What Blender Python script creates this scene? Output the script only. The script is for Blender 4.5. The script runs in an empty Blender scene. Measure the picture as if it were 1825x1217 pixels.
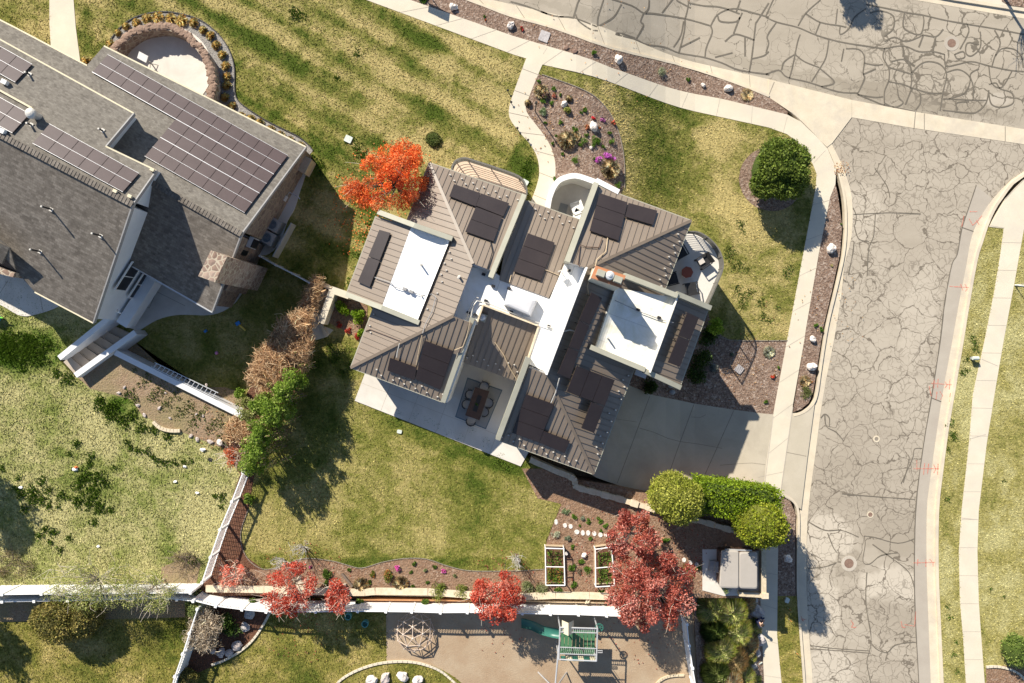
import bpy, bmesh, math, random
import numpy as np
from mathutils import Vector, Matrix, noise as mnoise
random.seed(7); RNG = np.random.default_rng(11)
SC = bpy.context.scene
COL = SC.collection
R = math.radians
# ------------------------------------------------------------------ camera geometry (drone looking straight down)
H = 48.0; F = 1369.0; CX, CY = 912.5, 608.5; S = H / F
def W(px, py, z=0.0):
    k = (H - z) / F
    return Vector(((px - CX) * k, (CY - py) * k, z))
def g(x):                                    # the site falls towards the side street (straight runs between whole metres)
    a = math.floor(x); return g0(a) + (g0(a + 1) - g0(a)) * (x - a)
def g0(x):
    t = min(1.0, max(0.0, (x - 4.0) / 8.0)); t = t * t * (3 - 2 * t)
    return -2.4 * t
FLAT_PX = [(-600, 1061), (340, 1061), (930, 1061), (930, 832), (1000, 849), (1100, 866), (1165, 884), (1200, 866), (1368, 870), (1370, 1064), (1240, 1064), (1252, 1500), (-600, 1500)]
def _in(x, y, poly):
    r = False; j = len(poly) - 1
    for i in range(len(poly)):
        xi, yi = poly[i]; xj, yj = poly[j]
        if (yi > y) != (yj > y) and x < (xj - xi) * (y - yi) / (yj - yi) + xi: r = not r
        j = i
    return r
def gz(x, y):                                # ground height: level garden and play yard, a planted slope, the falling street side
    px, py = CX + x / S, CY - y / S
    if px > 1225 and px < 1385 and py > 1064: return -0.4 + max(0.0, min(1.0, (px - 1305) / 50)) * -1.9
    if _in(px, py, FLAT_PX): return 0.0
    return g(x)
def G(px, py, dz=0.0):
    z = dz
    for _ in range(6):
        p = W(px, py, z); z = gz(p.x, p.y) + dz
    return W(px, py, z)
def plane(a, b, c):
    n = (b - a).cross(c - a).normalized()
    if n.z < 0: n = -n
    return (n, n.dot(a))
def PL(px, py, pl, off=0.0):
    n, d = pl; d = d + off
    C = Vector((0, 0, H)); D = Vector(((px - CX) / F, (CY - py) / F, -1.0))
    t = (d - n.dot(C)) / n.dot(D)
    return C + D * t
def plz(pl, x, y, off=0.0):
    n, d = pl
    return (d + off - n.x * x - n.y * y) / n.z
def cr(pts, n=6, closed=False):              # Catmull-Rom through pixel points
    out = []; m = len(pts)
    def P(i):
        return pts[i % m] if closed else pts[min(max(i, 0), m - 1)]
    for i in range(m if closed else m - 1):
        p0, p1, p2, p3 = P(i - 1), P(i), P(i + 1), P(i + 2)
        for k in range(n):
            t = k / n; t2 = t * t; t3 = t2 * t
            out.append(tuple(0.5 * (2 * b + (c - a) * t + (2 * a - 5 * b + 4 * c - d) * t2 + (3 * b - a - 3 * c + d) * t3)
                             for a, b, c, d in zip(p0, p1, p2, p3)))
    if not closed: out.append(tuple(pts[-1]))
    return out
# ------------------------------------------------------------------ materials
def mk(name):
    m = bpy.data.materials.new(name); m.use_nodes = True
    nt = m.node_tree
    return m, nt, nt.nodes, nt.links, nt.nodes['Principled BSDF']
def ramp(N, L, src, stops, interp='LINEAR'):
    r = N.new('ShaderNodeValToRGB'); r.color_ramp.interpolation = interp
    el = r.color_ramp.elements
    el[0].position, el[0].color = stops[0][0], (*stops[0][1], 1)
    el[1].position, el[1].color = stops[-1][0], (*stops[-1][1], 1)
    for p, c in stops[1:-1]:
        e = el.new(p); e.color = (*c, 1)
    L.new(src, r.inputs['Fac']); return r.outputs['Color']
def tex(N, L, vec, scale, detail=4, rough=0.55, dist=0.0):
    n = N.new('ShaderNodeTexNoise'); n.inputs['Scale'].default_value = scale
    n.inputs['Detail'].default_value = detail; n.inputs['Roughness'].default_value = rough
    n.inputs['Distortion'].default_value = dist
    if vec is not None: L.new(vec, n.inputs['Vector'])
    return n.outputs['Fac']
def vor(N, L, vec, scale, feature='F1', rnd=1.0):
    n = N.new('ShaderNodeTexVoronoi'); n.feature = feature
    n.inputs['Scale'].default_value = scale; n.inputs['Randomness'].default_value = rnd
    L.new(vec, n.inputs['Vector']); return n
def mixc(N, L, fac, a, b, mode='MIX'):
    n = N.new('ShaderNodeMix'); n.data_type = 'RGBA'; n.blend_type = mode
    if isinstance(fac, (int, float)): n.inputs[0].default_value = fac
    else: L.new(fac, n.inputs[0])
    for i, v in ((6, a), (7, b)):
        if isinstance(v, tuple): n.inputs[i].default_value = (*v, 1)
        else: L.new(v, n.inputs[i])
    return n.outputs[2]
def mth(N, L, op, a, b=None, clamp=False):
    n = N.new('ShaderNodeMath'); n.operation = op; n.use_clamp = clamp
    for i, v in enumerate((a, b)):
        if v is None: continue
        if isinstance(v, (int, float)): n.inputs[i].default_value = v
        else: L.new(v, n.inputs[i])
    return n.outputs[0]
def coords(N, L, rot=0.0, sc=(1, 1, 1)):     # rotate first, then stretch
    t = N.new('ShaderNodeTexCoord'); mp = N.new('ShaderNodeMapping'); m2 = N.new('ShaderNodeMapping')
    mp.inputs['Rotation'].default_value = (0, 0, rot); m2.inputs['Scale'].default_value = sc
    L.new(t.outputs['Object'], mp.inputs['Vector']); L.new(mp.outputs['Vector'], m2.inputs['Vector']); return m2.outputs['Vector']
def blob(N, L, vec, px, py, rx, ry, rot, lo=0.35, off=0.8):      # soft-edged patch of a surface, placed in world metres
    c = G(px, py); mp = N.new('ShaderNodeMapping'); mp.vector_type = 'TEXTURE'
    mp.inputs['Location'].default_value = (c.x + off, c.y + off, 0); mp.inputs['Rotation'].default_value = (0, 0, R(-rot)); mp.inputs['Scale'].default_value = (rx * S * 1.25, ry * S * 1.25, 1e3)
    L.new(vec, mp.inputs['Vector']); ln = N.new('ShaderNodeVectorMath'); ln.operation = 'LENGTH'; L.new(mp.outputs[0], ln.inputs[0])
    return ramp(N, L, ln.outputs['Value'], [(lo, (1, 1, 1)), (1.0, (0, 0, 0))], 'EASE')
def bump(N, L, h, strength=0.4, dist=0.05):
    b = N.new('ShaderNodeBump'); b.inputs['Strength'].default_value = strength
    b.inputs['Distance'].default_value = dist; L.new(h, b.inputs['Height']); return b.outputs['Normal']
def noisy(name, c1, c2, scale=3.0, rough=0.8, bs=0.25, bscale=25.0, fine=0.25, metal=0.0, spec=0.3, dirt=None, ds=0.35):
    m, nt, N, L, P = mk(name); v = coords(N, L)
    f = tex(N, L, v, scale, 5, 0.6)
    c = ramp(N, L, f, [(0.3, c1), (0.7, c2)])
    f2 = tex(N, L, v, bscale, 3, 0.6)
    c = mixc(N, L, fine, c, ramp(N, L, f2, [(0.3, tuple(x * 0.55 for x in c1)), (0.7, tuple(min(1, x * 1.3) for x in c2))]))
    if dirt:
        f3 = tex(N, L, v, ds, 6, 0.65, 0.6)
        c = mixc(N, L, ramp(N, L, f3, [(0.46, (0, 0, 0)), (0.70, (0.75, 0.75, 0.75))]), c, dirt)
    L.new(c, P.inputs['Base Color'])
    P.inputs['Roughness'].default_value = rough; P.inputs['Metallic'].default_value = metal
    P.inputs['Specular IOR Level'].default_value = spec
    if bs: L.new(bump(N, L, f2, bs, 0.03), P.inputs['Normal'])
    return m
M = {}
M['concrete'] = noisy('concrete', (0.60, 0.53, 0.405), (0.68, 0.605, 0.475), 0.8, 0.85, 0.12, 30, 0.12, dirt=(0.56, 0.5, 0.41), ds=0.5)
M['patio'] = noisy('patio_concrete', (0.62, 0.58, 0.52), (0.70, 0.66, 0.59), 0.7, 0.8, 0.1, 30, 0.1, dirt=(0.52, 0.47, 0.41), ds=0.4)
M['drive'] = noisy('driveway_concrete', (0.45, 0.395, 0.30), (0.52, 0.46, 0.36), 0.6, 0.85, 0.12, 30, 0.12, dirt=(0.36, 0.31, 0.24), ds=0.3)
M['joint'] = noisy('joint', (0.20, 0.17, 0.13), (0.30, 0.26, 0.21), 3, 0.95, 0)
M['joint_pale'] = noisy('joint_pale', (0.42, 0.37, 0.30), (0.52, 0.46, 0.38), 3, 0.95, 0)
M['gutter'] = noisy('gutter_concrete', (0.57, 0.485, 0.355), (0.68, 0.59, 0.445), 1.2, 0.85, 0.15, 25, 0.15, dirt=(0.48, 0.42, 0.34), ds=0.6)
M['white'] = noisy('white_paint', (0.80, 0.79, 0.76), (0.86, 0.85, 0.82), 2, 0.6, 0.05, 20, 0.05)
M['vinyl'] = noisy('white_vinyl', (0.84, 0.83, 0.80), (0.88, 0.87, 0.85), 2, 0.45, 0.0, 20, 0.03)
M['stucco'] = noisy('cream_stucco', (0.56, 0.52, 0.43), (0.64, 0.60, 0.50), 2, 0.9, 0.2, 40, 0.08)
M['parapet'] = noisy('parapet_metal', (0.36, 0.345, 0.27), (0.42, 0.405, 0.325), 1.2, 0.5, 0.03, 10, 0.06)
M['metal'] = noisy('roof_metal', (0.218, 0.168, 0.124), (0.255, 0.202, 0.150), 0.5, 0.36, 0.03, 8, 0.06, metal=0.0, spec=0.9)
M['seam'] = noisy('seam_metal', (0.175, 0.135, 0.10), (0.215, 0.17, 0.127), 0.8, 0.45, 0.0, 8, 0.05, spec=0.5)
def seams(m, rot, pitch, amt):              # lap joints of a welded roof sheet
    nt = m.node_tree; N, L = nt.nodes, nt.links; P = N['Principled BSDF']; src = P.inputs['Base Color'].links[0].from_socket
    sp = N.new('ShaderNodeSeparateXYZ'); L.new(coords(N, L, rot), sp.inputs[0])
    fr = mth(N, L, 'FRACT', mth(N, L, 'DIVIDE', sp.outputs['X'], pitch)); k = mth(N, L, 'MULTIPLY', mth(N, L, 'LESS_THAN', fr, 0.03), amt)
    L.new(mixc(N, L, k, src, (0.45, 0.43, 0.39)), P.inputs['Base Color']); return m
M['membrane'] = noisy('white_membrane', (0.88, 0.87, 0.84), (0.90, 0.89, 0.87), 0.6, 0.6, 0.06, 6, 0.03, dirt=(0.72, 0.67, 0.55), ds=0.45)
M['membrane_stained'] = noisy('stained_membrane', (0.80, 0.77, 0.70), (0.88, 0.86, 0.80), 0.6, 0.6, 0.06, 6, 0.04, dirt=(0.60, 0.56, 0.38), ds=0.8)
seams(M['membrane'], R(20), 1.85, 0.35); seams(M['membrane_stained'], R(110), 1.6, 0.4)
M['panel'] = noisy('solar_glass', (0.026, 0.018, 0.017), (0.036, 0.026, 0.024), 0.8, 0.38, 0.0, 8, 0.1, spec=0.5)
M['panel_pale'] = noisy('solar_glass_pale', (0.062, 0.040, 0.040), (0.078, 0.052, 0.052), 1.5, 0.45, 0.0, 12, 0.1, spec=0.3)
M['bracket'] = noisy('bracket_metal', (0.62, 0.58, 0.52), (0.72, 0.68, 0.6), 2, 0.4, 0, metal=0.2)
M['alu'] = noisy('aluminium', (0.62, 0.62, 0.62), (0.72, 0.72, 0.72), 2, 0.35, 0, metal=0.3)
M['black'] = noisy('black_metal', (0.02, 0.02, 0.022), (0.035, 0.034, 0.034), 3, 0.5, 0.0)
M['dark'] = noisy('dark_opening', (0.012, 0.013, 0.016), (0.02, 0.02, 0.024), 3, 0.3, 0.0)
M['terracotta'] = noisy('terracotta_cap', (0.42, 0.17, 0.08), (0.50, 0.22, 0.11), 3, 0.8, 0.1, 20, 0.15)
M['bark'] = noisy('bark', (0.14, 0.10, 0.075), (0.22, 0.17, 0.13), 6, 0.9, 0.4, 25, 0.3)
M['twig'] = noisy('pale_twig', (0.50, 0.43, 0.34), (0.62, 0.55, 0.45), 6, 0.9, 0.1)
M['rock'] = noisy('pale_rock', (0.62, 0.55, 0.49), (0.82, 0.77, 0.71), 3.5, 0.85, 0.5, 14, 0.25, dirt=(0.55, 0.36, 0.26), ds=1.5)
M['rock_grey'] = noisy('grey_rock', (0.36, 0.33, 0.32), (0.52, 0.48, 0.46), 3.5, 0.85, 0.5, 14, 0.25)
M['rock_mauve'] = noisy('mauve_rock', (0.42, 0.35, 0.32), (0.60, 0.52, 0.47), 3.5, 0.85, 0.5, 14, 0.3)
M['wood'] = noisy('weathered_wood', (0.44, 0.33, 0.21), (0.58, 0.46, 0.31), 5, 0.8, 0.2, 18, 0.2)
M['wood_dark'] = noisy('dark_wood', (0.075, 0.042, 0.030), (0.11, 0.064, 0.045), 5, 0.55, 0.1, 18, 0.2)
M['block'] = noisy('sand_block', (0.52, 0.42, 0.28), (0.66, 0.56, 0.40), 4, 0.9, 0.4, 12, 0.25)
M['wallstone'] = noisy('cream_cap_stone', (0.58, 0.47, 0.32), (0.70, 0.60, 0.45), 3, 0.9, 0.3, 14, 0.2)
M['tubcover'] = noisy('tub_cover', (0.40, 0.365, 0.32), (0.44, 0.40, 0.355), 1.5, 0.6, 0.05, 40, 0.06)
M['grey'] = noisy('grey_plastic', (0.30, 0.29, 0.28), (0.36, 0.35, 0.34), 2, 0.6, 0.0)
M['lid'] = noisy('pale_green_lid', (0.55, 0.60, 0.53), (0.62, 0.66, 0.60), 3, 0.7, 0.1)
M['green_plastic'] = noisy('green_plastic', (0.055, 0.15, 0.075), (0.075, 0.19, 0.095), 2, 0.4, 0.0)
M['slide'] = noisy('slide_plastic', (0.03, 0.13, 0.10), (0.045, 0.17, 0.13), 2, 0.35, 0.0)
M['galv'] = noisy('galvanised_tube', (0.46, 0.46, 0.46), (0.58, 0.58, 0.58), 3, 0.4, 0.0, metal=0.3)
M['tan_tube'] = noisy('rusty_tube', (0.50, 0.38, 0.30), (0.62, 0.50, 0.40), 3, 0.5, 0.0)
M['cushion'] = noisy('cushion', (0.50, 0.45, 0.40), (0.58, 0.53, 0.47), 4, 0.9, 0.1)
M['rug'] = noisy('grey_rug', (0.26, 0.27, 0.275), (0.33, 0.335, 0.335), 1.2, 0.95, 0.1, 40, 0.1)
M['rugedge'] = noisy('blue_rug_edge', (0.10, 0.15, 0.19), (0.13, 0.18, 0.22), 1.5, 0.95, 0.1, 40, 0.1)
M['rust'] = noisy('rusty_iron', (0.17, 0.105, 0.078), (0.27, 0.175, 0.13), 6, 0.8, 0.2, 30, 0.3)
M['firetable'] = noisy('rust_fire_table', (0.20, 0.055, 0.035), (0.26, 0.08, 0.05), 6, 0.7, 0.2, 30, 0.2)
M['orange'] = noisy('orange_paint', (0.75, 0.16, 0.05), (0.85, 0.22, 0.08), 4, 0.7, 0.0)
M['redpaint'] = None
M['blue_plastic'] = noisy('blue_plastic', (0.03, 0.20, 0.55), (0.04, 0.26, 0.65), 3, 0.4, 0.0)
M['teal'] = noisy('teal_plastic', (0.10, 0.30, 0.28), (0.14, 0.36, 0.34), 3, 0.4, 0.0)
M['yellow'] = noisy('yellow_plastic', (0.70, 0.50, 0.08), (0.78, 0.58, 0.12), 3, 0.4, 0.0)
M['navy'] = noisy('navy_cloth', (0.02, 0.025, 0.07), (0.03, 0.036, 0.09), 6, 0.9, 0.1)
M['skin'] = noisy('skin', (0.52, 0.32, 0.22), (0.58, 0.37, 0.26), 6, 0.6, 0.0)
M['hair'] = noisy('dark_hair', (0.03, 0.02, 0.015), (0.05, 0.035, 0.025), 20, 0.7, 0.1)
M['tarp'] = noisy('cream_canvas', (0.66, 0.58, 0.40), (0.74, 0.66, 0.48), 3, 0.8, 0.0)
M['gravel'] = None
def voronoi_ground(name, cols, scale, bs=0.6, big=None):
    m, nt, N, L, P = mk(name); v = coords(N, L)
    a = vor(N, L, v, scale); sep = N.new('ShaderNodeSeparateColor'); L.new(a.outputs['Color'], sep.inputs[0])
    c = ramp(N, L, sep.outputs[0], [(i / (len(cols) - 1), cc) for i, cc in enumerate(cols)])
    b = vor(N, L, v, scale * 2.3); sb = N.new('ShaderNodeSeparateColor'); L.new(b.outputs['Color'], sb.inputs[0])
    c = mixc(N, L, 0.45, c, ramp(N, L, sb.outputs[1], [(i / (len(cols) - 1), cc) for i, cc in enumerate(cols)]))
    if big:
        f = tex(N, L, v, 0.55, 5, 0.6)
        c = mixc(N, L, ramp(N, L, f, [(0.42, (0, 0, 0)), (0.65, (0.75, 0.75, 0.75))]), c, big)
    L.new(c, P.inputs['Base Color']); P.inputs['Roughness'].default_value = 0.95
    P.inputs['Specular IOR Level'].default_value = 0.15
    h = mth(N, L, 'ADD', a.outputs['Distance'], sep.outputs[0])
    L.new(bump(N, L, h, bs, 0.06), P.inputs['Normal'])
    return m
M['mulch'] = voronoi_ground('bark_mulch', [(0.09, 0.055, 0.04), (0.19, 0.125, 0.09), (0.30, 0.21, 0.155), (0.17, 0.11, 0.08), (0.52, 0.42, 0.34)], 9)
M['mulch_red'] = voronoi_ground('red_mulch', [(0.12, 0.068, 0.042), (0.22, 0.128, 0.08), (0.32, 0.205, 0.135), (0.18, 0.10, 0.062), (0.46, 0.35, 0.26)], 9, big=(0.27, 0.175, 0.11))
M['mulch_dark'] = voronoi_ground('dark_mulch', [(0.07, 0.032, 0.020), (0.13, 0.06, 0.038), (0.19, 0.09, 0.058), (0.10, 0.05, 0.03), (0.24, 0.13, 0.09)], 10, big=(0.12, 0.06, 0.035))
M['gravel'] = voronoi_ground('grey_gravel', [(0.20, 0.19, 0.175), (0.34, 0.32, 0.30), (0.28, 0.26, 0.24), (0.40, 0.38, 0.35)], 16)
M['sand'] = voronoi_ground('sandy_soil', [(0.38, 0.285, 0.19), (0.41, 0.315, 0.215), (0.43, 0.335, 0.23), (0.39, 0.295, 0.20)], 18, 0.25, big=(0.33, 0.225, 0.14))
M['soil'] = voronoi_ground('dry_soil', [(0.20, 0.13, 0.08), (0.29, 0.20, 0.13), (0.34, 0.25, 0.17), (0.24, 0.17, 0.10)], 10, 0.5, big=(0.24, 0.20, 0.10))
def stone_mat(name, cols, scale, grout):
    m, nt, N, L, P = mk(name); v = coords(N, L)
    a = vor(N, L, v, scale); sep = N.new('ShaderNodeSeparateColor'); L.new(a.outputs['Color'], sep.inputs[0])
    c = ramp(N, L, sep.outputs[0], [(i / (len(cols) - 1), cc) for i, cc in enumerate(cols)])
    e = vor(N, L, v, scale, 'DISTANCE_TO_EDGE')
    k = ramp(N, L, e.outputs['Distance'], [(0.03, (1, 1, 1)), (0.09, (0, 0, 0))])
    c = mixc(N, L, k, c, grout)
    L.new(c, P.inputs['Base Color']); P.inputs['Roughness'].default_value = 0.9
    L.new(bump(N, L, e.outputs['Distance'], 0.8, 0.08), P.inputs['Normal'])
    return m
M['stone'] = stone_mat('field_stone', [(0.20, 0.13, 0.095), (0.33, 0.23, 0.17), (0.26, 0.18, 0.14), (0.40, 0.30, 0.23)], 2.8, (0.46, 0.39, 0.29))
M['stone_dark'] = stone_mat('dark_field_stone', [(0.15, 0.105, 0.085), (0.24, 0.17, 0.13), (0.19, 0.14, 0.11), (0.30, 0.22, 0.17)], 2.6, (0.30, 0.24, 0.17))
# ---- grass
def grass_mat(name, dry, mid, green, bias=-0.012, stripes=None, blobs=(), blades=False):
    m, nt, N, L, P = mk(name); v = coords(N, L)
    f = tex(N, L, v, 0.22, 6, 0.62, 0.4); f2 = tex(N, L, v, 1.0, 5, 0.6, 0.8); f3 = tex(N, L, v, 5.0, 4, 0.7)
    s = mth(N, L, 'ADD', mth(N, L, 'MULTIPLY', f, 0.55), mth(N, L, 'MULTIPLY', f2, 0.30))
    s = mth(N, L, 'ADD', s, mth(N, L, 'MULTIPLY', f3, 0.20)); s = mth(N, L, 'ADD', s, bias - 0.025)
    wob = N.new('ShaderNodeTexNoise'); wob.inputs['Scale'].default_value = 0.7; wob.inputs['Detail'].default_value = 4; L.new(v, wob.inputs['Vector'])
    wv = N.new('ShaderNodeVectorMath'); wv.operation = 'MULTIPLY_ADD'; L.new(wob.outputs['Color'], wv.inputs[0]); wv.inputs[1].default_value = (1.6, 1.6, 0); L.new(v, wv.inputs[2])
    for (px, py, rx, ry, rot, amp) in blobs:          # worn, dry and lush patches of this lawn
        k = blob(N, L, wv.outputs[0], px, py, rx, ry, rot)
        s = mth(N, L, 'ADD', s, mth(N, L, 'MULTIPLY', k, amp))
    if stripes:
        ang, sc, amp, cx, cy, rad = stripes
        vr = coords(N, L, ang, (0.07, 1, 1)); w = tex(N, L, vr, sc, 2, 0.5)
        mask = N.new('ShaderNodeVectorMath'); mask.operation = 'DISTANCE'; L.new(v, mask.inputs[0]); mask.inputs[1].default_value = (cx, cy, 0)
        k = ramp(N, L, mth(N, L, 'DIVIDE', mask.outputs['Value'], rad), [(0.55, (1, 1, 1)), (1.0, (0, 0, 0))])
        sp = N.new('ShaderNodeSeparateXYZ'); L.new(coords(N, L, ang), sp.inputs[0])      # mower passes
        ph = mth(N, L, 'ADD', mth(N, L, 'MULTIPLY', sp.outputs['Y'], 3.5), mth(N, L, 'MULTIPLY', f2, 2.6))
        w = mth(N, L, 'ADD', mth(N, L, 'MULTIPLY', mth(N, L, 'SUBTRACT', w, 0.5), amp), mth(N, L, 'MULTIPLY', mth(N, L, 'SINE', ph), 0.055))
        s = mth(N, L, 'ADD', s, mth(N, L, 'MULTIPLY', w, k))
    c = ramp(N, L, s, [(0.36, green), (0.46, mid), (0.57, dry), (0.72, tuple(min(1, x * 1.15) for x in dry))])
    gr = tex(N, L, v, 7.5, 5, 0.85)
    c = mixc(N, L, 1.0, c, ramp(N, L, gr, [(0.30, (0.50, 0.52, 0.42)), (0.70, (1.45, 1.42, 1.38))]), 'MULTIPLY')
    if blades:
        a = N.new('ShaderNodeAttribute'); a.attribute_name = 'tint'; c = mixc(N, L, 1.0, c, a.outputs['Color'], 'MULTIPLY')
    L.new(c, P.inputs['Base Color']); P.inputs['Roughness'].default_value = 0.9; P.inputs['Specular IOR Level'].default_value = 0.1
    if not blades: L.new(bump(N, L, mth(N, L, 'ADD', gr, f3), 0.6, 0.06), P.inputs['Normal'])
    return m
DRY, MID, GRN = (0.41, 0.335, 0.148), (0.200, 0.192, 0.052), (0.068, 0.098, 0.014)
PDRY, PMID, PGRN = (0.42, 0.385, 0.19), (0.225, 0.245, 0.075), (0.064, 0.115, 0.013)
GSET = {
 'front': dict(dry=DRY, mid=MID, green=GRN, bias=-0.012, stripes=(R(30), 0.85, 0.45, -13, 17, 17), blobs=[(830, 130, 90, 60, 10, .07), (880, 210, 50, 70, 0, .06), (575, 290, 60, 40, 30, -.10), (440, 180, 25, 60, -20, -.06), (930, 295, 25, 50, 0, -.12), (765, 195, 40, 30, 0, -.05), (735, 140, 40, 25, 60, -.05), (640, 420, 40, 60, 0, -.08), (150, 60, 16, 60, 0, -.12), (60, 20, 70, 25, 0, -.07)]),
 'corner': dict(dry=DRY, mid=MID, green=GRN, bias=-0.004, blobs=[(1195, 290, 75, 90, -20, -.075), (1200, 190, 130, 26, 17, -.08), (1285, 245, 55, 40, 20, .10), (1292, 330, 25, 70, 0, .08), (1310, 400, 40, 50, 0, .06), (1385, 570, 50, 30, 0, .05), (1400, 240, 60, 20, 30, -.06)]),
 'back': dict(dry=(0.365, 0.308, 0.125), mid=(0.19, 0.188, 0.046), green=GRN, bias=-0.02, blobs=[(820, 800, 140, 20, 22, -.09), (600, 640, 50, 40, 0, -.09), (640, 830, 50, 45, 0, .05), (700, 880, 30, 70, 10, .06), (620, 1000, 160, 14, 3, -.08), (840, 1005, 120, 12, 0, -.06), (610, 490, 50, 60, 0, -.10), (940, 850, 50, 25, 30, -.10)]),
 'west': dict(dry=PDRY, mid=PMID, green=PGRN, bias=0.025, blobs=[(40, 625, 90, 45, 0, -.16), (215, 730, 45, 25, 30, -.10), (260, 765, 40, 25, 30, -.06), (160, 880, 60, 50, 0, -.04), (330, 920, 80, 60, 0, .05)]),
 'south': dict(dry=(0.41, 0.325, 0.135), mid=(0.215, 0.195, 0.05), green=(0.085, 0.105, 0.018), bias=-0.045),
 'east': dict(dry=PDRY, mid=(0.31, 0.275, 0.10), green=(0.12, 0.135, 0.026), bias=0.0, blobs=[(1690, 1040, 18, 90, 0, .06), (1715, 640, 20, 40, 0, -.05)]),
}
for k, d in GSET.items():
    M['lawn_' + k] = grass_mat('lawn_' + k, **d)
    M['blade_' + k] = grass_mat('grass_blades_' + k, blades=True, **d)
# ---- cracked asphalt
def road_mat(name, base1, base2, tar, big, small, wbig, wsmall, small_mask, stains=(), rot=0.0, busy=None):
    m, nt, N, L, P = mk(name); v = coords(N, L, rot)
    f = tex(N, L, v, 0.25, 6, 0.6); fg = tex(N, L, v, 30, 2, 0.7)
    vs = coords(N, L, rot, (0.12, 1, 1)); fs = tex(N, L, vs, 1.2, 4, 0.6)
    c = ramp(N, L, mth(N, L, 'ADD', mth(N, L, 'MULTIPLY', f, 0.6), mth(N, L, 'MULTIPLY', fs, 0.4)), [(0.36, base1), (0.64, base2)])
    c = mixc(N, L, 0.16, c, ramp(N, L, fg, [(0.3, (0.16, 0.14, 0.12)), (0.7, (0.6, 0.56, 0.5))]))
    ws = N.new('ShaderNodeVectorMath'); ws.operation = 'MULTIPLY_ADD'; wn_ = N.new('ShaderNodeTexNoise'); wn_.inputs['Scale'].default_value = 1.2; wn_.inputs['Detail'].default_value = 5; L.new(v, wn_.inputs['Vector'])
    L.new(wn_.outputs['Color'], ws.inputs[0]); ws.inputs[1].default_value = (1.6, 1.6, 0); L.new(v, ws.inputs[2])
    for (px, py, rx, ry, rot_, col, am) in stains:
        c = mixc(N, L, mth(N, L, 'MULTIPLY', blob(N, L, ws.outputs[0], px, py, rx, ry, rot_, 0.75), am), c, col)
    # wobble the coordinates so the cracks wander
    wob = N.new('ShaderNodeTexNoise'); wob.inputs['Scale'].default_value = 0.9; wob.inputs['Detail'].default_value = 4
    L.new(v, wob.inputs['Vector'])
    sub = N.new('ShaderNodeVectorMath'); sub.operation = 'SUBTRACT'; L.new(wob.outputs['Color'], sub.inputs[0]); sub.inputs[1].default_value = (0.5, 0.5, 0.5)
    scv = N.new('ShaderNodeVectorMath'); scv.operation = 'SCALE'; L.new(sub.outputs[0], scv.inputs[0]); scv.inputs['Scale'].default_value = 1.3
    add = N.new('ShaderNodeVectorMath'); add.operation = 'ADD'; L.new(v, add.inputs[0]); L.new(scv.outputs[0], add.inputs[1])
    vw = add.outputs[0]
    wn = tex(N, L, v, 1.7, 3, 0.6)
    def lines(scale, width, soft, top=0.9):
        e = vor(N, L, vw, scale, 'DISTANCE_TO_EDGE')
        d = mth(N, L, 'DIVIDE', e.outputs['Distance'], scale)          # metres from the crack
        w = mth(N, L, 'MULTIPLY', ramp(N, L, wn, [(0.34, (0.22, 0.22, 0.22)), (0.64, (1, 1, 1))]), width * 1.35)
        q = mth(N, L, 'DIVIDE', d, w)
        return ramp(N, L, q, [(0.6, (top, top, top)), (0.6 + soft, (0, 0, 0))])
    k1 = lines(big, wbig, 0.35)
    mk1 = tex(N, L, v, 0.17, 3, 0.5)
    k2 = lines(small, wsmall, 0.5, 0.5)
    msk = ramp(N, L, mk1, [(small_mask, (0, 0, 0)), (small_mask + 0.07, (1, 1, 1))])
    k2 = mixc(N, L, 1.0, k2, msk, 'MULTIPLY')
    if busy:                                  # a stretch of road broken into many small sealed cells
        bm_ = blob(N, L, ws.outputs[0], *busy); k3 = mixc(N, L, 1.0, lines(0.62, 0.062, 0.3, 0.95), bm_, 'MULTIPLY'); k4 = mixc(N, L, 1.0, lines(1.05, 0.05, 0.3, 0.8), mixc(N, L, 1.0, bm_, msk, 'MULTIPLY'), 'MULTIPLY')
        k2 = mixc(N, L, 1.0, k2, mixc(N, L, 1.0, k3, k4, 'LIGHTEN'), 'LIGHTEN')
    k = mixc(N, L, 1.0, k1, k2, 'LIGHTEN')
    c = mixc(N, L, k, c, tar)
    L.new(c, P.inputs['Base Color']); P.inputs['Roughness'].default_value = 0.9
    P.inputs['Specular IOR Level'].default_value = 0.2
    L.new(bump(N, L, fg, 0.25, 0.02), P.inputs['Normal'])
    return m
M['road_n'] = road_mat('sealed_asphalt', (0.335, 0.285, 0.215), (0.42, 0.362, 0.28), (0.15, 0.128, 0.098), 0.45, 1.25, 0.016, 0.022, 0.50,
    [(1120, 60, 200, 10, 17, (0.30, 0.26, 0.20), 0.5), (1480, 150, 220, 14, 15, (0.29, 0.25, 0.19), 0.5), (1640, 175, 160, 16, 12, (0.27, 0.23, 0.175), 0.6), (1780, 178, 22, 10, 0, (0.55, 0.49, 0.41), 0.3)], busy=(1735, 105, 190, 95, 8, 0.7))
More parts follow.
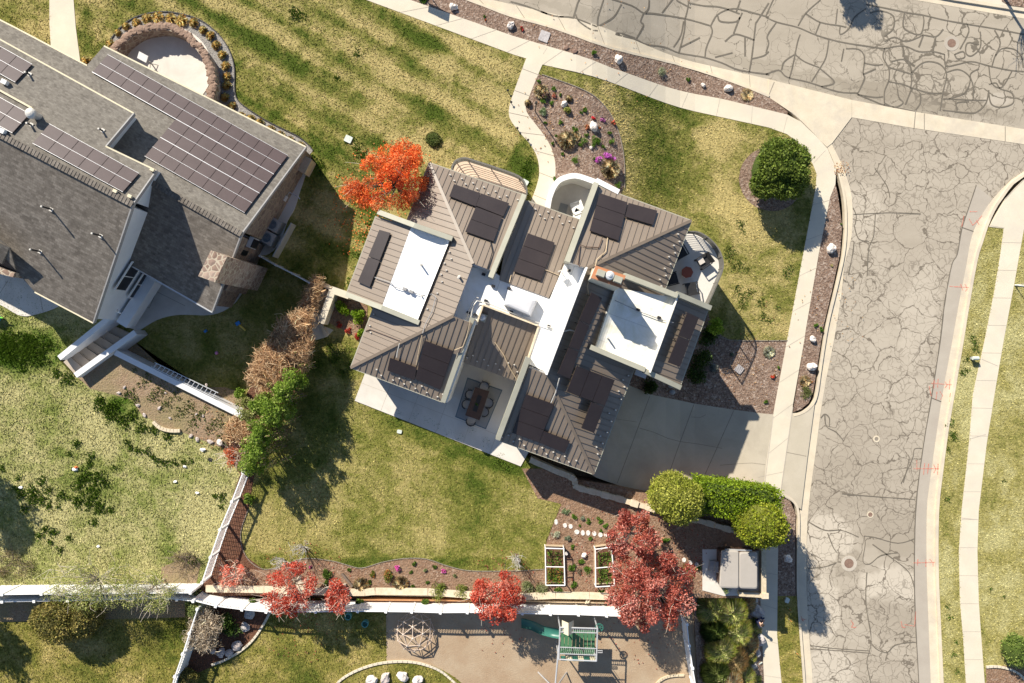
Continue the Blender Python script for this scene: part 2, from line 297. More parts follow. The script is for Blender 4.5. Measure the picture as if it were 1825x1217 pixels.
M['road_e'] = road_mat('crazed_asphalt', (0.345, 0.292, 0.222), (0.445, 0.385, 0.30), (0.15, 0.125, 0.095), 0.62, 2.1, 0.036, 0.026, 0.38,
    [(1475, 960, 45, 40, 0, (0.56, 0.495, 0.40), 0.7), (1590, 1045, 50, 35, 0, (0.56, 0.495, 0.40), 0.7), (1465, 1090, 30, 70, 0, (0.56, 0.495, 0.40), 0.6), (1480, 1190, 45, 30, 0, (0.56, 0.495, 0.40), 0.6), (1600, 950, 60, 40, 0, (0.31, 0.265, 0.205), 0.6), (1590, 1100, 45, 40, 0, (0.31, 0.265, 0.205), 0.45), (1515, 860, 60, 60, 0, (0.31, 0.265, 0.205), 0.35), (1530, 380, 40, 50, 0, (0.56, 0.495, 0.40), 0.35), (1640, 560, 30, 90, 10, (0.56, 0.495, 0.40), 0.3), (1512, 1004, 30, 22, 0, (0.31, 0.265, 0.205), 0.7)])
M['asphalt_patch'] = noisy('patched_asphalt', (0.38, 0.33, 0.27), (0.44, 0.39, 0.32), 0.8, 0.9, 0.2, 30, 0.15)
M['tar'] = noisy('crack_sealant', (0.125, 0.108, 0.082), (0.17, 0.147, 0.115), 2, 0.75, 0.05, 20, 0.1)
M['paint_red'] = None
def paint_mat(name, col, a0=0.42, a1=0.62):
    m, nt, N, L, P = mk(name); v = coords(N, L)
    f = tex(N, L, v, 14, 4, 0.7)
    L.new(mth(N, L, 'MULTIPLY', ramp(N, L, f, [(a0, (0, 0, 0)), (a1, (1, 1, 1))]), 0.6), P.inputs['Alpha'])
    P.inputs['Base Color'].default_value = (*col, 1); P.inputs['Roughness'].default_value = 0.9
    return m
M['paint_red'] = paint_mat('survey_paint', (0.80, 0.20, 0.13), 0.35, 0.6)
# ---- shingles: courses follow each roof's fall
def shingle_mat(name, rot, cols, scale, rows=True):
    m, nt, N, L, P = mk(name); v = coords(N, L, rot)
    b = N.new('ShaderNodeTexBrick'); L.new(v, b.inputs['Vector']); b.inputs['Scale'].default_value = scale
    b.inputs['Mortar Size'].default_value = 0.012 if rows else 0.004
    b.inputs['Brick Width'].default_value = 0.42; b.inputs['Row Height'].default_value = 0.2
    b.inputs['Bias'].default_value = 0.0
    b.inputs['Color1'].default_value = (0, 0, 0, 1); b.inputs['Color2'].default_value = (1, 1, 1, 1); b.inputs['Mortar'].default_value = (0.0, 0, 0, 1)
    f = tex(N, L, v, 2.2, 5, 0.7)
    mixf = mixc(N, L, 0.5, b.outputs['Color'], ramp(N, L, f, [(0.3, (0, 0, 0)), (0.7, (1, 1, 1))]))
    c = ramp(N, L, mixf, [(0.05, cols[0]), (0.45, cols[1]), (0.95, cols[2])])
    gr = tex(N, L, v, 40, 2, 0.6)
    c = mixc(N, L, 1.0, c, ramp(N, L, gr, [(0.3, (0.8, 0.8, 0.8)), (0.7, (1.15, 1.15, 1.15))]), 'MULTIPLY')
    L.new(c, P.inputs['Base Color']); P.inputs['Roughness'].default_value = 0.92; P.inputs['Specular IOR Level'].default_value = 0.15
    L.new(bump(N, L, mixf, 0.4, 0.03), P.inputs['Normal'])
    return m
SH = [(0.105, 0.090, 0.076), (0.165, 0.144, 0.122), (0.25, 0.22, 0.188)]
M['shingle_n'] = shingle_mat('grey_shingle', R(30), [(0.125, 0.112, 0.096), (0.182, 0.164, 0.140), (0.25, 0.228, 0.195)], 2.4, False)
M['shingle_s'] = shingle_mat('brown_shingle', R(27), SH, 1.5)
M['ridgecap'] = shingle_mat('ridge_shingle', R(27 + 90), SH, 1.2)
# ---- leaves: colour varies from leaf to leaf
def leaf_mat(name, transl=0.35):
    m, nt, N, L, P = mk(name)
    a = N.new('ShaderNodeAttribute'); a.attribute_name = 'tint'
    L.new(a.outputs['Color'], P.inputs['Base Color']); P.inputs['Roughness'].default_value = 0.6
    P.inputs['Specular IOR Level'].default_value = 0.25
    t = N.new('ShaderNodeBsdfTranslucent'); L.new(a.outputs['Color'], t.inputs['Color'])
    mx = N.new('ShaderNodeMixShader'); mx.inputs[0].default_value = transl
    out = N['Material Output']; L.new(P.outputs[0], mx.inputs[1]); L.new(t.outputs[0], mx.inputs[2]); L.new(mx.outputs[0], out.inputs['Surface'])
    return m
M['leaf'] = leaf_mat('leaf')
M['needle'] = leaf_mat('dense_leaf', 0.2)
# ------------------------------------------------------------------ mesh builder
class MB:
    def __init__(s): s.v = []; s.f = []; s.mi = []; s.m = 0
    def mat(s, i): s.m = i; return s
    def add(s, vs, fs):
        o = len(s.v); s.v += [tuple(p) for p in vs]
        for f in fs: s.f.append(tuple(i + o for i in f)); s.mi.append(s.m)
        return s
    def hull(s, bot, top):                    # same-length rings, bottom and top closed
        n = len(bot); vs = list(bot) + list(top)
        fs = [tuple(range(n - 1, -1, -1)), tuple(range(n, 2 * n))]
        fs += [(i, (i + 1) % n, n + (i + 1) % n, n + i) for i in range(n)]
        return s.add(vs, fs)
    def prism(s, ring, z0, z1):               # ring of xy(z ignored)
        return s.hull([(p[0], p[1], z0) for p in ring], [(p[0], p[1], z1) for p in ring])
    def box(s, c, size, rz=0.0, tilt=None):
        x, y, z = size[0] / 2, size[1] / 2, size[2] / 2
        mt = Matrix.Translation(c) @ Matrix.Rotation(rz, 4, 'Z')
        if tilt is not None: mt = mt @ tilt
        vs = [mt @ Vector((a * x, b * y, d * z)) for d in (-1, 1) for a, b in ((-1, -1), (1, -1), (1, 1), (-1, 1))]
        return s.hull(vs[:4], vs[4:])
    def slab(s, ring, t):                     # thick sheet: ring of 3-D points, thickness t straight down
        return s.hull([(p[0], p[1], p[2] - t) for p in ring], ring)
    def bar(s, a, b, w, h=None, up=(0, 0, 1)):   # rectangular bar from a to b (centre line)
        a, b = Vector(a), Vector(b); h = h or w
        d = (b - a).normalized(); upv = Vector(up)
        if abs(d.dot(upv)) > 0.98: upv = Vector((1, 0, 0))
        x = d.cross(upv).normalized() * (w / 2); y = x.cross(d).normalized() * (h / 2)
        r = lambda p: [p - x - y, p + x - y, p + x + y, p - x + y]
        A, B = r(a), r(b)
        vs = A + B
        return s.add(vs, [(3, 2, 1, 0), (4, 5, 6, 7), (0, 1, 5, 4), (1, 2, 6, 5), (2, 3, 7, 6), (3, 0, 4, 7)])
    def tube(s, pts, r, seg=6, cap=True, r1=None):
        pts = [Vector(p) for p in pts]; n = len(pts); rings = []
        for i, p in enumerate(pts):
            d = (pts[min(i + 1, n - 1)] - pts[max(i - 1, 0)])
            d = d.normalized() if d.length > 1e-9 else Vector((0, 0, 1))
            a = Vector((0, 0, 1)) if abs(d.z) < 0.9 else Vector((1, 0, 0))
            x = d.cross(a).normalized(); y = d.cross(x).normalized()
            rr = r if r1 is None else r + (r1 - r) * i / max(1, n - 1)
            rings.append([p + (x * math.cos(t) + y * math.sin(t)) * rr for t in [2 * math.pi * k / seg for k in range(seg)]])
        vs = [q for rg in rings for q in rg]; fs = []
        for i in range(n - 1):
            for k in range(seg):
                a = i * seg + k; b = i * seg + (k + 1) % seg
                fs.append((a, a + seg, b + seg, b))
        if cap: fs += [tuple(range(seg)), tuple(range(n * seg - 1, (n - 1) * seg - 1, -1))]
        return s.add(vs, fs)
    def cyl(s, c, r, h, seg=16, r1=None):     # standing on c
        r1 = r if r1 is None else r1
        A = [(c[0] + r * math.cos(2 * math.pi * k / seg), c[1] + r * math.sin(2 * math.pi * k / seg), c[2]) for k in range(seg)]
        B = [(c[0] + r1 * math.cos(2 * math.pi * k / seg), c[1] + r1 * math.sin(2 * math.pi * k / seg), c[2] + h) for k in range(seg)]
        return s.hull(A, B)
    def ring(s, c, r0, r1, h, seg=24):
        vs = []; fs = []
        for k in range(seg):
            t = 2 * math.pi * k / seg; cs, sn = math.cos(t), math.sin(t)
            for rr, zz in ((r0, 0), (r1, 0), (r1, h), (r0, h)): vs.append((c[0] + rr * cs, c[1] + rr * sn, c[2] + zz))
        for k in range(seg):
            a = 4 * k; b = 4 * ((k + 1) % seg)
            for i in range(4):
                j = (i + 1) % 4; fs.append((a + i, b + i, b + j, a + j))
        return s.add(vs, fs)
    def sphere(s, c, r, seg=12, rings=8, sq=(1, 1, 1), jit=0.0, seed=0, half=False):
        vs = []; fs = []; c = Vector(c)
        for i in range(rings + 1):
            th = math.pi * i / rings * (0.5 if half else 1.0)
            for k in range(seg):
                ph = 2 * math.pi * k / seg
                d = Vector((math.sin(th) * math.cos(ph), math.sin(th) * math.sin(ph), math.cos(th)))
                q = 1.0
                if jit: q += jit * mnoise.noise(d * 1.3 + Vector((seed * 7.1, seed * 3.3, 0))) + 0.5 * jit * mnoise.noise(d * 3.1 + Vector((seed * 2.7, 0, seed)))
                vs.append(c + Vector((d.x * sq[0], d.y * sq[1], d.z * sq[2])) * r * q)
        for i in range(rings):
            for k in range(seg):
                a = i * seg + k; b = i * seg + (k + 1) % seg
                fs.append((a, a + seg, b + seg, b))
        return s.add(vs, fs)
    def build(s, name, mats, parent=None, smooth=False, loc=None):
        me = bpy.data.meshes.new(name)
        off = Vector(loc) if loc is not None else (parent.location if parent is not None and parent.get('_w') else Vector((0, 0, 0)))
        me.from_pydata([tuple(Vector(p) - off) for p in s.v], [], s.f)
        if not isinstance(mats, (list, tuple)): mats = [mats]
        for m in mats: me.materials.append(m)
        for p, i in zip(me.polygons, s.mi): p.material_index = min(i, len(mats) - 1)
        bm = bmesh.new(); bm.from_mesh(me); bmesh.ops.remove_doubles(bm, verts=bm.verts, dist=1e-5)
        bmesh.ops.recalc_face_normals(bm, faces=bm.faces); bm.to_mesh(me); bm.free()
        if smooth:
            for p in me.polygons: p.use_smooth = True
        o = bpy.data.objects.new(name, me); COL.objects.link(o)
        if parent is not None: o.parent = parent
        elif loc is not None: o.location = loc
        return o
def tag(o, label=None, cat=None, group=None, kind=None):
    if label: o['label'] = label
    if cat: o['category'] = cat
    if group: o['group'] = group
    if kind: o['kind'] = kind
    return o
# Things are empties at the world point where they stand; their parts are meshes in that local frame
# ('build' subtracts the parent's location because textures and shapes are laid out in world metres).
WORLD_OFF = {}
def thing(name, label, cat, loc=(0, 0, 0), group=None):
    o = bpy.data.objects.new(name, None); COL.objects.link(o); o.empty_display_size = 0.2
    o.location = loc; o['_w'] = 1
    return tag(o, label, cat, group)
def subof(mb, name, mats, part, smooth=False):       # sub-part: same local frame as its part
    o = mb.build(name, mats, None, smooth)
    root = part.parent
    if root is not None:
        off = root.location
        o.data.transform(Matrix.Translation(-off))
    o.parent = part
    return o
def copy_tree(o, parent=None):
    c = o.copy(); COL.objects.link(c); c.parent = parent
    for ch in list(o.children): copy_tree(ch, c)
    return c
# ------------------------------------------------------------------ ground sheets
def GS(px, py, dz):                           # street-side fall only
    z = dz
    for _ in range(6): z = g(W(px, py, z).x) + dz
    return W(px, py, z)
def world_poly(px, dz): return [G(p[0], p[1], dz) for p in px]
def sheet(name, px, mat, lift, depth=1.3, drop=0.0, extra=None, flat=None):
    z = lift + drop
    pts = [W(a, b, z) for a, b in px] if flat is True else ([G(a, b, z) for a, b in px] if flat else [W(a, b, g(G(a, b, z).x) + z) if False else GS(a, b, z) for a, b in px])
    return sheet_w(name, [(p.x, p.y) for p in pts], mat, z, depth, 'structure', None, None, extra, None, flat)
def sheet_w(name, xy, mat, z, depth=1.3, kind='structure', label=None, cat=None, extra=None, group=None, flat=None):
    bm = bmesh.new()
    vs = [bm.verts.new((x, y, 0)) for x, y in xy]
    f = bm.faces.new(vs)
    if sum(xy[i][0] * xy[(i + 1) % len(xy)][1] - xy[(i + 1) % len(xy)][0] * xy[i][1] for i in range(len(xy))) < 0: f.normal_flip()
    f.normal_update()
    bmesh.ops.triangulate(bm, faces=bm.faces[:])
    xs = [p[0] for p in xy]; x = 4.0
    while x <= 12.01:
        if min(xs) < x < max(xs) and flat is not True:
            bmesh.ops.bisect_plane(bm, geom=bm.verts[:] + bm.edges[:] + bm.faces[:], plane_co=(x, 0, 0), plane_no=(1, 0, 0))
        x += 1.0
    for v in bm.verts: v.co.z = z + (0.0 if flat is True else (gz(v.co.x, v.co.y) if flat else g(v.co.x)))
    be = [e for e in bm.edges if e.is_boundary]
    ret = bmesh.ops.extrude_edge_only(bm, edges=be)
    for v in [q for q in ret['geom'] if isinstance(q, bmesh.types.BMVert)]: v.co.z -= depth
    bmesh.ops.recalc_face_normals(bm, faces=bm.faces)
    me = bpy.data.meshes.new(name)
    if extra is not None:
        me2 = bpy.data.meshes.new('tmp'); me2.from_pydata(extra.v, [], extra.f)
        for p, i in zip(me2.polygons, extra.mi): p.material_index = 1 + i
        bm.from_mesh(me2); bpy.data.meshes.remove(me2)
    bm.to_mesh(me); bm.free()
    for m_ in (mat if isinstance(mat, (list, tuple)) else [mat]): me.materials.append(m_)
    # upward faces must look up
    o = bpy.data.objects.new(name, me); COL.objects.link(o)
    o['kind'] = kind
    if kind is None: del o['kind']
    tag(o, label, cat, group)
    return o
def seg_strip(mb, a, b, w, lift):             # thin flat strip lying on the ground between two world points, following the fall
    a = Vector(a); b = Vector(b); d = Vector((b.x - a.x, b.y - a.y, 0))
    if d.length < 1e-6: return
    n = max(1, int(d.length / (0.15 if 3.5 < max(a.x, b.x) and min(a.x, b.x) < 12.5 else 1.0))); s = Vector((-d.y, d.x, 0)).normalized() * (w / 2)
    for i in range(n):
        p = a.lerp(b, i / n); q = a.lerp(b, (i + 1) / n)
        vs = []
        for pt in (p - s, q - s, q + s, p + s): vs.append((pt.x, pt.y, g(pt.x) + lift))
        mb.add(vs, [(0, 1, 2, 3)])
def line_px(mb, px, w, lift):
    pts = [G(p[0], p[1], lift) for p in px]
    for a, b in zip(pts[:-1], pts[1:]): seg_strip(mb, a, b, w, lift)
def joints_between(mb, left, right, spacing, lift, w=0.025, start=0.5):
    L_ = [G(*p, lift) for p in left]; R_ = [G(*p, lift) for p in right]
    def along(P, t):
        ln = [0]
        for a, b in zip(P[:-1], P[1:]): ln.append(ln[-1] + (b - a).length)
        d = t * ln[-1]
        for i in range(len(P) - 1):
            if d <= ln[i + 1] + 1e-9: return P[i].lerp(P[i + 1], (d - ln[i]) / max(1e-9, ln[i + 1] - ln[i]))
        return P[-1]
    tot = sum((b - a).length for a, b in zip(L_[:-1], L_[1:])); n = int(tot / spacing)
    for i in range(n):
        t = (i + start) / n
        a, b = along(L_, t), along(R_, t)
        mid = (a + b) / 2
        seg_strip(mb, mid + (a - mid) * 0.96, mid + (b - mid) * 0.96, w, lift + 0.008)
# ------------------------------------------------------------------ foliage
def rand_dirs(n, rng):
    d = rng.normal(size=(n, 3)); return d / np.linalg.norm(d, axis=1)[:, None]
def quads_mesh(name, V, nper, tint, mat, parent=None, loc=None):
    """V: (n*nper,3) world points, faces of nper corners each, tint (n,3) per face"""
    off = np.array(loc if loc is not None else (parent.location if parent is not None else (0, 0, 0)), dtype=float)
    V = V - off; n = len(V) // nper
    me = bpy.data.meshes.new(name)
    me.vertices.add(len(V)); me.vertices.foreach_set('co', V.astype(np.float32).ravel())
    me.loops.add(len(V)); me.loops.foreach_set('vertex_index', np.arange(len(V), dtype=np.int32))
    me.polygons.add(n); me.polygons.foreach_set('loop_start', np.arange(0, len(V), nper, dtype=np.int32))
    me.update(calc_edges=True)
    a = me.color_attributes.new('tint', 'FLOAT_COLOR', 'POINT')
    t = np.ones((len(V), 4), dtype=np.float32); t[:, :3] = np.repeat(tint, nper, axis=0)
    a.data.foreach_set('color', t.ravel())
    me.materials.append(mat); me.validate()
    o = bpy.data.objects.new(name, me); COL.objects.link(o)
    if parent is not None: o.parent = parent
    elif loc is not None: o.location = loc
    return o
def pal(cols, n, rng, jit=0.15, clump=None, gain=1.4):
    cols = np.array(cols); idx = rng.integers(0, len(cols), n)
    if clump is not None: idx = np.where(rng.random(n) < 0.6, clump % len(cols), idx)
    c = cols[idx] * gain * (1 + jit * rng.normal(size=(n, 1)))
    return np.clip(c, 0.003, 1)
def leaf_quads(P, size, rng, aspect=0.55, out=None, up=0.4):
    n = len(P); a = rand_dirs(n, rng)
    if out is not None: a = a + out * 0.9
    a /= np.linalg.norm(a, axis=1)[:, None] + 1e-9
    nn = rand_dirs(n, rng); nn[:, 2] += up
    b = np.cross(a, nn); b /= np.linalg.norm(b, axis=1)[:, None] + 1e-9
    s = (size * (0.6 + 0.8 * rng.random(n)))[:, None]
    V = np.empty((n, 4, 3))
    V[:, 0] = P - a * s * 0.5; V[:, 1] = P + b * s * aspect * 0.5; V[:, 2] = P + a * s * 0.5; V[:, 3] = P - b * s * aspect * 0.5
    return V.reshape(-1, 3)
def lobes_in(center, radii, k, rng, inner=0.35, outer=0.85, zmin=-0.6):
    d = rand_dirs(k * 3, rng); d = d[d[:, 2] > zmin][:k]
    r = inner + (outer - inner) * rng.random(len(d)) ** 0.6
    return np.array(center) + d * r[:, None] * np.array(radii)
def lobe_leaves(L, lr, n, rng, flat=0.8):
    k = len(L); idx = rng.integers(0, k, n); d = rand_dirs(n, rng)
    rad = lr[idx] * (0.35 + 0.75 * rng.random(n) ** 0.5)
    d2 = d * np.array([1, 1, flat]); return L[idx] + d2 * rad[:, None], d, idx
def tree(name, label, px, z_c, radii, cols, n=9000, k=40, lr=(0.4, 0.8), leaf=0.17, cat='tree', group=None, drop=0.0,
         limb=None, seed=1, inner=0.3, outer=0.9, bare=0, aspect=0.6, jit=0.16, base=None, mat='leaf', trunk_r=0.13, twigcol='twig', extra=()):
    rng = np.random.default_rng(seed)
    c = W(px[0], px[1], z_c); z0 = gz(c.x, c.y) + drop
    b = Vector((c.x, c.y, z0)) if base is None else G(base[0], base[1], drop)
    t = thing(name, label, cat, b, group)
    L = lobes_in(c, radii, k, rng, inner, outer)
    for (x, y, z, r_, m_) in extra: L = np.vstack([L, lobes_in(W(x, y, z), (r_, r_, r_ * 0.7), m_, rng, 0.2, 0.95)])
    lr_ = lr[0] + (lr[1] - lr[0]) * rng.random(len(L))
    P, d, idx = lobe_leaves(L, lr_, n, rng)
    quads_mesh('crown', leaf_quads(P, leaf * np.ones(n), rng, aspect, d), 4, pal(cols, n, rng, jit, idx), M[mat], t)
    mb = MB(); fork = b.lerp(Vector((c.x, c.y, c.z - radii[2] * 0.6)), 0.8)
    mb.tube([b - Vector((0, 0, 0.1)), b.lerp(fork, 0.5) + Vector((0.05, 0.03, 0)), fork], trunk_r, 8, True, trunk_r * 0.7)
    for i, q in enumerate(L):
        q = Vector(q); mid = fork.lerp(q, 0.5) + Vector((0, 0, -0.12)) + Vector(rng.normal(size=3) * 0.08)
        mb.tube([fork, mid, q], trunk_r * 0.36, 5, True, 0.012)
    mb.mat(1)
    for i in range(bare):
        q = Vector(L[rng.integers(0, len(L))]); dd = Vector(rand_dirs(1, rng)[0]); dd.z = abs(dd.z) * 0.6
        e = q + dd * (0.5 + 0.7 * rng.random())
        mb.tube([q, q.lerp(e, 0.5) + Vector(rng.normal(size=3) * 0.06), e], 0.013, 3, False, 0.006)
    mb.build('trunk', [M['bark'] if limb is None else M[limb], M[twigcol]], t)
    return t
def shrub_obj(name, label, px, r, h, cols, n=500, leaf=0.09, group=None, drop=0.0, seed=0, cat='shrub', lift=0.02, k=None, stems=False, jit=0.2, mat='leaf', flat=1.0, ell=1.0, rot=0.0):
    """a small bush: one leafy mound on the ground, px = its middle in the photo"""
    rng = np.random.default_rng(seed + 100)
    c = G(px[0], px[1], lift + drop); k = k or max(4, int(10 * r / 0.4))
    kx = rng.normal(size=(k, 3)); kx /= np.linalg.norm(kx, axis=1)[:, None]; kx[:, 2] = np.abs(kx[:, 2])
    ca, sa = math.cos(rot), math.sin(rot)
    rr = (0.25 + 0.5 * rng.random(k))[:, None]
    L = kx * rr * np.array([r, r * ell, h * flat]) 
    L = np.column_stack([L[:, 0] * ca - L[:, 1] * sa, L[:, 0] * sa + L[:, 1] * ca, L[:, 2]]) + np.array(c) + np.array([0, 0, h * 0.25])
    lr = (0.30 + 0.22 * rng.random(k)) * min(r, r * ell)
    P, d, idx = lobe_leaves(L, lr, n, rng, min(1.0, h / r))
    P[:, 2] = np.maximum(P[:, 2], c.z + 0.01)
    T = pal(cols, n, rng, jit, idx)
    V = leaf_quads(P, leaf * np.ones(n), rng, 0.6, d)
    if stems:
        t = thing(name, label, cat, c, group)
        quads_mesh('foliage', V, 4, T, M[mat], t)
        mb = MB()
        for q in L[:14]: mb.tube([c - Vector((0, 0, 0.05)), c.lerp(Vector(q), 0.6) + Vector(rng.normal(size=3) * 0.03), Vector(q)], 0.02, 4, False, 0.008)
        mb.build('stem', M['bark'], t); return t
    o = quads_mesh(name, V, 4, T, M[mat], None, c)
    return tag(o, label, cat, group)
def tussock(name, label, px, r, h, cols, n=260, w=0.022, group=None, drop=0.0, seed=0, cat='grass clump', lift=0.02, lean=1.0, zc=None):
    rng = np.random.default_rng(seed + 500); c = G(px[0], px[1], lift + drop)
    a = rng.random(n) * 2 * math.pi; q = rng.random(n) ** 0.6
    base = np.array(c) + np.column_stack([np.cos(a), np.sin(a), 0 * a]) * (0.25 * r * rng.random(n))[:, None]
    a2 = a + rng.normal(size=n) * 0.4
    dirv = np.column_stack([np.cos(a2), np.sin(a2), 0 * a2])
    hh = h * (0.55 + 0.45 * rng.random(n)) * np.sqrt(np.maximum(0.05, 1 - (q * 0.85) ** 2))
    mid = base + dirv * (r * q * 0.5)[:, None]; mid[:, 2] += hh * 0.85
    tip = base + dirv * (r * q * lean)[:, None]; tip[:, 2] += hh * (0.9 - 0.5 * q)
    s = np.column_stack([-np.sin(a2), np.cos(a2), 0 * a2]) * w
    V = np.stack([base - s, base + s, mid + s * 0.8, tip, mid - s * 0.8], axis=1).reshape(-1, 3)
    o = quads_mesh(name, V, 5, pal(cols, n, rng, 0.2, None, 2.0), M['leaf'], None, c)
    return tag(o, label, cat, group)
def rock_obj(label, px, r, h=None, group=None, seed=0, mat='rock', drop=0.0, name='rock', sq=(1, 1, 0.8), rz=0.0, lift=0.03, cat='rock'):
    c = G(px[0], px[1], drop + lift)
    mb = MB(); mb.sphere((0, 0, 0), r, 14, 10, (sq[0], sq[1], sq[2]), 0.42, seed + 1)
    rm = Matrix.Rotation(rz, 4, 'Z')
    zf = r * sq[2] * 0.55
    mb.v = [tuple(rm @ Vector((p[0], p[1], max(p[2], -zf * 0.7) + zf * 0.6)) + c) for p in mb.v]
    o = mb.build(name, M[mat], None, False, c)
    md = o.modifiers.new('bevel', 'BEVEL'); md.width = 0.012; md.segments = 1
    return tag(o, label, cat, group)
def dense_bush(name, label, px, z_mid, radii, cols, n, leaf, cat='shrub', group=None, drop=0.0, seed=3, rz=0.0, shape='ball', core='core_green', z0=None, jit=0.22, bumps=0.18, open_=0.0):
    """clipped or naturally tight bush: leaf shell over a lumpy solid core, a short stem below"""
    rng = np.random.default_rng(seed); c = W(px[0], px[1], z_mid)
    zb = gz(c.x, c.y) + drop if z0 is None else z0
    t = thing(name, label, cat, (c.x, c.y, zb), group)
    d = rand_dirs(n, rng)
    if shape == 'box':
        m = np.max(np.abs(d), axis=1); d = d / m[:, None]; d = np.sign(d) * np.abs(d) ** 0.9
    elif shape == 'cone':
        pass
    # lumps: random bump directions raise the surface
    bd = rand_dirs(36, rng); q = np.zeros(n)
    du = d / np.linalg.norm(d, axis=1)[:, None]
    for v in bd: q = np.maximum(q, np.clip((du @ v - 0.86) / 0.14, 0, 1))
    rad = 1 + bumps * (q - 0.6) + 0.06 * rng.normal(size=n) - open_ * rng.random(n) ** 2
    P = d * rad[:, None] * np.array(radii)
    if shape == 'cone': 
        f = np.clip((1 - P[:, 2] / radii[2]) / 2 * 1.15 + 0.12, 0.1, 1.05); P[:, 0] *= f ** 0.7; P[:, 1] *= f ** 0.7
    ca, sa = math.cos(rz), math.sin(rz)
    rot = lambda A: np.column_stack([A[:, 0] * ca - A[:, 1] * sa, A[:, 0] * sa + A[:, 1] * ca, A[:, 2]])
    P = rot(P) + np.array(c); P[:, 2] = np.maximum(P[:, 2], zb + 0.03)
    clump = (np.floor(q * 3.99)).astype(int)
    quads_mesh('foliage', leaf_quads(P, leaf * np.ones(n), rng, 0.6, rot(du)), 4, pal(cols, n, rng, jit, clump), M['needle'], t)
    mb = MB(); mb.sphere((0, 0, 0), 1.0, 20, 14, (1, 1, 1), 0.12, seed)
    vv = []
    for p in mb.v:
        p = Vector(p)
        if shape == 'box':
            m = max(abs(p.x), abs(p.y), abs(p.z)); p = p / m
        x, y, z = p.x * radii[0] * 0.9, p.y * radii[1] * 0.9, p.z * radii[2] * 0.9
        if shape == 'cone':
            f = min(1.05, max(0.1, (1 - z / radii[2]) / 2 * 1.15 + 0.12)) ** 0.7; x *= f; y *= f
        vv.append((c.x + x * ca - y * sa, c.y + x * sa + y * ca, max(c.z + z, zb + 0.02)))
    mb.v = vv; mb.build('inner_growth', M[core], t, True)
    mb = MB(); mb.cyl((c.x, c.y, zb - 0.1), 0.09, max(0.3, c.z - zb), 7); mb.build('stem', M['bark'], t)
    return t
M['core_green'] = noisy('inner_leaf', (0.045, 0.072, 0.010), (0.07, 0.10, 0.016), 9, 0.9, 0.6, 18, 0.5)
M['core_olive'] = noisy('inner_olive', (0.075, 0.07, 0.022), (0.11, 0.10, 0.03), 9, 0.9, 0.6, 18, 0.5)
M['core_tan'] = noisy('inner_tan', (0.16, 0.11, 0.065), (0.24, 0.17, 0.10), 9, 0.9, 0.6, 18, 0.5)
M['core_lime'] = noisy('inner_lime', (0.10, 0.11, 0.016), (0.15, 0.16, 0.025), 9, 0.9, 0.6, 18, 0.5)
def inside(xy, poly):
    x, y = xy[:, 0], xy[:, 1]; r = np.zeros(len(x), bool); n = len(poly); j = n - 1
    for i in range(n):
        xi, yi = poly[i]; xj, yj = poly[j]
        if yi != yj:
            r ^= ((yi > y) != (yj > y)) & (x < (xj - xi) * (y - yi) / (yj - yi) + xi)
        j = i
    return r
def grass_tufts(name, lawn_px, holes_px, mat, lift, dens=190, h=0.05, seed=5, drop=0.0):
    rng = np.random.default_rng(seed)
    poly = [(p.x, p.y) for p in world_poly(lawn_px, lift + drop)]
    A = np.array(poly); lo, hi = A.min(0), A.max(0)
    n = int((hi[0] - lo[0]) * (hi[1] - lo[1]) * dens)
    P = lo + (hi - lo) * rng.random((n, 2)); P = P[inside(P, poly)]
    for hp in holes_px:
        q = [(p.x, p.y) for p in world_poly(hp, lift + drop)]
        P = P[~inside(P, q)]
    n = len(P)
    z = np.array([gz(a, b) for a, b in P]) + lift + drop
    B = np.column_stack([P, z - 0.01])
    a = rng.random(n) * 2 * math.pi; w = 0.028 + 0.03 * rng.random(n)
    hh = h * (0.5 + rng.random(n)); ln = rng.random(n) * 0.10 + 0.02; b = rng.normal(size=n) * 1.1 - 0.6
    s = np.column_stack([np.cos(a), np.sin(a), 0 * a]) * w[:, None]
    tip = B + np.column_stack([np.cos(b) * ln, np.sin(b) * ln, hh])
    V = np.stack([B - s, B + s, tip], axis=1).reshape(-1, 3)
    tint = np.clip(1.03 + 0.27 * rng.normal(size=(n, 1)), 0.4, 1.9) * np.ones((1, 3))
    o = quads_mesh(name, V, 3, tint, mat); o['kind'] = 'stuff'
    return o
# ================================================================== the setting
big = [(-300, -300), (300, -300), (300, 300), (-300, 300)]
sheet_w('ground', big, M['soil'], -1.7, 0.5)
N1 = [(520, -100), (740, -38), (878, 0), (910, 7), (1370, 141), (1518, 178), (1630, 199), (1825, 230), (1950, 250)]
sheet('street', N1 + [(2300, 280), (2300, -420), (520, -420)], M['road_n'], -0.10, 0.4)
sheet('far_gutter', [(1420, -38), (1632, 0), (1825, 33), (1990, 62), (1990, 46), (1825, 20), (1699, 0), (1480, -42)], M['gutter'], -0.09, 0.3)
sheet('far_kerb', [(1480, -42), (1699, 0), (1825, 20), (1990, 46), (1990, 40), (1825, 14), (1705, -4), (1480, -47)], M['gutter'], 0.03, 0.3)
sheet('far_pavement', [(1480, -48), (1705, -5), (1780, 8), (1790, 14), (1825, 14), (1990, 40), (1990, -200), (1480, -200)], M['concrete'], 0.02, 0.3)
sheet('far_bed', [(1783, -30), (1786, 2), (1800, 10), (1840, 14), (1990, 36), (1990, -30)], M['mulch'], 0.05, 0.3)
LO = [(1482, 256), (1502, 297), (1518, 351), (1518, 420), (1505, 473), (1500, 522), (1487, 603), (1467, 707), (1454, 804), (1441, 907), (1437.6, 983), (1439, 1085), (1446.5, 1187), (1448, 1217), (1450, 1300)]
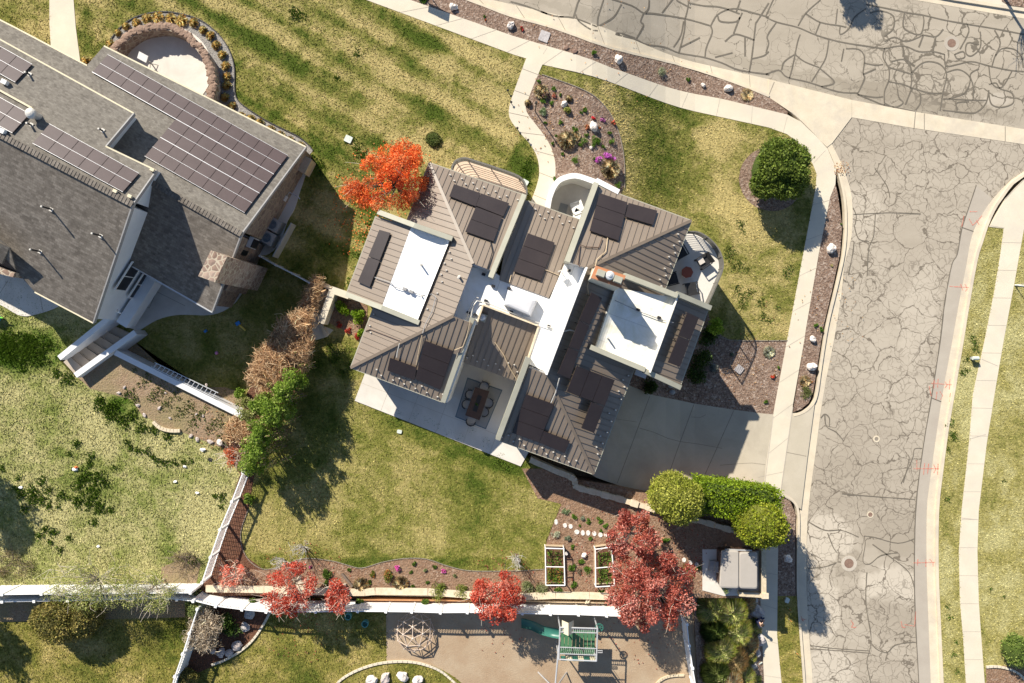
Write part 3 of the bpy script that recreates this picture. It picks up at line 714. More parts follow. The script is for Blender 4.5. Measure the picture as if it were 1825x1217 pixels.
R1 = [(1930, 262), (1825, 305), (1772.6, 351), (1747, 389), (1732, 422), (1721.6, 478), (1709, 542), (1698, 605), (1678, 715), (1658, 855), (1652, 910), (1651.6, 1009), (1655, 1111), (1659, 1217), (1661, 1300)]
R2 = [(1930, 275), (1825, 315), (1788, 353), (1767, 389), (1752, 432), (1742, 466), (1727, 550), (1718, 606), (1704, 689), (1691, 766), (1681, 842), (1674, 908), (1673, 1009), (1677, 1111), (1682, 1217), (1686, 1300)]
sheet('side_street', [(1518, 209), (1627, 228), (1825, 257), (1940, 275)] + R1 + LO[::-1], M['road_e'], -0.10, 0.4)
PL_ = [(1740, 330), (1726, 372), (1714, 409), (1706, 453), (1696, 473), (1683, 544), (1676, 605), (1660, 709), (1645, 799), (1632, 910), (1630, 1060), (1637.5, 1217), (1640, 1300)]
pr = [(1768, 354)] + R1[3:]
sheet('asphalt_strip', PL_ + pr[::-1], M['asphalt_patch'], -0.096, 0.05)
sheet('gutter', cr(LO, 3) + cr([(1474, 262), (1490, 300), (1502.5, 351), (1505, 402), (1501, 453), (1487, 517), (1472, 580), (1468, 603), (1460, 656), (1454, 702), (1451.6, 722), (1439, 816), (1427, 908), (1420, 925), (1420, 983), (1420, 1060), (1425, 1136), (1431, 1217), (1434, 1300)], 3)[::-1], M['gutter'], -0.088, 0.3)
sheet('gutter', cr(R1, 3) + cr(R2, 3)[::-1], M['gutter'], -0.088, 0.3)
jn = MB()
for a, b in zip([(1046, 88), (1205, 115), (1307, 148), (986, 51), (1112, 88)], [(1054, 52), (1212, 95), (1316, 126), (992, 31), (1121, 69)]):
    pass
N2 = [(560, -110), (740, -33), (830, 0), (860, 11), (910, 30), (986, 51), (1088, 87), (1205, 115), (1307, 148), (1370, 173)]
joints_between(jn, N1[:5], N2, 2.45, -0.088, 0.03)
sheet('gutter', N1[:5] + N2[::-1], [M['gutter'], M['joint']], -0.088, 0.3, extra=jn)
jn = MB(); joints_between(jn, N1[5:], [(1518, 209), (1627, 228), (1825, 257), (1950, 276)], 4.2, -0.086, 0.05, 0.9)
line_px(jn, [(1632, 196), (1629, 229)], 0.06, -0.082)
sheet('cross_gutter', N1[5:] + [(1950, 276), (1825, 257), (1627, 228), (1518, 209)], [M['gutter'], M['joint']], -0.086, 0.3, extra=jn)
jn = MB()
line_px(jn, [(1410, 200), (1428, 216), (1450, 238), (1470, 261)], 0.05, -0.052)
line_px(jn, [(1380, 146), (1371, 168)], 0.05, -0.052)
sheet('corner_apron', [(1370, 141), (1518, 178), (1518, 209), (1483, 255), (1474, 262), (1426, 216), (1410, 200), (1370, 173)], [M['gutter'], M['joint']], -0.056, 0.3, extra=jn)
# kerbs: the upstand between gutter and verge
def kerb(px, w=0.16, lift=0.035, side=1, name='kerb'):
    P = [G(p[0], p[1], lift) for p in px]; out = []
    for i, p in enumerate(P):
        d = P[min(i + 1, len(P) - 1)] - P[max(i - 1, 0)]; n = Vector((-d.y, d.x, 0)).normalized() * w * side
        out.append((p.x + n.x, p.y + n.y))
    sheet_w(name, [(p.x, p.y) for p in P] + out[::-1], M['gutter'], lift, 0.35)
kerb(cr(N2, 3), 0.16, side=1)
KE = cr([(1491, 300), (1503, 351), (1505.5, 402), (1501.5, 453), (1487.5, 517), (1472.5, 580), (1460.5, 656), (1454, 700), (1446, 720), (1430, 733), (1414, 738)], 4)
kerb(KE, 0.16, side=1)
kerb(cr([(1393, 884), (1410, 892), (1421, 915), (1420.5, 983), (1420.5, 1060), (1425.5, 1136), (1431.5, 1217), (1434, 1300)], 4), 0.16, side=1)
kerb(cr(R2, 3), 0.2, side=-1)
# pavements
SU = [(560, -62), (732.6, 0), (915, 64), (1088, 120), (1287, 176), (1370, 196), (1403, 204), (1426, 216), (1452, 240), (1474.5, 264), (1490, 300), (1489, 328), (1479.6, 351), (1459, 453), (1436, 588), (1434, 603), (1413, 722), (1391, 880), (1387, 950), (1385, 1131), (1393, 1217), (1398, 1300)]
SL = [(490, -60), (654, 0), (915, 97), (938, 104), (967, 115), (1370, 227), (1403, 239), (1429, 260), (1449, 293), (1455.5, 310), (1454, 333), (1434, 440), (1403, 605), (1380, 727), (1365, 829), (1360, 880), (1355, 960), (1353, 1076), (1358, 1127), (1362, 1217), (1366, 1300)]
jn = MB(); 
joints_between(jn, SU[:6], SL[:6], 2.1, 0.024, 0.03); joints_between(jn, SU[11:], SL[10:], 2.15, 0.024, 0.03)
line_px(jn, [(1413, 725), (1391, 878)], 0.05, 0.029); line_px(jn, [(1378, 741), (1362, 868)], 0.06, 0.029)
line_px(jn, [(1403, 208), (1396, 236)], 0.03, 0.029); line_px(jn, [(1471, 268), (1450, 290)], 0.03, 0.029); line_px(jn, [(975, 85), (968, 96)], 0.025, 0.029)
sheet('pavement', SU + SL[::-1], [M['concrete'], M['joint_pale']], 0.024, 0.3, extra=jn)
jn = MB()
line_px(jn, [(1402, 806), (1437, 813)], 0.04, 0.016); 
sheet('driveway_apron', [(1412, 736), (1430, 736), (1447, 723), (1452, 712), (1451.6, 722), (1439, 816), (1428, 908), (1410, 893), (1391, 882)], [M['drive'], M['joint']], 0.012, 0.3, extra=jn)
jn = MB()
for a, b in (((1158, 706), (1100, 861)), ((1237, 720), (1193, 842)), ((1308, 731), (1273, 859))): line_px(jn, [a, b], 0.045, 0.022)
line_px(jn, [(1140, 763), (1165, 770), (1190, 781), (1213, 787), (1250, 792), (1287, 799)], 0.03, 0.022)
line_px(jn, [(1283, 829), (1320, 826), (1340, 825), (1364, 828)], 0.03, 0.022)
line_px(jn, [(1232, 743), (1248, 744), (1258, 739)], 0.025, 0.022); line_px(jn, [(1090, 745), (1135, 752)], 0.02, 0.022)
sheet('driveway', [(1105, 675), (1125, 688), (1162, 703.6), (1237, 719), (1307, 730), (1356, 736.4), (1379, 738.6), (1372, 790), (1360, 872), (1200, 866), (1165, 886), (1100, 864), (1063, 851), (1030, 830)], [M['drive'], M['joint']], 0.018, 0.3, extra=jn)
E5L = [(1764, 404), (1789, 407), (1783, 453), (1772.6, 516.5), (1755, 606), (1734, 702), (1727, 791), (1714, 909), (1709, 983), (1711, 1072.6), (1716.5, 1136), (1721.6, 1217), (1725, 1300)]
E5R = [(1910, 300), (1825, 408), (1808, 504), (1789, 606), (1772.6, 702), (1758.6, 791), (1744.5, 909), (1742, 983), (1744.5, 1072.6), (1748, 1123.5), (1755, 1217), (1759, 1300)]
jn = MB(); joints_between(jn, E5L[1:], E5R[1:], 1.75, 0.024, 0.025)
line_px(jn, [(1790, 356), (1825, 320)], 0.05, 0.03); line_px(jn, [(1765, 402), (1790, 406)], 0.04, 0.03)
for a, b in (((1750, 640), (1778, 652)), ((1729, 782), (1757, 774)), ((1714, 923), (1742, 926))): line_px(jn, [a, b], 0.05, 0.03)
sheet('pavement', [(1910, 287), (1825, 320), (1791, 357), (1771, 391)] + E5L + E5R[::-1], [M['concrete'], M['joint_pale']], 0.024, 0.3, extra=jn)
# lawns
lawn_front = [(-140, -160), (490, -60), (654, 0), (915, 97), (1000, 124), (1000, 560), (560, 640), (556, 500), (462, 455), (300, 300), (-140, 260)]
lawn_corner = [(1000, 124), (1370, 227), (1403, 239), (1429, 260), (1449, 293), (1455.5, 310), (1454, 333), (1434, 440), (1403, 607), (1300, 606), (1262, 590), (1000, 560)]
lawn_back = [(556, 500), (700, 600), (720, 690), (965, 830), (1000, 898), (973, 965), (970, 1016), (915, 1018), (840, 1018), (800, 1010), (760, 997), (720, 996), (680, 1003), (645, 1013), (620, 1008), (590, 1000), (540, 996), (500, 1010), (470, 1015), (438, 991), (428, 953), (443, 907), (452, 840), (500, 760), (545, 660), (552, 600)]
lawn_west = [(-140, 430), (60, 470), (172, 540), (180, 572), (103, 640), (134, 672), (160, 668), (200, 690), (275, 720), (325, 748), (400, 788), (428, 845), (360, 1040), (300, 1046), (-140, 1050)]
lawn_shade = [(195, 560), (400, 470), (440, 420), (465, 455), (560, 502), (553, 560), (472, 650), (445, 700), (432, 742), (300, 690), (205, 632)]
lawn_south = [(-140, 1066), (330, 1066), (690, 1082), (690, 1320), (-140, 1320)]
lawn_strip = [(1686, 1300), (1682, 1217), (1677, 1111), (1673, 1009), (1674, 908), (1681, 842), (1691, 766), (1704, 689), (1718, 606), (1727, 550), (1742, 466), (1752, 432), (1762, 405)] + E5L[1:]
lawn_east = E5R[1:] + [(2050, 1320), (2050, 380)]
lawn_verge = [(1386, 1062), (1420, 1062), (1425, 1136), (1431, 1217), (1434, 1300), (1398, 1300), (1393, 1217), (1385, 1131)]
for nm, po, k, lf, dr in (('front_lawn', lawn_front, 'front', 0, 0), ('corner_lawn', lawn_corner, 'corner', 0, 0), ('back_lawn', lawn_back, 'back', 0.002, 0), ('west_lawn', lawn_west, 'west', 0, 0), ('side_lawn', lawn_shade, 'back', -0.004, -0.9), ('south_lawn', lawn_south, 'south', 0, -0.5), ('verge_lawn', lawn_strip, 'east', 0, 0), ('east_lawn', lawn_east, 'east', 0, 0), ('verge_lawn', lawn_verge, 'south', 0, 0)):
    sheet(nm, po, M['lawn_' + k], lf, 1.3, dr)
# front path, beds, patios
PATHL = cr([(938, 103), (922, 146), (909, 184), (907, 203), (912, 217), (928, 238), (943, 255), (957, 279), (961, 308), (955, 335), (943, 366)], 4)
PATHR = cr([(967, 114), (951, 152), (941, 178), (937, 192), (942, 205), (956, 223), (975, 249), (987, 276), (990, 308), (984, 335), (968, 376)], 4)
jn = MB(); joints_between(jn, PATHL, PATHR, 1.35, 0.028, 0.025)
path_poly = PATHL + PATHR[::-1]
sheet('path', path_poly, [M['concrete'], M['joint']], 0.028, 0.3, extra=jn)
bed_front = [(968, 117), (966, 130)] + PATHR[2:] + [(1000, 400), (1110, 345)] + cr([(1114, 330), (1113, 300), (1110, 268), (1101, 232), (1085, 199), (1060, 172), (1030, 156), (995, 143), (975, 136), (966, 131)], 4)
bed_front = PATHR[2:] + [(985, 380), (1100, 360)] + cr([(1113, 330), (1113, 300), (1110, 268), (1101, 232), (1085, 199), (1060, 172), (1030, 156), (995, 143), (964, 134)], 4)
sheet('planting_bed', bed_front, M['mulch'], 0.022, 0.3)
PN = N2[3:] + [(1388, 186), (1404, 199)] + [(1403, 204), (1370, 196), (1287, 176), (1088, 120), (915, 64), (732.6, 0), (560, -62), (560, -109), (740, -33), (830, 0)]
sheet('verge_bed', PN, M['mulch'], 0.012, 0.3)
verge_e = [(1489, 329), (1493, 345), (1501, 402), (1497, 453), (1483, 517), (1468, 580), (1456, 656), (1449, 700), (1441, 718), (1427, 730), (1414, 734), (1434, 603), (1436, 588), (1459, 453), (1479.6, 351)]
sheet('verge_bed', verge_e, M['mulch'], 0.012, 0.3)
sheet('verge_bed', [(1391, 885), (1408, 893), (1418, 915), (1417, 983), (1418, 1062), (1386, 1062), (1387, 950)], M['mulch'], 0.012, 0.3)
bed_e = [(1180, 540), (1262, 555), (1268, 588), (1300, 605), (1403, 607), (1380, 727), (1379, 739), (1356, 737), (1307, 731), (1237, 720), (1162, 705), (1110, 680)]
sheet('gravel_bed', bed_e, M['mulch'], 0.014, 0.3)
bush_bed = [(1378 + 61 * math.cos(t) * (1.0 if math.cos(t) < 0 else 0.9), 318 + 58 * math.sin(t)) for t in [2 * math.pi * k / 40 for k in range(40)]]
sheet('tree_ring', bush_bed, M['mulch'], 0.02, 0.3)
bed_hedge = [(556, 500), (556, 575), (545, 660), (500, 760), (455, 835), (443, 907), (428, 953), (438, 991), (470, 1016), (470, 1062), (352, 1062), (360, 1040), (428, 845), (396, 800), (430, 740), (440, 700), (472, 648), (528, 560)]
sheet('hedge_bed', bed_hedge, M['mulch_dark'], 0.022, 1.3)
bed_s = cr([(420, 1012), (470, 1016), (500, 1011), (540, 997), (590, 1001), (620, 1009), (645, 1014), (680, 1004), (720, 997), (760, 998), (800, 1011), (840, 1019), (915, 1019), (975, 1016)], 4) + [(975, 1060), (420, 1060)]
sheet('flower_bed', bed_s, M['mulch_red'], 0.024, 1.3)
garden = [(930, 835), (965, 835), (1000, 850), (1100, 867), (1165, 885), (1200, 867), (1366, 871), (1366, 962), (1364, 1066), (972, 1064), (971, 1015), (974, 965), (1001, 898), (958, 888)]
sheet('kitchen_garden', garden, M['mulch_red'], 0.021, 2.6, flat=True)
bed_w = [(205, 630), (300, 680), (432, 742), (400, 800), (380, 792), (330, 772), (300, 765), (252, 738), (235, 712), (160, 692), (136, 670), (200, 626)]
sheet('planting_bed', bed_w, M['soil'], 0.018, 1.3)
sheet('planting_bed', [(200, 626), (430, 738), (432, 700), (400, 690), (330, 690), (235, 605)], M['soil'], 0.010, 0.8, -0.9)
sheet('planting_bed', [(288, 1010), (315, 1000), (358, 1004), (345, 1060), (285, 1060)], M['soil'], 0.016, 1.3)
sand_poly = [(688, 1082), (1240, 1080), (1250, 1320), (690, 1320)]
sheet('play_area', sand_poly, M['sand'], 0.01, 1.4, -0.5, flat=True)
oval = cr([(590, 1235), (625, 1200), (665, 1183), (710, 1178), (755, 1182), (790, 1195), (822, 1217), (850, 1250)], 5) + [(850, 1320), (590, 1320)]
sheet('lawn_oval', oval, M['lawn_south'], 0.03, 0.4, -0.5, flat=True)
sheet('planting_bed', [(440, 1085), (486, 1086), (470, 1112), (445, 1145), (395, 1180), (318, 1215), (345, 1080)], M['mulch_dark'], 0.012, 0.3, -0.5)
sheet('planting_bed', [(-140, 1066), (330, 1068), (330, 1100), (-140, 1112)], M['soil'], 0.012, 0.3, -0.5)
slope_bed = [(1236, 1062), (1356, 1064), (1358, 1127), (1362, 1217), (1366, 1310), (1248, 1310)]
sheet('planting_slope', slope_bed, M['mulch'], 0.01, 1.5, -0.1, flat='gz')
sheet('planting_bed', [(1757, 1190), (1790, 1186), (1830, 1196), (1900, 1210), (1900, 1300), (1759, 1300)], M['mulch_red'], 0.02, 0.3)
# patio behind the house
jn = MB()
def uv(o, a, b): return (o[0] + a * 0.930 - b * 0.352, o[1] + a * 0.369 + b * 0.936)
for a in (50, 103, 155, 207, 258): line_px(jn, [uv((632, 714), a, 0), uv((632, 714), a, -62 if a < 150 else -120)], 0.02, 0.064)
line_px(jn, [uv((632, 714), 0, -34), uv((632, 714), 310, -38)], 0.02, 0.064)
patio_poly = [(660, 640), (632, 714), (928, 831), (942, 806), (960, 640), (850, 590)]
sheet('patio', patio_poly, [M['patio'], M['joint_pale']], 0.06, 0.3, extra=jn)
# neighbour's concrete, gravel and courtyard
sheet('path', [(88, -60), (131, -60), (131, 0), (135, 50), (143, 110), (160, 130), (92, 110), (88, 40)], M['concrete'], 0.03, 0.3)
RINGO = cr([(188, 92), (193.6, 79), (209, 56), (237, 33), (280, 21.6), (318, 24), (356.6, 35.7), (387, 58.6), (407.5, 86.6), (418, 120), (419, 163), (428, 183), (460, 206), (488, 222), (529, 242), (549, 257), (558, 268)], 4)
ring_poly = RINGO + [(540, 290), (420, 230), (300, 170), (190, 110)]
sheet('gravel_border', ring_poly, M['gravel'], 0.02, 0.3)
court = [(298 + 80 * math.cos(t), 122 + 76 * math.sin(t)) for t in [2 * math.pi * k / 48 for k in range(48)]]
sheet('courtyard', court, M['patio'], 0.05, 0.3)
jn = MB(); line_px(jn, [(230, 530), (266, 549)], 0.025, -0.86); line_px(jn, [(266, 549), (286, 503)], 0.025, -0.86); line_px(jn, [(240, 500), (330, 545)], 0.025, -0.86)
sheet('patio', cr([(247, 590), (280, 570), (318, 561), (377, 561), (413, 545), (433, 520), (445, 500), (470, 440)], 4) + [(430, 400), (255, 440), (205, 575)], [M['patio'], M['joint']], 0.035 - 0.9, 0.8, extra=jn)
jn = MB(); line_px(jn, [(70, 520), (77, 557)], 0.025, 0.044); line_px(jn, [(0, 522), (14, 500)], 0.025, 0.044)
sheet('patio', cr([(-60, 520), (0, 543), (38, 563), (76, 557), (104, 546), (125, 530)], 4) + [(110, 470), (-60, 460)], [M['patio'], M['joint']], 0.04, 1.3, extra=jn)
sheet('service_pad', cr([(545, 285), (548, 300), (535, 340), (525, 372), (512, 395), (500, 430), (480, 452), (462, 455)], 3) + [(440, 440), (470, 380), (520, 280)], M['patio'], 0.03, 0.3)
# painted utility marks on the side street and its kerbs
pm = MB()
for px, w in (([(1628, 835), (1680, 835)], 0.05), ([(1648, 825), (1646, 846)], 0.05), ([(1655, 826), (1653, 845)], 0.05), ([(1664, 828), (1668, 836), (1664, 843)], 0.05), ([(1672, 826), (1671, 846)], 0.06), ([(1634, 838), (1634, 820)], 0.04),
    ([(1660, 683), (1704, 686)], 0.05), ([(1665, 676), (1664, 692)], 0.05), ([(1672, 675), (1671, 692)], 0.05), ([(1684, 680), (1688, 686), (1684, 691)], 0.05), ([(1693, 676), (1692, 694)], 0.05), ([(1660, 706), (1656, 688)], 0.05),
    ([(1670, 698), (1668, 712)], 0.05), ([(1675, 697), (1680, 705), (1676, 712)], 0.04), ([(1694, 700), (1692, 716)], 0.05), ([(1700, 700), (1696, 714)], 0.05),
    ([(1692, 510), (1738, 513)], 0.05), ([(1712, 506), (1716, 517)], 0.05), ([(1720, 506), (1724, 515), (1720, 519)], 0.05), ([(1728, 507), (1727, 519)], 0.05),
    ([(1728, 377), (1742, 377)], 0.05), ([(1714, 404), (1718, 384)], 0.04), ([(1727, 389), (1734, 402)], 0.05), ([(1733, 402), (1744, 392), (1750, 384)], 0.05), ([(1740, 392), (1745, 400)], 0.05),
    ([(1628, 1003), (1672, 1002)], 0.05), ([(1636, 996), (1635, 1008)], 0.06), ([(1650, 996), (1650, 1010)], 0.05), ([(1657, 996), (1663, 1003), (1663, 1010)], 0.05),
    ([(1516, 1105), (1521, 1112), (1517, 1118), (1526, 1118)], 0.06), ([(1606, 1107), (1608, 1118), (1614, 1118)], 0.06), ([(1612, 1113), (1630, 1116), (1632, 1090)], 0.05), ([(1420, 1103), (1438, 1104)], 0.06), ([(1427, 1098), (1432, 1108)], 0.06)):
    line_px(pm, px, w * 1.25, -0.076)
o = pm.build('survey_marks', M['paint_red']); tag(o, kind='structure')
# tar-sealed cracks traced on the main street
tr = MB()
def seal(px, w=0.11, z=-0.088):
    q = cr(px, 4) if len(px) > 2 else px
    P = [G(a, b, z) for a, b in q]; n = len(P); 
    for i in range(n - 1):
        ww = w * (0.75 + 0.5 * abs(mnoise.noise(P[i] * 0.9)))
        seg_strip(tr, P[i], P[i + 1] + (P[i + 1] - P[i]) * 0.12, ww, z + 0.0002 * (i % 3))
def c9(pts, ox=910, oy=0, k=3.926): return [(ox + x / k, oy + y / k) for x, y in pts]
for p in ([(0, 10), (120, 45), (300, 110), (440, 125), (600, 185)], [(440, 120), (470, 20), (490, -20)], [(455, 100), (480, 150), (560, 205), (610, 215)], [(610, 185), (612, 120), (650, 0)], [(620, 180), (720, 120), (775, 30)],
          [(700, -10), (850, 40), (930, 90), (1000, 95), (1220, 130), (1400, 180)], [(930, 95), (910, 150), (930, 180), (880, 270)], [(890, 280), (740, 240), (780, 235), (870, 265)], [(890, 280), (950, 310), (1080, 330), (1180, 370), (1350, 400), (1480, 440), (1600, 490), (1806, 520)],
          [(1220, 130), (1215, 220), (1180, 360)], [(1140, 330), (1190, 250), (1210, 150)], [(1190, 330), (1310, 270)], [(1250, -10), (1235, 80), (1220, 130)], [(1400, 180), (1410, 230), (1370, 330), (1360, 400)], [(1400, 180), (1450, 100), (1560, 60), (1700, 90), (1806, 120)],
          [(1450, 110), (1470, 150), (1580, 150), (1620, 90)], [(1560, 235), (1600, 130)], [(1500, 290), (1565, 240), (1640, 255), (1705, 280)], [(1640, 260), (1640, 380)], [(1715, 160), (1690, 380), (1670, 500)], [(1806, 20), (1730, 140), (1715, 160)], [(1690, 410), (1770, 390), (1806, 360)], [(970, 0), (965, 60), (940, 90)], [(1060, 90), (1130, 0)], [(1250, 20), (1350, 40), (1470, 50), (1600, 95)], [(1160, 0), (1250, 50)], [(1580, 80), (1605, 10)], [(1430, 400), (1540, 372)]):
    seal(c9(p), 0.12)
for p in ([(0, 120), (80, 155), (220, 190), (340, 240), (450, 275), (560, 300), (690, 320), (830, 340)], [(0, 110), (50, 0)], [(225, 180), (280, 90), (380, 0)], [(280, 95), (380, 155), (520, 180), (560, 190)], [(380, 155), (350, 230)], [(500, 60), (490, 155)], [(520, 180), (520, 240), (580, 200), (620, 120), (700, 60)],
          [(240, 240), (220, 300), (190, 450), (165, 545)], [(0, 370), (20, 300), (10, 250), (70, 160)], [(0, 520), (90, 490), (150, 540), (300, 575), (500, 640), (640, 650)], [(110, 490), (130, 430), (210, 375)], [(440, 280), (420, 400), (370, 490), (320, 570)], [(380, 480), (480, 575), (390, 605)], [(210, 385), (270, 430), (370, 470)],
          [(545, 340), (530, 420)], [(560, 340), (650, 345), (690, 400), (680, 510), (690, 550), (640, 660)], [(690, 440), (760, 455), (820, 450)], [(680, 520), (760, 485)], [(640, 660), (740, 700), (830, 735), (1040, 780)], [(640, 660), (760, 680), (820, 675)],
          [(830, 340), (820, 400), (860, 480), (860, 560), (830, 640), (830, 735)], [(860, 570), (960, 590), (1040, 620), (1150, 650), (1230, 650)], [(880, 430), (960, 415), (1010, 460), (1020, 560), (1010, 620)], [(860, 470), (1010, 515)], [(1020, 510), (1080, 450), (1140, 430), (1220, 450), (1265, 520), (1240, 640), (1220, 770)], [(1265, 505), (1340, 485), (1400, 510), (1430, 560), (1390, 650), (1280, 690)],
          [(830, 250), (890, 200), (890, 110), (800, 75), (730, 90)], [(700, 30), (830, 55), (1000, 90), (1100, 105), (1250, 140), (1420, 170), (1600, 200), (1806, 240)], [(970, 90), (960, 180), (1000, 220), (1080, 240), (1105, 160), (1100, 105)], [(830, 290), (900, 260), (980, 290), (1070, 260), (1100, 245), (1190, 255), (1240, 205)], [(1070, 330), (1100, 250)], [(1190, 255), (1170, 350)],
          [(830, 340), (960, 320), (1070, 360), (1170, 360), (1250, 380)], [(960, 340), (970, 400), (1040, 460)], [(1400, 160), (1420, 220), (1360, 340)], [(1500, 220), (1500, 330), (1440, 390), (1400, 370), (1410, 300), (1490, 310)], [(1320, 380), (1380, 360), (1390, 400), (1340, 410), (1320, 380)], [(1600, 210), (1640, 300), (1600, 400), (1580, 470)], [(1600, 400), (1650, 340), (1740, 345), (1790, 400), (1800, 470)],
          [(1250, 380), (1260, 460), (1340, 450), (1440, 430), (1560, 460), (1700, 490), (1806, 500)], [(1560, 460), (1580, 580), (1650, 610), (1720, 500)], [(1450, 700), (1450, 600), (1430, 520), (1490, 480)], [(1560, 630), (1540, 720), (1480, 780), (1420, 790), (1240, 770)], [(1560, 590), (1610, 580), (1640, 620), (1720, 650), (1730, 720), (1650, 750), (1580, 730), (1560, 660)], [(1240, 690), (1450, 700), (1540, 700)], [(1340, 770), (1335, 720), (1420, 710)], [(920, 620), (930, 680), (960, 720), (900, 750), (830, 720)], [(1080, 650), (1080, 720), (1040, 780)], [(1020, 620), (980, 720)]):
    seal(c9(p, 1365, 0), 0.105)
o = tr.build('crack_sealant', M['tar']); tag(o, kind='structure')
tr2 = MB()
def seal2(px, w=0.075, z=-0.0885):
    global tr
    q = cr(px, 4) if len(px) > 2 else px; P = [G(a, b, z) for a, b in q]
    for i in range(len(P) - 1): seg_strip(tr2, P[i], P[i + 1] + (P[i + 1] - P[i]) * 0.1, w * (0.6 + 0.8 * abs(mnoise.noise(P[i]))), z + 0.0002 * (i % 3))
seal2(PL_, 0.09)
for p in ([(1521, 382), (1560, 380), (1590, 379), (1640, 381)], [(1714, 405), (1734, 412)], [(1660, 709), (1678, 716)], [(1559, 300), (1580, 330), (1586, 352)], [(1520, 370), (1526, 384), (1524, 400)], [(1560, 382), (1557, 420), (1548, 445), (1546, 490)], [(1522, 400), (1530, 425), (1548, 430)], [(1512, 490), (1520, 450), (1522, 430)],
          [(1470, 740), (1473, 760), (1490, 770), (1503, 785)], [(1463, 745), (1470, 738), (1478, 745), (1478, 760)], [(1440, 1013), (1470, 1010), (1490, 1003)], [(1540, 955), (1542, 970), (1538, 1000), (1550, 1005), (1570, 990), (1600, 985)], [(1540, 955), (1560, 958), (1600, 968), (1630, 960)], [(1545, 1020), (1543, 1060), (1545, 1090), (1552, 1130), (1551, 1155), (1545, 1180), (1552, 1217)], [(1443, 1150), (1480, 1155), (1520, 1158), (1550, 1160)], [(1443, 1156), (1500, 1160), (1550, 1164)], [(1550, 1140), (1560, 1155), (1580, 1163), (1595, 1150), (1620, 1145), (1632, 1145)], [(1441, 930), (1470, 945), (1500, 945), (1530, 957)], [(1475, 950), (1485, 975), (1492, 985)], [(1555, 970), (1590, 995), (1620, 1020), (1630, 1050)], [(1500, 880), (1560, 885), (1630, 890)], [(1610, 860), (1620, 820), (1618, 810)], [(1606, 862), (1618, 836), (1627, 815), (1630, 800), (1643, 799)]):
    seal2(p)
o = tr2.build('crack_sealant', M['tar']); tag(o, kind='structure')
# ================================================================== the modern house
def clip_line(poly, o, d):
    """segments of the line o+t*d inside a 2-D polygon"""
    ts = []; n = len(poly)
    for i in range(n):
        ax, ay = poly[i]; bx, by = poly[(i + 1) % n]; ex, ey = bx - ax, by - ay
        den = d[0] * ey - d[1] * ex
        if abs(den) < 1e-9: continue
        t = ((ax - o[0]) * ey - (ay - o[1]) * ex) / den; u = ((ax - o[0]) * d[1] - (ay - o[1]) * d[0]) / den
        if 0 <= u < 1: ts.append(t)
    ts.sort(); return [(ts[i], ts[i + 1]) for i in range(0, len(ts) - 1, 2)]
def slope(mb, sm, px, pl, spacing=0.345, thick=0.14, seam=0.042, sw=0.03, margin=0.03, phase=0.5):
    """one roof plane seen in the photo as polygon px: slab plus standing seams along the fall"""
    ring = [PL(p[0], p[1], pl) for p in px]; mb.slab(ring, thick)
    n = pl[0]; fall = Vector((n.x, n.y, 0)).normalized(); c = Vector((-fall.y, fall.x, 0))
    poly = [(p.x, p.y) for p in ring]
    vals = [p.x * c.x + p.y * c.y for p in ring]; lo, hi = min(vals), max(vals)
    k = lo + spacing * phase
    while k < hi:
        for t0, t1 in clip_line(poly, (c.x * k, c.y * k), (fall.x, fall.y)):
            if t1 - t0 < 0.25: continue
            a = c * k + fall * (t0 + margin); b = c * k + fall * (t1 - margin)
            a.z = plz(pl, a.x, a.y) + seam * 0.5 - 0.004; b.z = plz(pl, b.x, b.y) + seam * 0.5 - 0.004
            sm.bar(a, b, sw, seam, up=n)
        k += spacing
    return ring
def panels(root, pl, quad, rows, cols, mat='panel', gap=0.02, lift=0.13, frame='alu', skip=(), names='solar_panel', feet=True, bars=None):
    """array of framed panels: quad = 4 photo corners (00, 10, 11, 01) read at panel height"""
    A, B, C_, D = [PL(p[0], p[1], pl, lift) for p in quad]; n = pl[0]
    def at(u, v): return A.lerp(B, u).lerp(D.lerp(C_, u), v)
    first = None
    for r in range(rows):
        for c in range(cols):
            if (r, c) in skip: continue
            e0 = gap / (B - A).length; e1 = gap / (D - A).length
            u0, u1 = c / cols + e0 / 2, (c + 1) / cols - e0 / 2; v0, v1 = r / rows + e1 / 2, (r + 1) / rows - e1 / 2
            q = [at(u0, v0), at(u1, v0), at(u1, v1), at(u0, v1)]
            mb = MB(); mb.mat(1).hull([p - n * 0.045 for p in q], q)
            cc = sum(q, Vector()) / 4; w = 0.010 / max(0.5, (q[1] - q[0]).length / 2)
            top = [p.lerp(cc, 0.022) + n * 0.004 for p in q]
            mb.mat(0).hull([p - n * 0.006 for p in top], top)
            if feet:
                for p in (q[0], q[2]):
                    pp = p.lerp(cc, 0.2); mb.mat(1).bar(pp - n * 0.04, pp - n * (lift - 0.01), 0.04)
            mb.build(names, [M[mat], M[frame]], root)
    if bars:                                  # pale mounting rails show between the rows
        for r in range(rows + 1):
            c0 = min([c for c in range(cols) for q in (r - 1, r) if 0 <= q < rows and (q, c) not in skip]) / cols; c1 = 1.0
            w_ = bars * (1.9 if r in (2, 4) and rows == 6 else 1.0); mb = MB(); mb.bar(at(c0, r / rows) - n * 0.004, at(c1, r / rows) - n * 0.004, w_, 0.03, up=n); mb.build('mounting_rail', M['alu'], root)
def wallbar(mb, p0, p1, w, zt0, zt1, zb0, zb1):
    a, b = W(*p0, zt0), W(*p1, zt1); d = Vector((b.x - a.x, b.y - a.y, 0)).normalized(); s = Vector((-d.y, d.x, 0)) * (w / 2)
    top = [a - s, b - s, b + s, a + s]
    bot = [Vector((p.x, p.y, z)) for p, z in zip(top, (zb0, zb1, zb1, zb0))]
    mb.hull(bot, top)
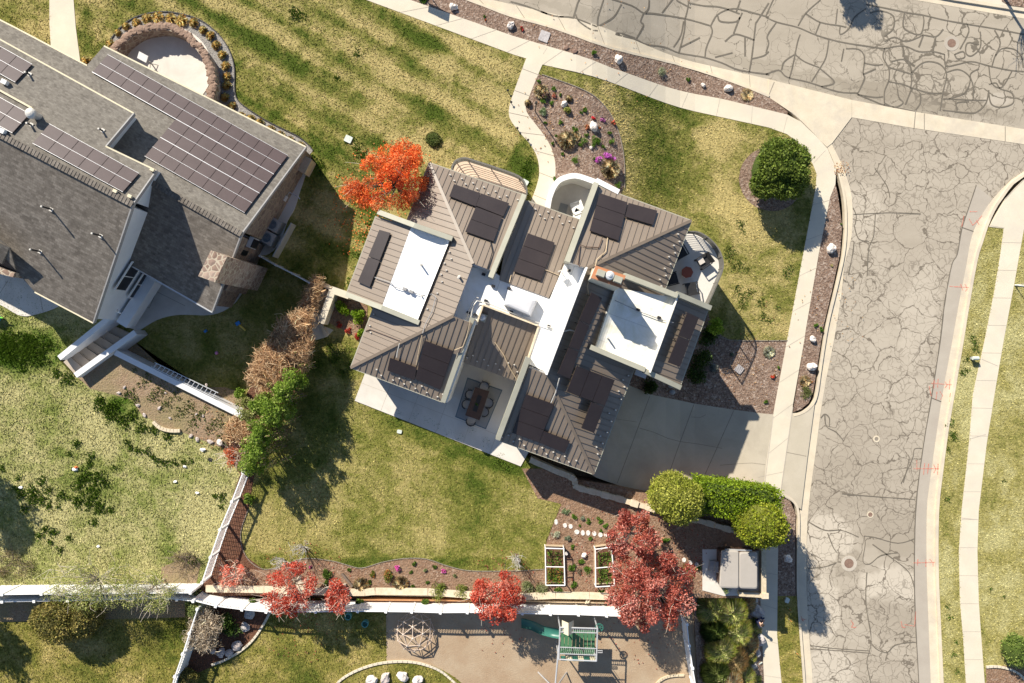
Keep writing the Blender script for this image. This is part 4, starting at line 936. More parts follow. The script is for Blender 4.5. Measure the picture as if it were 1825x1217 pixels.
house = thing('house', 'large modern house with brown standing seam metal roofs, white flat roofs and dark roof panels', 'house', W(930, 560, 0) + Vector((0, 0, 0)))
ZE, ZT = 3.0, 5.1
WEST = plane(W(765, 290, ZE), W(625, 655, ZE), W(843, 470, ZT))
NW_N = plane(W(765, 290, ZE), W(935, 348, ZE), W(843, 470, ZT))
SW_S = plane(W(625, 655, ZE), W(788, 716, ZE), W(808, 563, ZT))
EAST = plane(W(1232, 393, ZE), W(1058, 845, ZE), W(1046, 478, ZT))
NE_N = plane(W(1066, 332, ZE), W(1232, 393, ZE), W(1046, 478, ZT))
SE_S = plane(W(890, 785, ZE), W(1058, 845, ZE), W(975, 667, ZT))
def hip(name, faces, ridges):
    mb, sm = MB(), MB()
    for px, pl in faces: slope(mb, sm, px, pl)
    o = mb.build(name, M['metal'], house)
    subof(sm, 'standing_seams', M['seam'], o)
    for a, b, pl in ridges:
        rb = MB(); p, q = PL(*a, pl, 0.03), PL(*b, pl, 0.03); rb.bar(p, q, 0.17, 0.06); subof(rb, 'ridge_cap', M['seam'], o)
    return o
wr = hip('hip_roof', [([(765, 290), (625, 655), (808, 563), (843, 470)], WEST), ([(765, 290), (843, 470), (876, 482), (935, 348)], NW_N), ([(625, 655), (788, 716), (842, 576), (808, 563)], SW_S)],
    [((765, 290), (843, 470), WEST), ((625, 655), (808, 563), WEST)])
er = hip('hip_roof', [([(1232, 393), (1046, 478), (975, 667), (1058, 845)], EAST), ([(1066, 332), (1012, 466), (1046, 478), (1232, 393)], NE_N), ([(890, 785), (1058, 845), (975, 667), (943, 655)], SE_S)],
    [((1232, 393), (1046, 478), EAST), ((1058, 845), (975, 667), EAST)])
# lower shed roofs between the wings
N_MID = plane(W(940, 358, 2.5), W(1031, 391, 2.5), W(942, 518, 4.2))
S_MID = plane(W(862, 543, 3.9), W(958, 579, 3.9), W(872, 663, 2.45))
for faces in ([([(916, 349), (890, 499), (978, 531), (1045, 396)], N_MID)], [([(858, 540), (826, 646), (922, 680), (962, 580)], S_MID)]):
    mb, sm = MB(), MB()
    for px, pl in faces: slope(mb, sm, px, pl)
    o = mb.build('shed_roof', M['metal'], house); subof(sm, 'standing_seams', M['seam'], o)
# projecting bays, west and east
def bay(flat, mat, zf, eave, ze, parap):
    mb, sm = MB(), MB()
    pl = plane(W(*eave[0], ze), W(*eave[1], ze), W(*flat[0], zf))
    slope(mb, sm, [flat[0], flat[1], eave[1], eave[0]], pl)
    o = mb.build('bay_roof', M['metal'], house); subof(sm, 'standing_seams', M['seam'], o)
    for a, b, za, zb in parap:
        pb = MB(); wallbar(pb, a, b, 0.28, za, zb, za - 0.75, zb - 0.75); pb.build('bay_parapet', M['parapet'], house)
    return pl
# west: flat runs from (733,404)-(680,547) back to (803,427)-(745,571)
W_BAY = bay([(733, 404), (680, 547)], 'membrane', 4.26, [(670, 385), (617, 525)], 3.3, [((673, 377), (738, 401), 3.75, 4.75), ((738, 401), (806, 425), 4.75, 4.78), ((616, 524), (680, 548), 3.55, 4.5), ((680, 548), (747, 575), 4.5, 4.5)])
mb = MB(); z = 4.26
mb.slab([W(733, 404, z), W(803, 427, z), W(745, 571, z), W(680, 547, z)], 0.15)
up = [(803, 427), (745, 571)]
A, B = W(*up[0], z), W(*up[1], z); d = (B - A).normalized(); s_ = Vector((d.y, -d.x, 0)); s_ = s_ if s_.x > 0 else -s_
N_ = 4
for i in range(N_):                                   # membrane turned up against the main slope
    t0, t1 = i / N_, (i + 1) / N_
    o0, o1 = s_ * (-0.55 + 0.55 * t0), s_ * (-0.55 + 0.55 * t1); z0, z1 = 0.004 + 0.24 * t0 ** 2, 0.004 + 0.24 * t1 ** 2
    mb.add([A + o0 + Vector((0, 0, z0)), B + o0 + Vector((0, 0, z0)), B + o1 + Vector((0, 0, z1)), A + o1 + Vector((0, 0, z1))], [(0, 1, 2, 3)])
mb.build('flat_roof', M['membrane'], house)
E_BAY = bay([(1207, 531), (1159, 662)], 'membrane', 4.25, [(1261, 554), (1213, 685)], 3.45, [((1112, 490), (1208, 527), 4.85, 4.8), ((1206, 523), (1268, 549), 4.75, 4.0), ((1052, 618), (1150, 659), 4.65, 4.55), ((1150, 661), (1214, 691), 4.5, 3.75)])
mb = MB(); z = 4.25
mb.slab([W(1094, 512, z), W(1207, 531, z), W(1159, 662, z), W(1058, 624, z)], 0.15)
A, B = W(1098, 512, z), W(1061, 623, z); d = (B - A).normalized(); s_ = Vector((-d.y, d.x, 0)); s_ = -s_ if s_.x > 0 else s_
for i in range(N_):
    t0, t1 = i / N_, (i + 1) / N_
    o0, o1 = s_ * (-0.5 + 0.55 * t0), s_ * (-0.5 + 0.55 * t1); z0, z1 = 0.004 + 0.28 * t0 ** 2, 0.004 + 0.28 * t1 ** 2
    mb.add([A + o0 + Vector((0, 0, z0)), B + o0 + Vector((0, 0, z0)), B + o1 + Vector((0, 0, z1)), A + o1 + Vector((0, 0, z1))], [(0, 1, 2, 3)])
mb.build('flat_roof', M['membrane_stained'], house)
# central white valley roof
mb = MB(); z = 4.12
for q in ([(838, 474), (882, 486), (850, 579), (805, 566)], [(880, 484), (906, 503), (980, 532), (960, 582), (862, 545), (850, 575)], [(1008, 466), (1046, 478), (976, 664), (941, 648), (960, 582), (980, 532)]):
    mb.slab([W(a, b, z) for a, b in q], 0.2); z += 0.003
mb.build('flat_roof', M['membrane'], house)
for a, b, zt in (((838, 472), (806, 565), 5.0), ((840, 470), (880, 484), 5.02), ((1011, 465), (1047, 477), 5.02), ((977, 666), (943, 654), 4.6), ((808, 564), (843, 577), 4.6)):
    mb = MB(); wallbar(mb, a, b, 0.07, zt, zt, 3.8, 3.8); mb.build('roof_flashing', M['galv'], house)
for a, b, w_, z0, z1, b0, b1 in (((861, 543), (959, 580), 0.10, 4.30, 4.30, 3.6, 3.6), ((960, 581), (941, 640), 0.10, 4.25, 4.2, 3.4, 3.2), ((861, 543), (849, 577), 0.10, 4.25, 4.2, 3.4, 3.2)):
    mb = MB(); wallbar(mb, a, b, w_, z0, z1, b0, b1); mb.build('valley_kerb', M['wallstone'], house)
mb = MB(); wallbar(mb, (1046, 476), (974, 668), 0.09, 5.85, 5.75, 3.8, 3.8); mb.build('valley_upstand', M['membrane'], house)
mb = MB(); wallbar(mb, (1207.5, 530), (1158.5, 664), 0.08, 4.62, 4.62, 3.9, 3.9); mb.build('roof_lip', M['membrane_stained'], house)
# parapets along the inner edges of the two wings
for a, b, w_, z0, z1, b0, b1 in (((934.5, 346), (874, 494), 0.28, ZE + 0.35, 5.35, ZE - 0.7, 4.0), ((842, 566), (789, 717), 0.28, 5.0, ZE + 0.32, 3.8, ZE - 0.6), ((1063, 325), (1011, 466), 0.30, ZE + 0.42, 5.35, ZE - 0.7, 4.0), ((942, 637), (887, 784), 0.28, 5.45, ZE + 0.85, 3.8, ZE - 0.6)):
    mb = MB(); wallbar(mb, a, b, w_, z0, z1, b0, b1); mb.build('parapet', M['parapet'], house)
# walls under the eaves
def inset(px, z, d):
    P = [W(a, b, z) for a, b in px]; c = sum(P, Vector()) / len(P); n = len(P); out = []
    for i in range(n):
        a, p, b = P[i - 1], P[i], P[(i + 1) % n]
        e0 = (p - a).normalized(); e1 = (b - p).normalized()
        n0 = Vector((-e0.y, e0.x, 0)); n1 = Vector((-e1.y, e1.x, 0))
        if (c - p).dot(n0) < 0: n0 = -n0
        if (c - p).dot(n1) < 0: n1 = -n1
        out.append(p + (n0 + n1) * d)
    return out
for q, z0, z1 in ((inset([(765, 290), (935, 348), (790, 716), (625, 655)], ZE, 0.28), -0.3, ZE - 0.16), (inset([(1064, 328), (1232, 393), (1058, 845), (889, 785)], ZE, 0.3), -2.8, ZE - 0.16), (inset([(670, 385), (800, 430), (745, 575), (617, 525)], 3.3, 0.25), -0.3, 3.1),
                  (inset([(1100, 495), (1261, 554), (1213, 685), (1060, 630)], 3.45, 0.25), -2.8, 3.2), ([W(930, 400, 2.6), W(1030, 440, 2.6), W(960, 630, 2.6), W(840, 600, 2.6)], -0.3, 2.5)):
    mb = MB(); mb.prism(q, z0, z1); mb.build('wall', M['stucco'], house)
mb = MB()                                             # white fin walls facing the rear patio
wallbar(mb, (846, 572), (795, 717), 0.14, 4.6, ZE + 0.1, -0.1, -0.1)
mb.build('fin_wall', M['white'], house)
# glazing and doors on the lower walls
gl = inset([(765, 290), (935, 348), (790, 716), (625, 655)], ZE, 0.26)
def windows(a, b, n, z0, z1, frac=0.6):
    d = (b - a); nn = Vector((d.y, -d.x, 0)).normalized()
    for i in range(n):
        c0 = a + d * ((i + 0.5 - frac / 2) / n); c1 = a + d * ((i + 0.5 + frac / 2) / n); e = d.normalized() * 0.06
        fm = MB()
        for p, q in ((c0, c0), (c1, c1)): fm.bar(Vector((p.x, p.y, z0)), Vector((p.x, p.y, z1)), 0.08, 0.10)
        for zz in (z0, z1): fm.bar(Vector((c0.x, c0.y, zz)), Vector((c1.x, c1.y, zz)), 0.08, 0.10)
        o = fm.build('window', M['black'], house)
        pm_ = MB(); pm_.bar(Vector((c0.x, c0.y, (z0 + z1) / 2)) , Vector((c1.x, c1.y, (z0 + z1) / 2)), 0.03, z1 - z0)
        subof(pm_, 'pane', M['dark'], o)
windows(gl[0], gl[3], 4, 0.9, 2.2); windows(gl[3], gl[2], 3, 0.2, 2.3, 0.8)
gr = inset([(1064, 328), (1232, 393), (1058, 845), (889, 785)], ZE, 0.28)
windows(gr[0], gr[1], 3, 0.9, 2.2); windows(gr[2], gr[3], 3, 0.9, 2.2)
gd = inset([(1127, 668), (1058, 845), (960, 810), (1030, 630)], ZE, 0.285)
for i in range(2):
    a, b = gd[0], gd[1]; c0 = a.lerp(b, 0.08 + 0.46 * i); c1 = a.lerp(b, 0.08 + 0.46 * i + 0.38)
    mb = MB(); mb.bar(Vector((c0.x, c0.y, 1.0)), Vector((c1.x, c1.y, 1.0)), 0.08, 2.4); mb.build('garage_door', M['wood_dark'], house)
# gutters along the eaves
for a, b, zz in (((765, 290), (625, 655), ZE), ((765, 290), (935, 348), ZE), ((625, 655), (788, 716), ZE), ((1066, 332), (1232, 393), ZE), ((1232, 393), (1058, 845), ZE), ((890, 785), (1058, 845), ZE), ((940, 358), (1031, 391), 2.5), ((670, 385), (617, 525), 3.3), ((1261, 554), (1213, 685), 3.45)):
    p, q = W(*a, zz), W(*b, zz); mb = MB(); mb.bar(p - Vector((0, 0, 0.07)), q - Vector((0, 0, 0.07)), 0.09, 0.12); mb.build('gutter', M['parapet'], house)
# skylight
z = 4.15; mb = MB()
sk = [W(905, 516, z + 0.5), W(958, 535, z + 0.5), W(946, 564, z + 0.5), W(898, 543, z + 0.5)]
mb.mat(1).prism(sk, z, z + 0.42)
c = sum(sk, Vector()) / 4
prev = sk
for k, (sc_, dz) in enumerate(((0.97, 0.10), (0.90, 0.18), (0.72, 0.23), (0.4, 0.25))):
    cur = [c + (p - c) * sc_ + Vector((0, 0, dz - 0.08)) for p in sk]
    b0 = [p if k else Vector((p.x, p.y, z + 0.42)) for p in prev]
    mb.mat(0).add(b0 + cur, [(i, (i + 1) % 4, 4 + (i + 1) % 4, 4 + i) for i in range(4)]); prev = cur
mb.add(prev, [(0, 1, 2, 3)])
M['dome'] = noisy('skylight_dome', (0.62, 0.61, 0.61), (0.68, 0.67, 0.67), 1, 0.25, 0.0, 20, 0.03, spec=0.5)
mb.build('skylight', [M['dome'], M['galv']], house)
# chimney with terracotta cap and three flues
zc = 7.2; mb = MB(); q = [W(1062, 473, zc), W(1115.5, 491, zc), (W(1106.5, 513, zc)), W(1053, 495, zc)]
mb.mat(0).prism([Vector((p.x, p.y, 0)).lerp(Vector((sum(a.x for a in q) / 4, sum(a.y for a in q) / 4, 0)), 0.04) for p in q], 3.5, zc - 0.06)
ch = mb.build('chimney', [M['stucco']], house)
mb = MB(); mb.prism(q, zc - 0.06, zc); subof(mb, 'chimney_cap', M['terracotta'], ch)
for (a, b) in ((1071.5, 487), (1102, 498)):
    mb = MB(); mb.box(W(a, b, zc + 0.3) + Vector((0, 0, -0.15)), (0.46, 0.36, 0.30), R(-21)); mb.box(W(a, b, zc + 0.3) + Vector((0, 0, 0.02)), (0.40, 0.31, 0.05), R(-21)); subof(mb, 'chimney_flue', M['parapet'], ch)
mb = MB(); cc = W(1087, 491, zc + 0.2); cc.z = zc
mb.mat(0).cyl(cc, 0.26, 0.12, 16); mb.cyl(cc + Vector((0, 0, 0.12)), 0.17, 0.16, 16); mb.mat(1).cyl(cc + Vector((0, 0, 0.28)), 0.24, 0.05, 16, 0.18); mb.sphere(cc + Vector((0, 0, 0.33)), 0.13, 12, 8, (1, 1, 0.6))
subof(mb, 'chimney_flue', [M['parapet'], M['alu']], ch)
# dark roof panels: (plane, corners, rows, cols)
for pl, quad, r, c in (
    (NW_N, [(809, 327.5), (857, 344), (848, 368), (800.5, 349.5)], 1, 1), (NW_N, [(857, 344), (908, 362), (897, 386), (848, 366.5)], 1, 1), (NW_N, [(848, 368), (895.5, 386), (880, 430.5), (829, 412.5)], 2, 1),
    (W_BAY, [(676, 409), (696, 414.5), (677, 464), (656, 457)], 1, 1), (W_BAY, [(656, 457.5), (677, 464.5), (659, 512), (637, 502.5)], 1, 1),
    (N_MID, [(940.5, 415), (989, 432), (964, 500.5), (915, 483.5)], 3, 1),
    (NE_N, [(1068.5, 343.5), (1119, 360.5), (1102.5, 429), (1050.5, 411)], 3, 1), (NE_N, [(1120, 361), (1172, 375), (1164, 401), (1114, 386)], 1, 1),
    (SW_S, [(757, 607), (808, 625.5), (785, 695), (739.5, 676)], 3, 1), (SW_S, [(695, 637.5), (743, 655), (739, 678), (690, 660.5)], 1, 1),
    (SE_S, [(937.5, 702.5), (988, 720.5), (961, 789), (912, 771.5)], 3, 1), (SE_S, [(969, 768), (1016, 786), (1006.5, 808), (961, 789)], 1, 1),
    (EAST, [(1054, 520.5), (1073.5, 531), (1051, 580), (1032, 570)], 1, 1), (EAST, [(1032, 570.5), (1051, 580.5), (1032.5, 625), (1014, 618)], 1, 1), (EAST, [(1013.5, 619), (1032, 626), (1016, 676), (993.5, 666)], 1, 1),
    (EAST, [(1028, 652), (1096, 677), (1078, 724), (1010, 698)], 1, 3), (EAST, [(1054, 716), (1077, 724.5), (1059, 772), (1036, 763)], 1, 1),
    (E_BAY, [(1225, 556.5), (1246, 566), (1230, 606), (1209, 598)], 1, 1), (E_BAY, [(1209, 599), (1229.5, 607), (1212, 654), (1190, 646)], 1, 1)):
    panels(house, pl, quad, r, c, frame='panel', lift=0.5 if pl in (EAST, E_BAY) else 0.16)
# snow guards: bright clips near the eaves
def guards(pl, pts):
    for a, b in pts:
        p = PL(a, b, pl, 0.06); mb = MB(); mb.box(p, (0.075, 0.075, 0.10), R(-21)); mb.box(p + Vector((0, 0, 0.05)), (0.10, 0.04, 0.03), R(-21)); mb.build('snow_guard', M['bracket'], house)
def c5(pts, ox, oy, k=5.07): return [(ox + x / k, oy + y / k) for x, y in pts]
guards(NW_N, c5([(1025, 160), (1130, 195), (1062, 212), (1165, 245), (1232, 235), (1330, 272), (1268, 285), (1435, 310), (1368, 328), (1535, 350), (1470, 362), (1636, 385)], 600, 280))
guards(WEST, c5([(300, 508), (308, 570), (335, 405), (945, 45), (952, 110), (910, 215), (820, 357)], 600, 480))
guards(WEST, c5([(1020, 855), (1035, 918), (975, 958), (992, 1022)], 600, 280))
guards(SW_S, c5([(362, 905), (403, 958), (510, 1000), (610, 1035), (712, 1075), (815, 1112), (912, 1150), (567, 985), (668, 1018), (770, 1055), (960, 1128)], 600, 480))
guards(S_MID, c5([(1180, 798), (1232, 778), (1270, 832), (1332, 815), (1370, 868), (1437, 853), (1472, 905), (1632, 925), (1550, 845), (1605, 862)], 600, 480))
guards(N_MID, c5([(72, 420), (112, 470), (185, 445), (155, 505), (222, 495), (285, 482), (315, 550), (377, 530), (415, 585)], 940, 290))
guards(EAST, c5([(1360, 645), (1372, 712), (1322, 748), (1333, 815), (1278, 850), (1292, 915), (1240, 955), (1250, 1020), (1197, 1055), (1210, 1115)], 940, 290))
guards(EAST, c5([(1723, 250), (1675, 288), (1687, 352), (1638, 392), (1655, 462), (1607, 560), (1550, 590), (1568, 662), (1530, 762), (1470, 795), (1490, 862), (1435, 895), (1445, 958)], 780, 620))
guards(SE_S, c5([(583, 805), (640, 788), (685, 843), (780, 880), (880, 915), (982, 958), (1085, 995), (1185, 1030), (1252, 1018), (740, 825), (945, 902), (1045, 940), (1148, 978)], 780, 620))
# vent pipes, conduits, gas vent
def vent(p, pl, h=0.35, r=0.05, m='bracket'):
    b = PL(*p, pl); mb = MB(); mb.cyl(b - Vector((0, 0, 0.05)), r, h, 10); mb.cyl(b - Vector((0, 0, 0.02)), r * 2.2, 0.05, 10, r * 1.2); mb.build('vent_pipe', M[m], house)
FLATW = plane(W(733, 404, 4.26), W(803, 427, 4.26), W(745, 571, 4.26)); FLATE = plane(W(1094, 512, 4.25), W(1207, 531, 4.25), W(1159, 662, 4.25)); FLATC = plane(W(838, 474, 4.125), W(905, 505, 4.125), W(850, 579, 4.125))
vent((751, 472), FLATW, 0.6); vent((752, 528), FLATW, 0.35); vent((1083, 602), FLATE, 0.6); vent((819, 494), WEST, 0.45, 0.06)
for p in ((722, 515), (733.5, 520)):
    b = PL(*p, FLATW); mb = MB(); mb.box(b + Vector((0, 0, 0.12)), (0.22, 0.16, 0.24), R(-21)); mb.build('junction_box', M['grey'], house)
for p, pl in (((1136.5, 552), FLATE), ((1174, 566), FLATE), ((978, 581), FLATC), ((911, 556), FLATC), ((866, 536), FLATC), ((847, 561), FLATC), ((835, 557), FLATC), ((862, 489), FLATC), ((879, 510), FLATC), ((907, 514), FLATC), ((1014, 482), FLATC)):
    b = PL(*p, pl); mb = MB(); mb.box(b + Vector((0, 0, 0.09)), (0.20, 0.14, 0.18), R(-21)); mb.build('pipe_support', M['black'], house)
def conduit(pts, r=0.022, m='wood', off=0.1):
    mb = MB(); mb.tube([PL(p[0], p[1], p[2], off) for p in pts], r, 5); mb.build('conduit', M[m], house)
conduit([(668, 494, W_BAY), (697, 504, W_BAY), (703, 511, FLATW), (722, 517, FLATW), (733, 520, FLATW), (752, 526, FLATW), (770, 524, FLATW), (777, 530, WEST), (770, 555, WEST), (758, 578, WEST), (753, 594, WEST)], 0.025, 'grey', 0.14)
conduit([(874, 430, NW_N), (878, 448, NW_N), (873, 465, NW_N), (868, 480, NW_N)], 0.03, 'black')
conduit([(1034, 476, NE_N), (1030, 470, NE_N), (1034, 436, NE_N), (1045, 440, NE_N), (1067, 441, NE_N), (1073, 425, NE_N)], 0.03, 'wood_dark')
conduit([(1083, 424, NE_N), (1080, 448, NE_N), (1064, 462, NE_N), (1061, 475, NE_N)], 0.03, 'wood')
conduit([(1056, 478, EAST), (1047, 510, EAST), (1049, 525, EAST)], 0.03, 'wood')
conduit([(838, 572, FLATC), (843, 545, FLATC), (850, 536, FLATC), (866, 539, FLATC), (911, 557, FLATC), (950, 572, FLATC), (978, 582, FLATC), (1003, 591, FLATC)], 0.03, 'bracket', 0.22)
conduit([(831, 568, FLATC), (840, 542, FLATC), (848, 530, FLATC), (853, 531, FLATC)], 0.03, 'bracket', 0.22)
conduit([(1003, 591, EAST), (1015, 588, EAST), (1024, 590, EAST)], 0.035, 'bracket', 0.2)
conduit([(1096, 535, FLATE), (1137, 554, FLATE), (1174, 568, FLATE), (1200, 575, FLATE)], 0.025, 'grey', 0.14)
conduit([(652, 590, WEST), (660, 587, WEST), (712, 607, WEST)], 0.03, 'wood_dark', 0.06)
conduit([(838, 572, SW_S), (832, 600, SW_S), (825, 618, SW_S), (810, 624, SW_S)], 0.028, 'wood', 0.16)
conduit([(752, 598, SW_S), (748, 618, SW_S), (742, 650, SW_S)], 0.028, 'wood', 0.1)
conduit([(712, 612, SW_S), (708, 628, SW_S), (707, 637, SW_S)], 0.03, 'bracket', 0.14)
conduit([(997, 674, SE_S), (990, 700, SE_S), (982, 718, SE_S)], 0.03, 'bracket', 0.1)
conduit([(882, 610, S_MID), (898, 633, S_MID), (908, 655, S_MID), (921, 676, S_MID)], 0.03, 'wood', 0.12)
conduit([(970, 480, N_MID), (990, 488, N_MID), (1001, 493, N_MID)], 0.025, 'wood', 0.08)
conduit([(911, 490, N_MID), (908, 503, N_MID)], 0.03, 'wood', 0.08)
# exhaust fan at the corner of the rear shed roof
b = PL(860, 566, S_MID); mb = MB(); mb.mat(0).box(b + Vector((0, 0, 0.10)), (0.46, 0.46, 0.30), R(-21)); mb.mat(1).cyl(b + Vector((0, 0, 0.25)), 0.19, 0.07, 18); mb.sphere(b + Vector((0, 0, 0.33)), 0.15, 14, 8, (1, 1, 0.5)); mb.build('exhaust_fan', [M['parapet'], M['alu']], house)
# satellite receiver on the central flat roof
b = PL(1002, 487, FLATC); mb = MB(); mb.tube([b, b + Vector((0, 0, 0.6))], 0.025, 6); mb.box(b + Vector((-0.12, 0.1, 0.6)), (0.35, 0.05, 0.3), R(20)); mb.tube([b + Vector((0.1, -0.05, 0.1)), b + Vector((0.4, 0.25, 0.3)), b + Vector((0.35, 0.45, 0.1))], 0.012, 4); mb.build('receiver_mast', M['bracket'], house)
# downspout and gutter pieces beside the garage
mb = MB(); p = W(1142, 666, 2.4); mb.box(p, (0.7, 0.36, 0.12), R(-21)); mb.build('gutter_box', M['alu'], house)
for a, b_ in (((1196, 687), 0.5), ((1198, 699), 0.2)):
    q = G(*a, b_); mb = MB(); mb.sphere(q, 0.22, 10, 6, (1, 0.8, 0.7)); mb.build('dryer_hood', M['grey'], house)
# courtyard wall and entrance
mb = MB()
cw = cr([(971, 372), (977, 345), (990, 321), (1008, 311), (1030, 309), (1064, 320)], 6)
P = [W(a, b, 1.75) for a, b in cw]
for i in range(len(P) - 1):
    a, b = P[i], P[i + 1]; c0 = W(1035, 385, 1.75)
    def inw(p): return p + (c0 - p).normalized() * 0.32
    ring = [a, b, inw(b), inw(a)]; mb.hull([Vector((q.x, q.y, -0.2)) for q in ring], ring)
mb.build('courtyard_wall', M['white'], house)
mb = MB(); wallbar(mb, (1062, 321), (1103, 342), 0.3, 3.05, 3.05, 2.3, 2.3); mb.build('entry_beam', M['white'], house)
sheet('courtyard', [(975, 375), (985, 345), (1000, 322), (1030, 315), (1066, 326), (1030, 430), (960, 400)], M['patio'], 0.07, 0.3)
# small rear garden wall, steps
gw = thing('garden_wall', 'white L-shaped garden wall beside the concrete steps at the house corner', 'wall', G(575, 560))
for a, b, zz in (((590, 516), (622, 527), 1.1), ((593, 515.5), (571.5, 576), 1.097)):
    mb = MB(); wallbar(mb, a, b, 0.42, zz, zz, -0.1, -0.1); mb.build('coping', M['concrete'], gw)
st = thing('garden_steps', 'flight of concrete steps between the white garden wall and the dry climber', 'steps', G(570, 545))
a0, a1 = (572, 513), (588, 519); d = (-15, 40)
for i in range(5):
    t0, t1 = i / 5, (i + 1) / 5; z = 0.78 - 0.15 * i
    q = [(a0[0] + d[0] * t0 - 2, a0[1] + d[1] * t0), (a1[0] + d[0] * t0, a1[1] + d[1] * t0), (a1[0] + d[0] * t1, a1[1] + d[1] * t1), (a0[0] + d[0] * t1 - 2, a0[1] + d[1] * t1)]
    mb = MB(); mb.prism([W(x, y, z) for x, y in q], -0.05, z); mb.build('step', M['block'], st)
for a, b, z0, z1 in (((566, 503), (590, 514), 1.0, 1.0), ((568, 503), (551, 552), 0.95, 0.9)):
    mb = MB(); wallbar(mb, a, b, 0.25, z0, z1, -0.1, -0.1); mb.build('side_wall', M['wallstone'], st)
sheet('path', [(553, 553), (571, 560), (568, 577), (594, 588), (583, 600), (563, 606), (549, 602)], M['concrete'], 0.05, 0.3)
sl = MB(); sl.prism([W(569, 578, 0.22), W(574, 577, 0.22), (W(585, 597, 0.22)), W(579, 601, 0.22)], 0.0, 0.22)
o = sl.build('stone_slab', M['wallstone'], None, False, G(577, 588)); tag(o, 'long cream stone slab lying at the foot of the garden steps', 'slab')
M['galv_dark'] = noisy('dark_rail_metal', (0.13, 0.12, 0.10), (0.17, 0.16, 0.14), 3, 0.5, 0)
# curved timber deck with cable rail (north-west) and raised terrace (east)
def rail(root, P, posts, hgt=0.95, cables=6, mat='black', r=0.022, rc=0.007, top_w=0.06):
    n = len(P)
    for i in range(0, n, max(1, (n - 1) // (posts - 1))):
        mb = MB(); mb.bar(P[i] - Vector((0, 0, 0.05)), P[i] + Vector((0, 0, hgt)), 0.05); mb.build('rail_post', M[mat], root)
    mb = MB()
    for a, b in zip(P[:-1], P[1:]): mb.bar(a + Vector((0, 0, hgt)), b + Vector((0, 0, hgt)), top_w, 0.035)
    mb.build('top_rail', M[mat], root)
    mb = MB()
    for k in range(cables):
        mb.tube([p + Vector((0, 0, hgt * (k + 0.6) / (cables + 0.4))) for p in P], rc, 4)
    mb.build('rail_cables', M[mat], root)
dk = thing('deck', 'curved pale timber deck with cable railing beside the north eave', 'deck', G(870, 315))
dpx = cr([(806, 310), (812, 294), (828, 287.5), (846, 292), (886, 305), (925, 320), (937, 337), (938, 352)], 4)
mb = MB(); mb.prism([W(a, b, 0.35) for a, b in dpx] + [W(900, 380, 0.35), W(815, 345, 0.35)], -0.1, 0.35); mb.build('deck_floor', noisy('pale_deck', (0.60, 0.45, 0.33), (0.68, 0.53, 0.40), 3, 0.8, 0.1, 14, 0.12), dk)
rail(dk, [W(a, b, 0.42) for a, b in dpx], 6, 0.9, 6, 'galv_dark', 0.03, 0.018, 0.10)
tr_ = thing('terrace', 'raised round-ended terrace with cable railing on the east side of the house', 'terrace', G(1235, 480))
tpx = cr([(1215, 417), (1236, 417), (1254, 426), (1270, 442), (1279, 460), (1281, 480), (1272, 505), (1254, 545)], 5)
mb = MB(); mb.prism([W(a, b, 1.2) for a, b in tpx] + [W(1190, 540, 1.2), W(1170, 500, 1.2), W(1205, 400, 1.2)], -2.8, 1.2)
mb.build('terrace_floor', M['patio'], tr_)
rail(tr_, [W(a, b, 1.24) for a, b in tpx], 7, 0.95, 8, 'galv_dark', 0.03, 0.018, 0.07)
# ================================================================== the neighbouring house on the left
nb = thing('neighbour_house', 'large shingle roofed house with pale purple roof panels, white siding and field stone walls', 'house', W(200, 330, 0))
B_N = plane(W(185, 82, 3.0), W(545, 262, 3.0), W(430, 417, 5.4))
B_S = plane(W(270, 325, 5.4), W(430, 417, 5.4), W(378, 556, 3.3))
A_S = plane(W(0, 240, 7.4), W(236, 364, 7.4), W(165, 575, 4.0))
A_N = plane(W(0, 240, 7.4), W(236, 364, 7.4), W(238, 202, 5.5))
def shingles(name, faces, mats, t=0.2):
    mb = MB()
    for px, pl in faces: mb.slab([PL(p[0], p[1], pl) for p in px], t)
    return mb.build(name, mats, nb)
shingles('roof', [([(-70, 0), (30, 51), (155, 116), (185, 82), (545, 262), (430, 417), (268, 324), (150, 250), (-70, 130)], B_N)], M['shingle_n'])
shingles('roof', [([(150, 250), (430, 417), (378, 556), (221, 466), (130, 410)], B_S)], M['shingle_s'])
shingles('roof', [([(-320, -106), (238, 202), (188, 261), (278, 304), (236, 364), (-320, 72)], A_N)], M['shingle_n'])
shingles('roof', [([(-320, 72), (236, 364), (166, 575), (62, 520), (27, 482), (-70, 445), (-320, 315)], A_S)], M['shingle_s'])
for a, b, pl in (((-320, 72), (236, 364), A_S), ((272, 326), (430, 417), B_S)):
    p, q = PL(*a, pl, 0.02), PL(*b, pl, 0.02); d = (q - p).normalized(); n = int((q - p).length / 0.2); mb = MB()
    for i in range(n):
        c = p.lerp(q, (i + 0.5) / n); mb.bar(c - d * 0.11 + Vector((0, 0, 0.0)), c + d * 0.11 + Vector((0, 0, 0.03)), 0.32, 0.05)
    mb.build('ridge_cap', M['ridgecap'], nb)
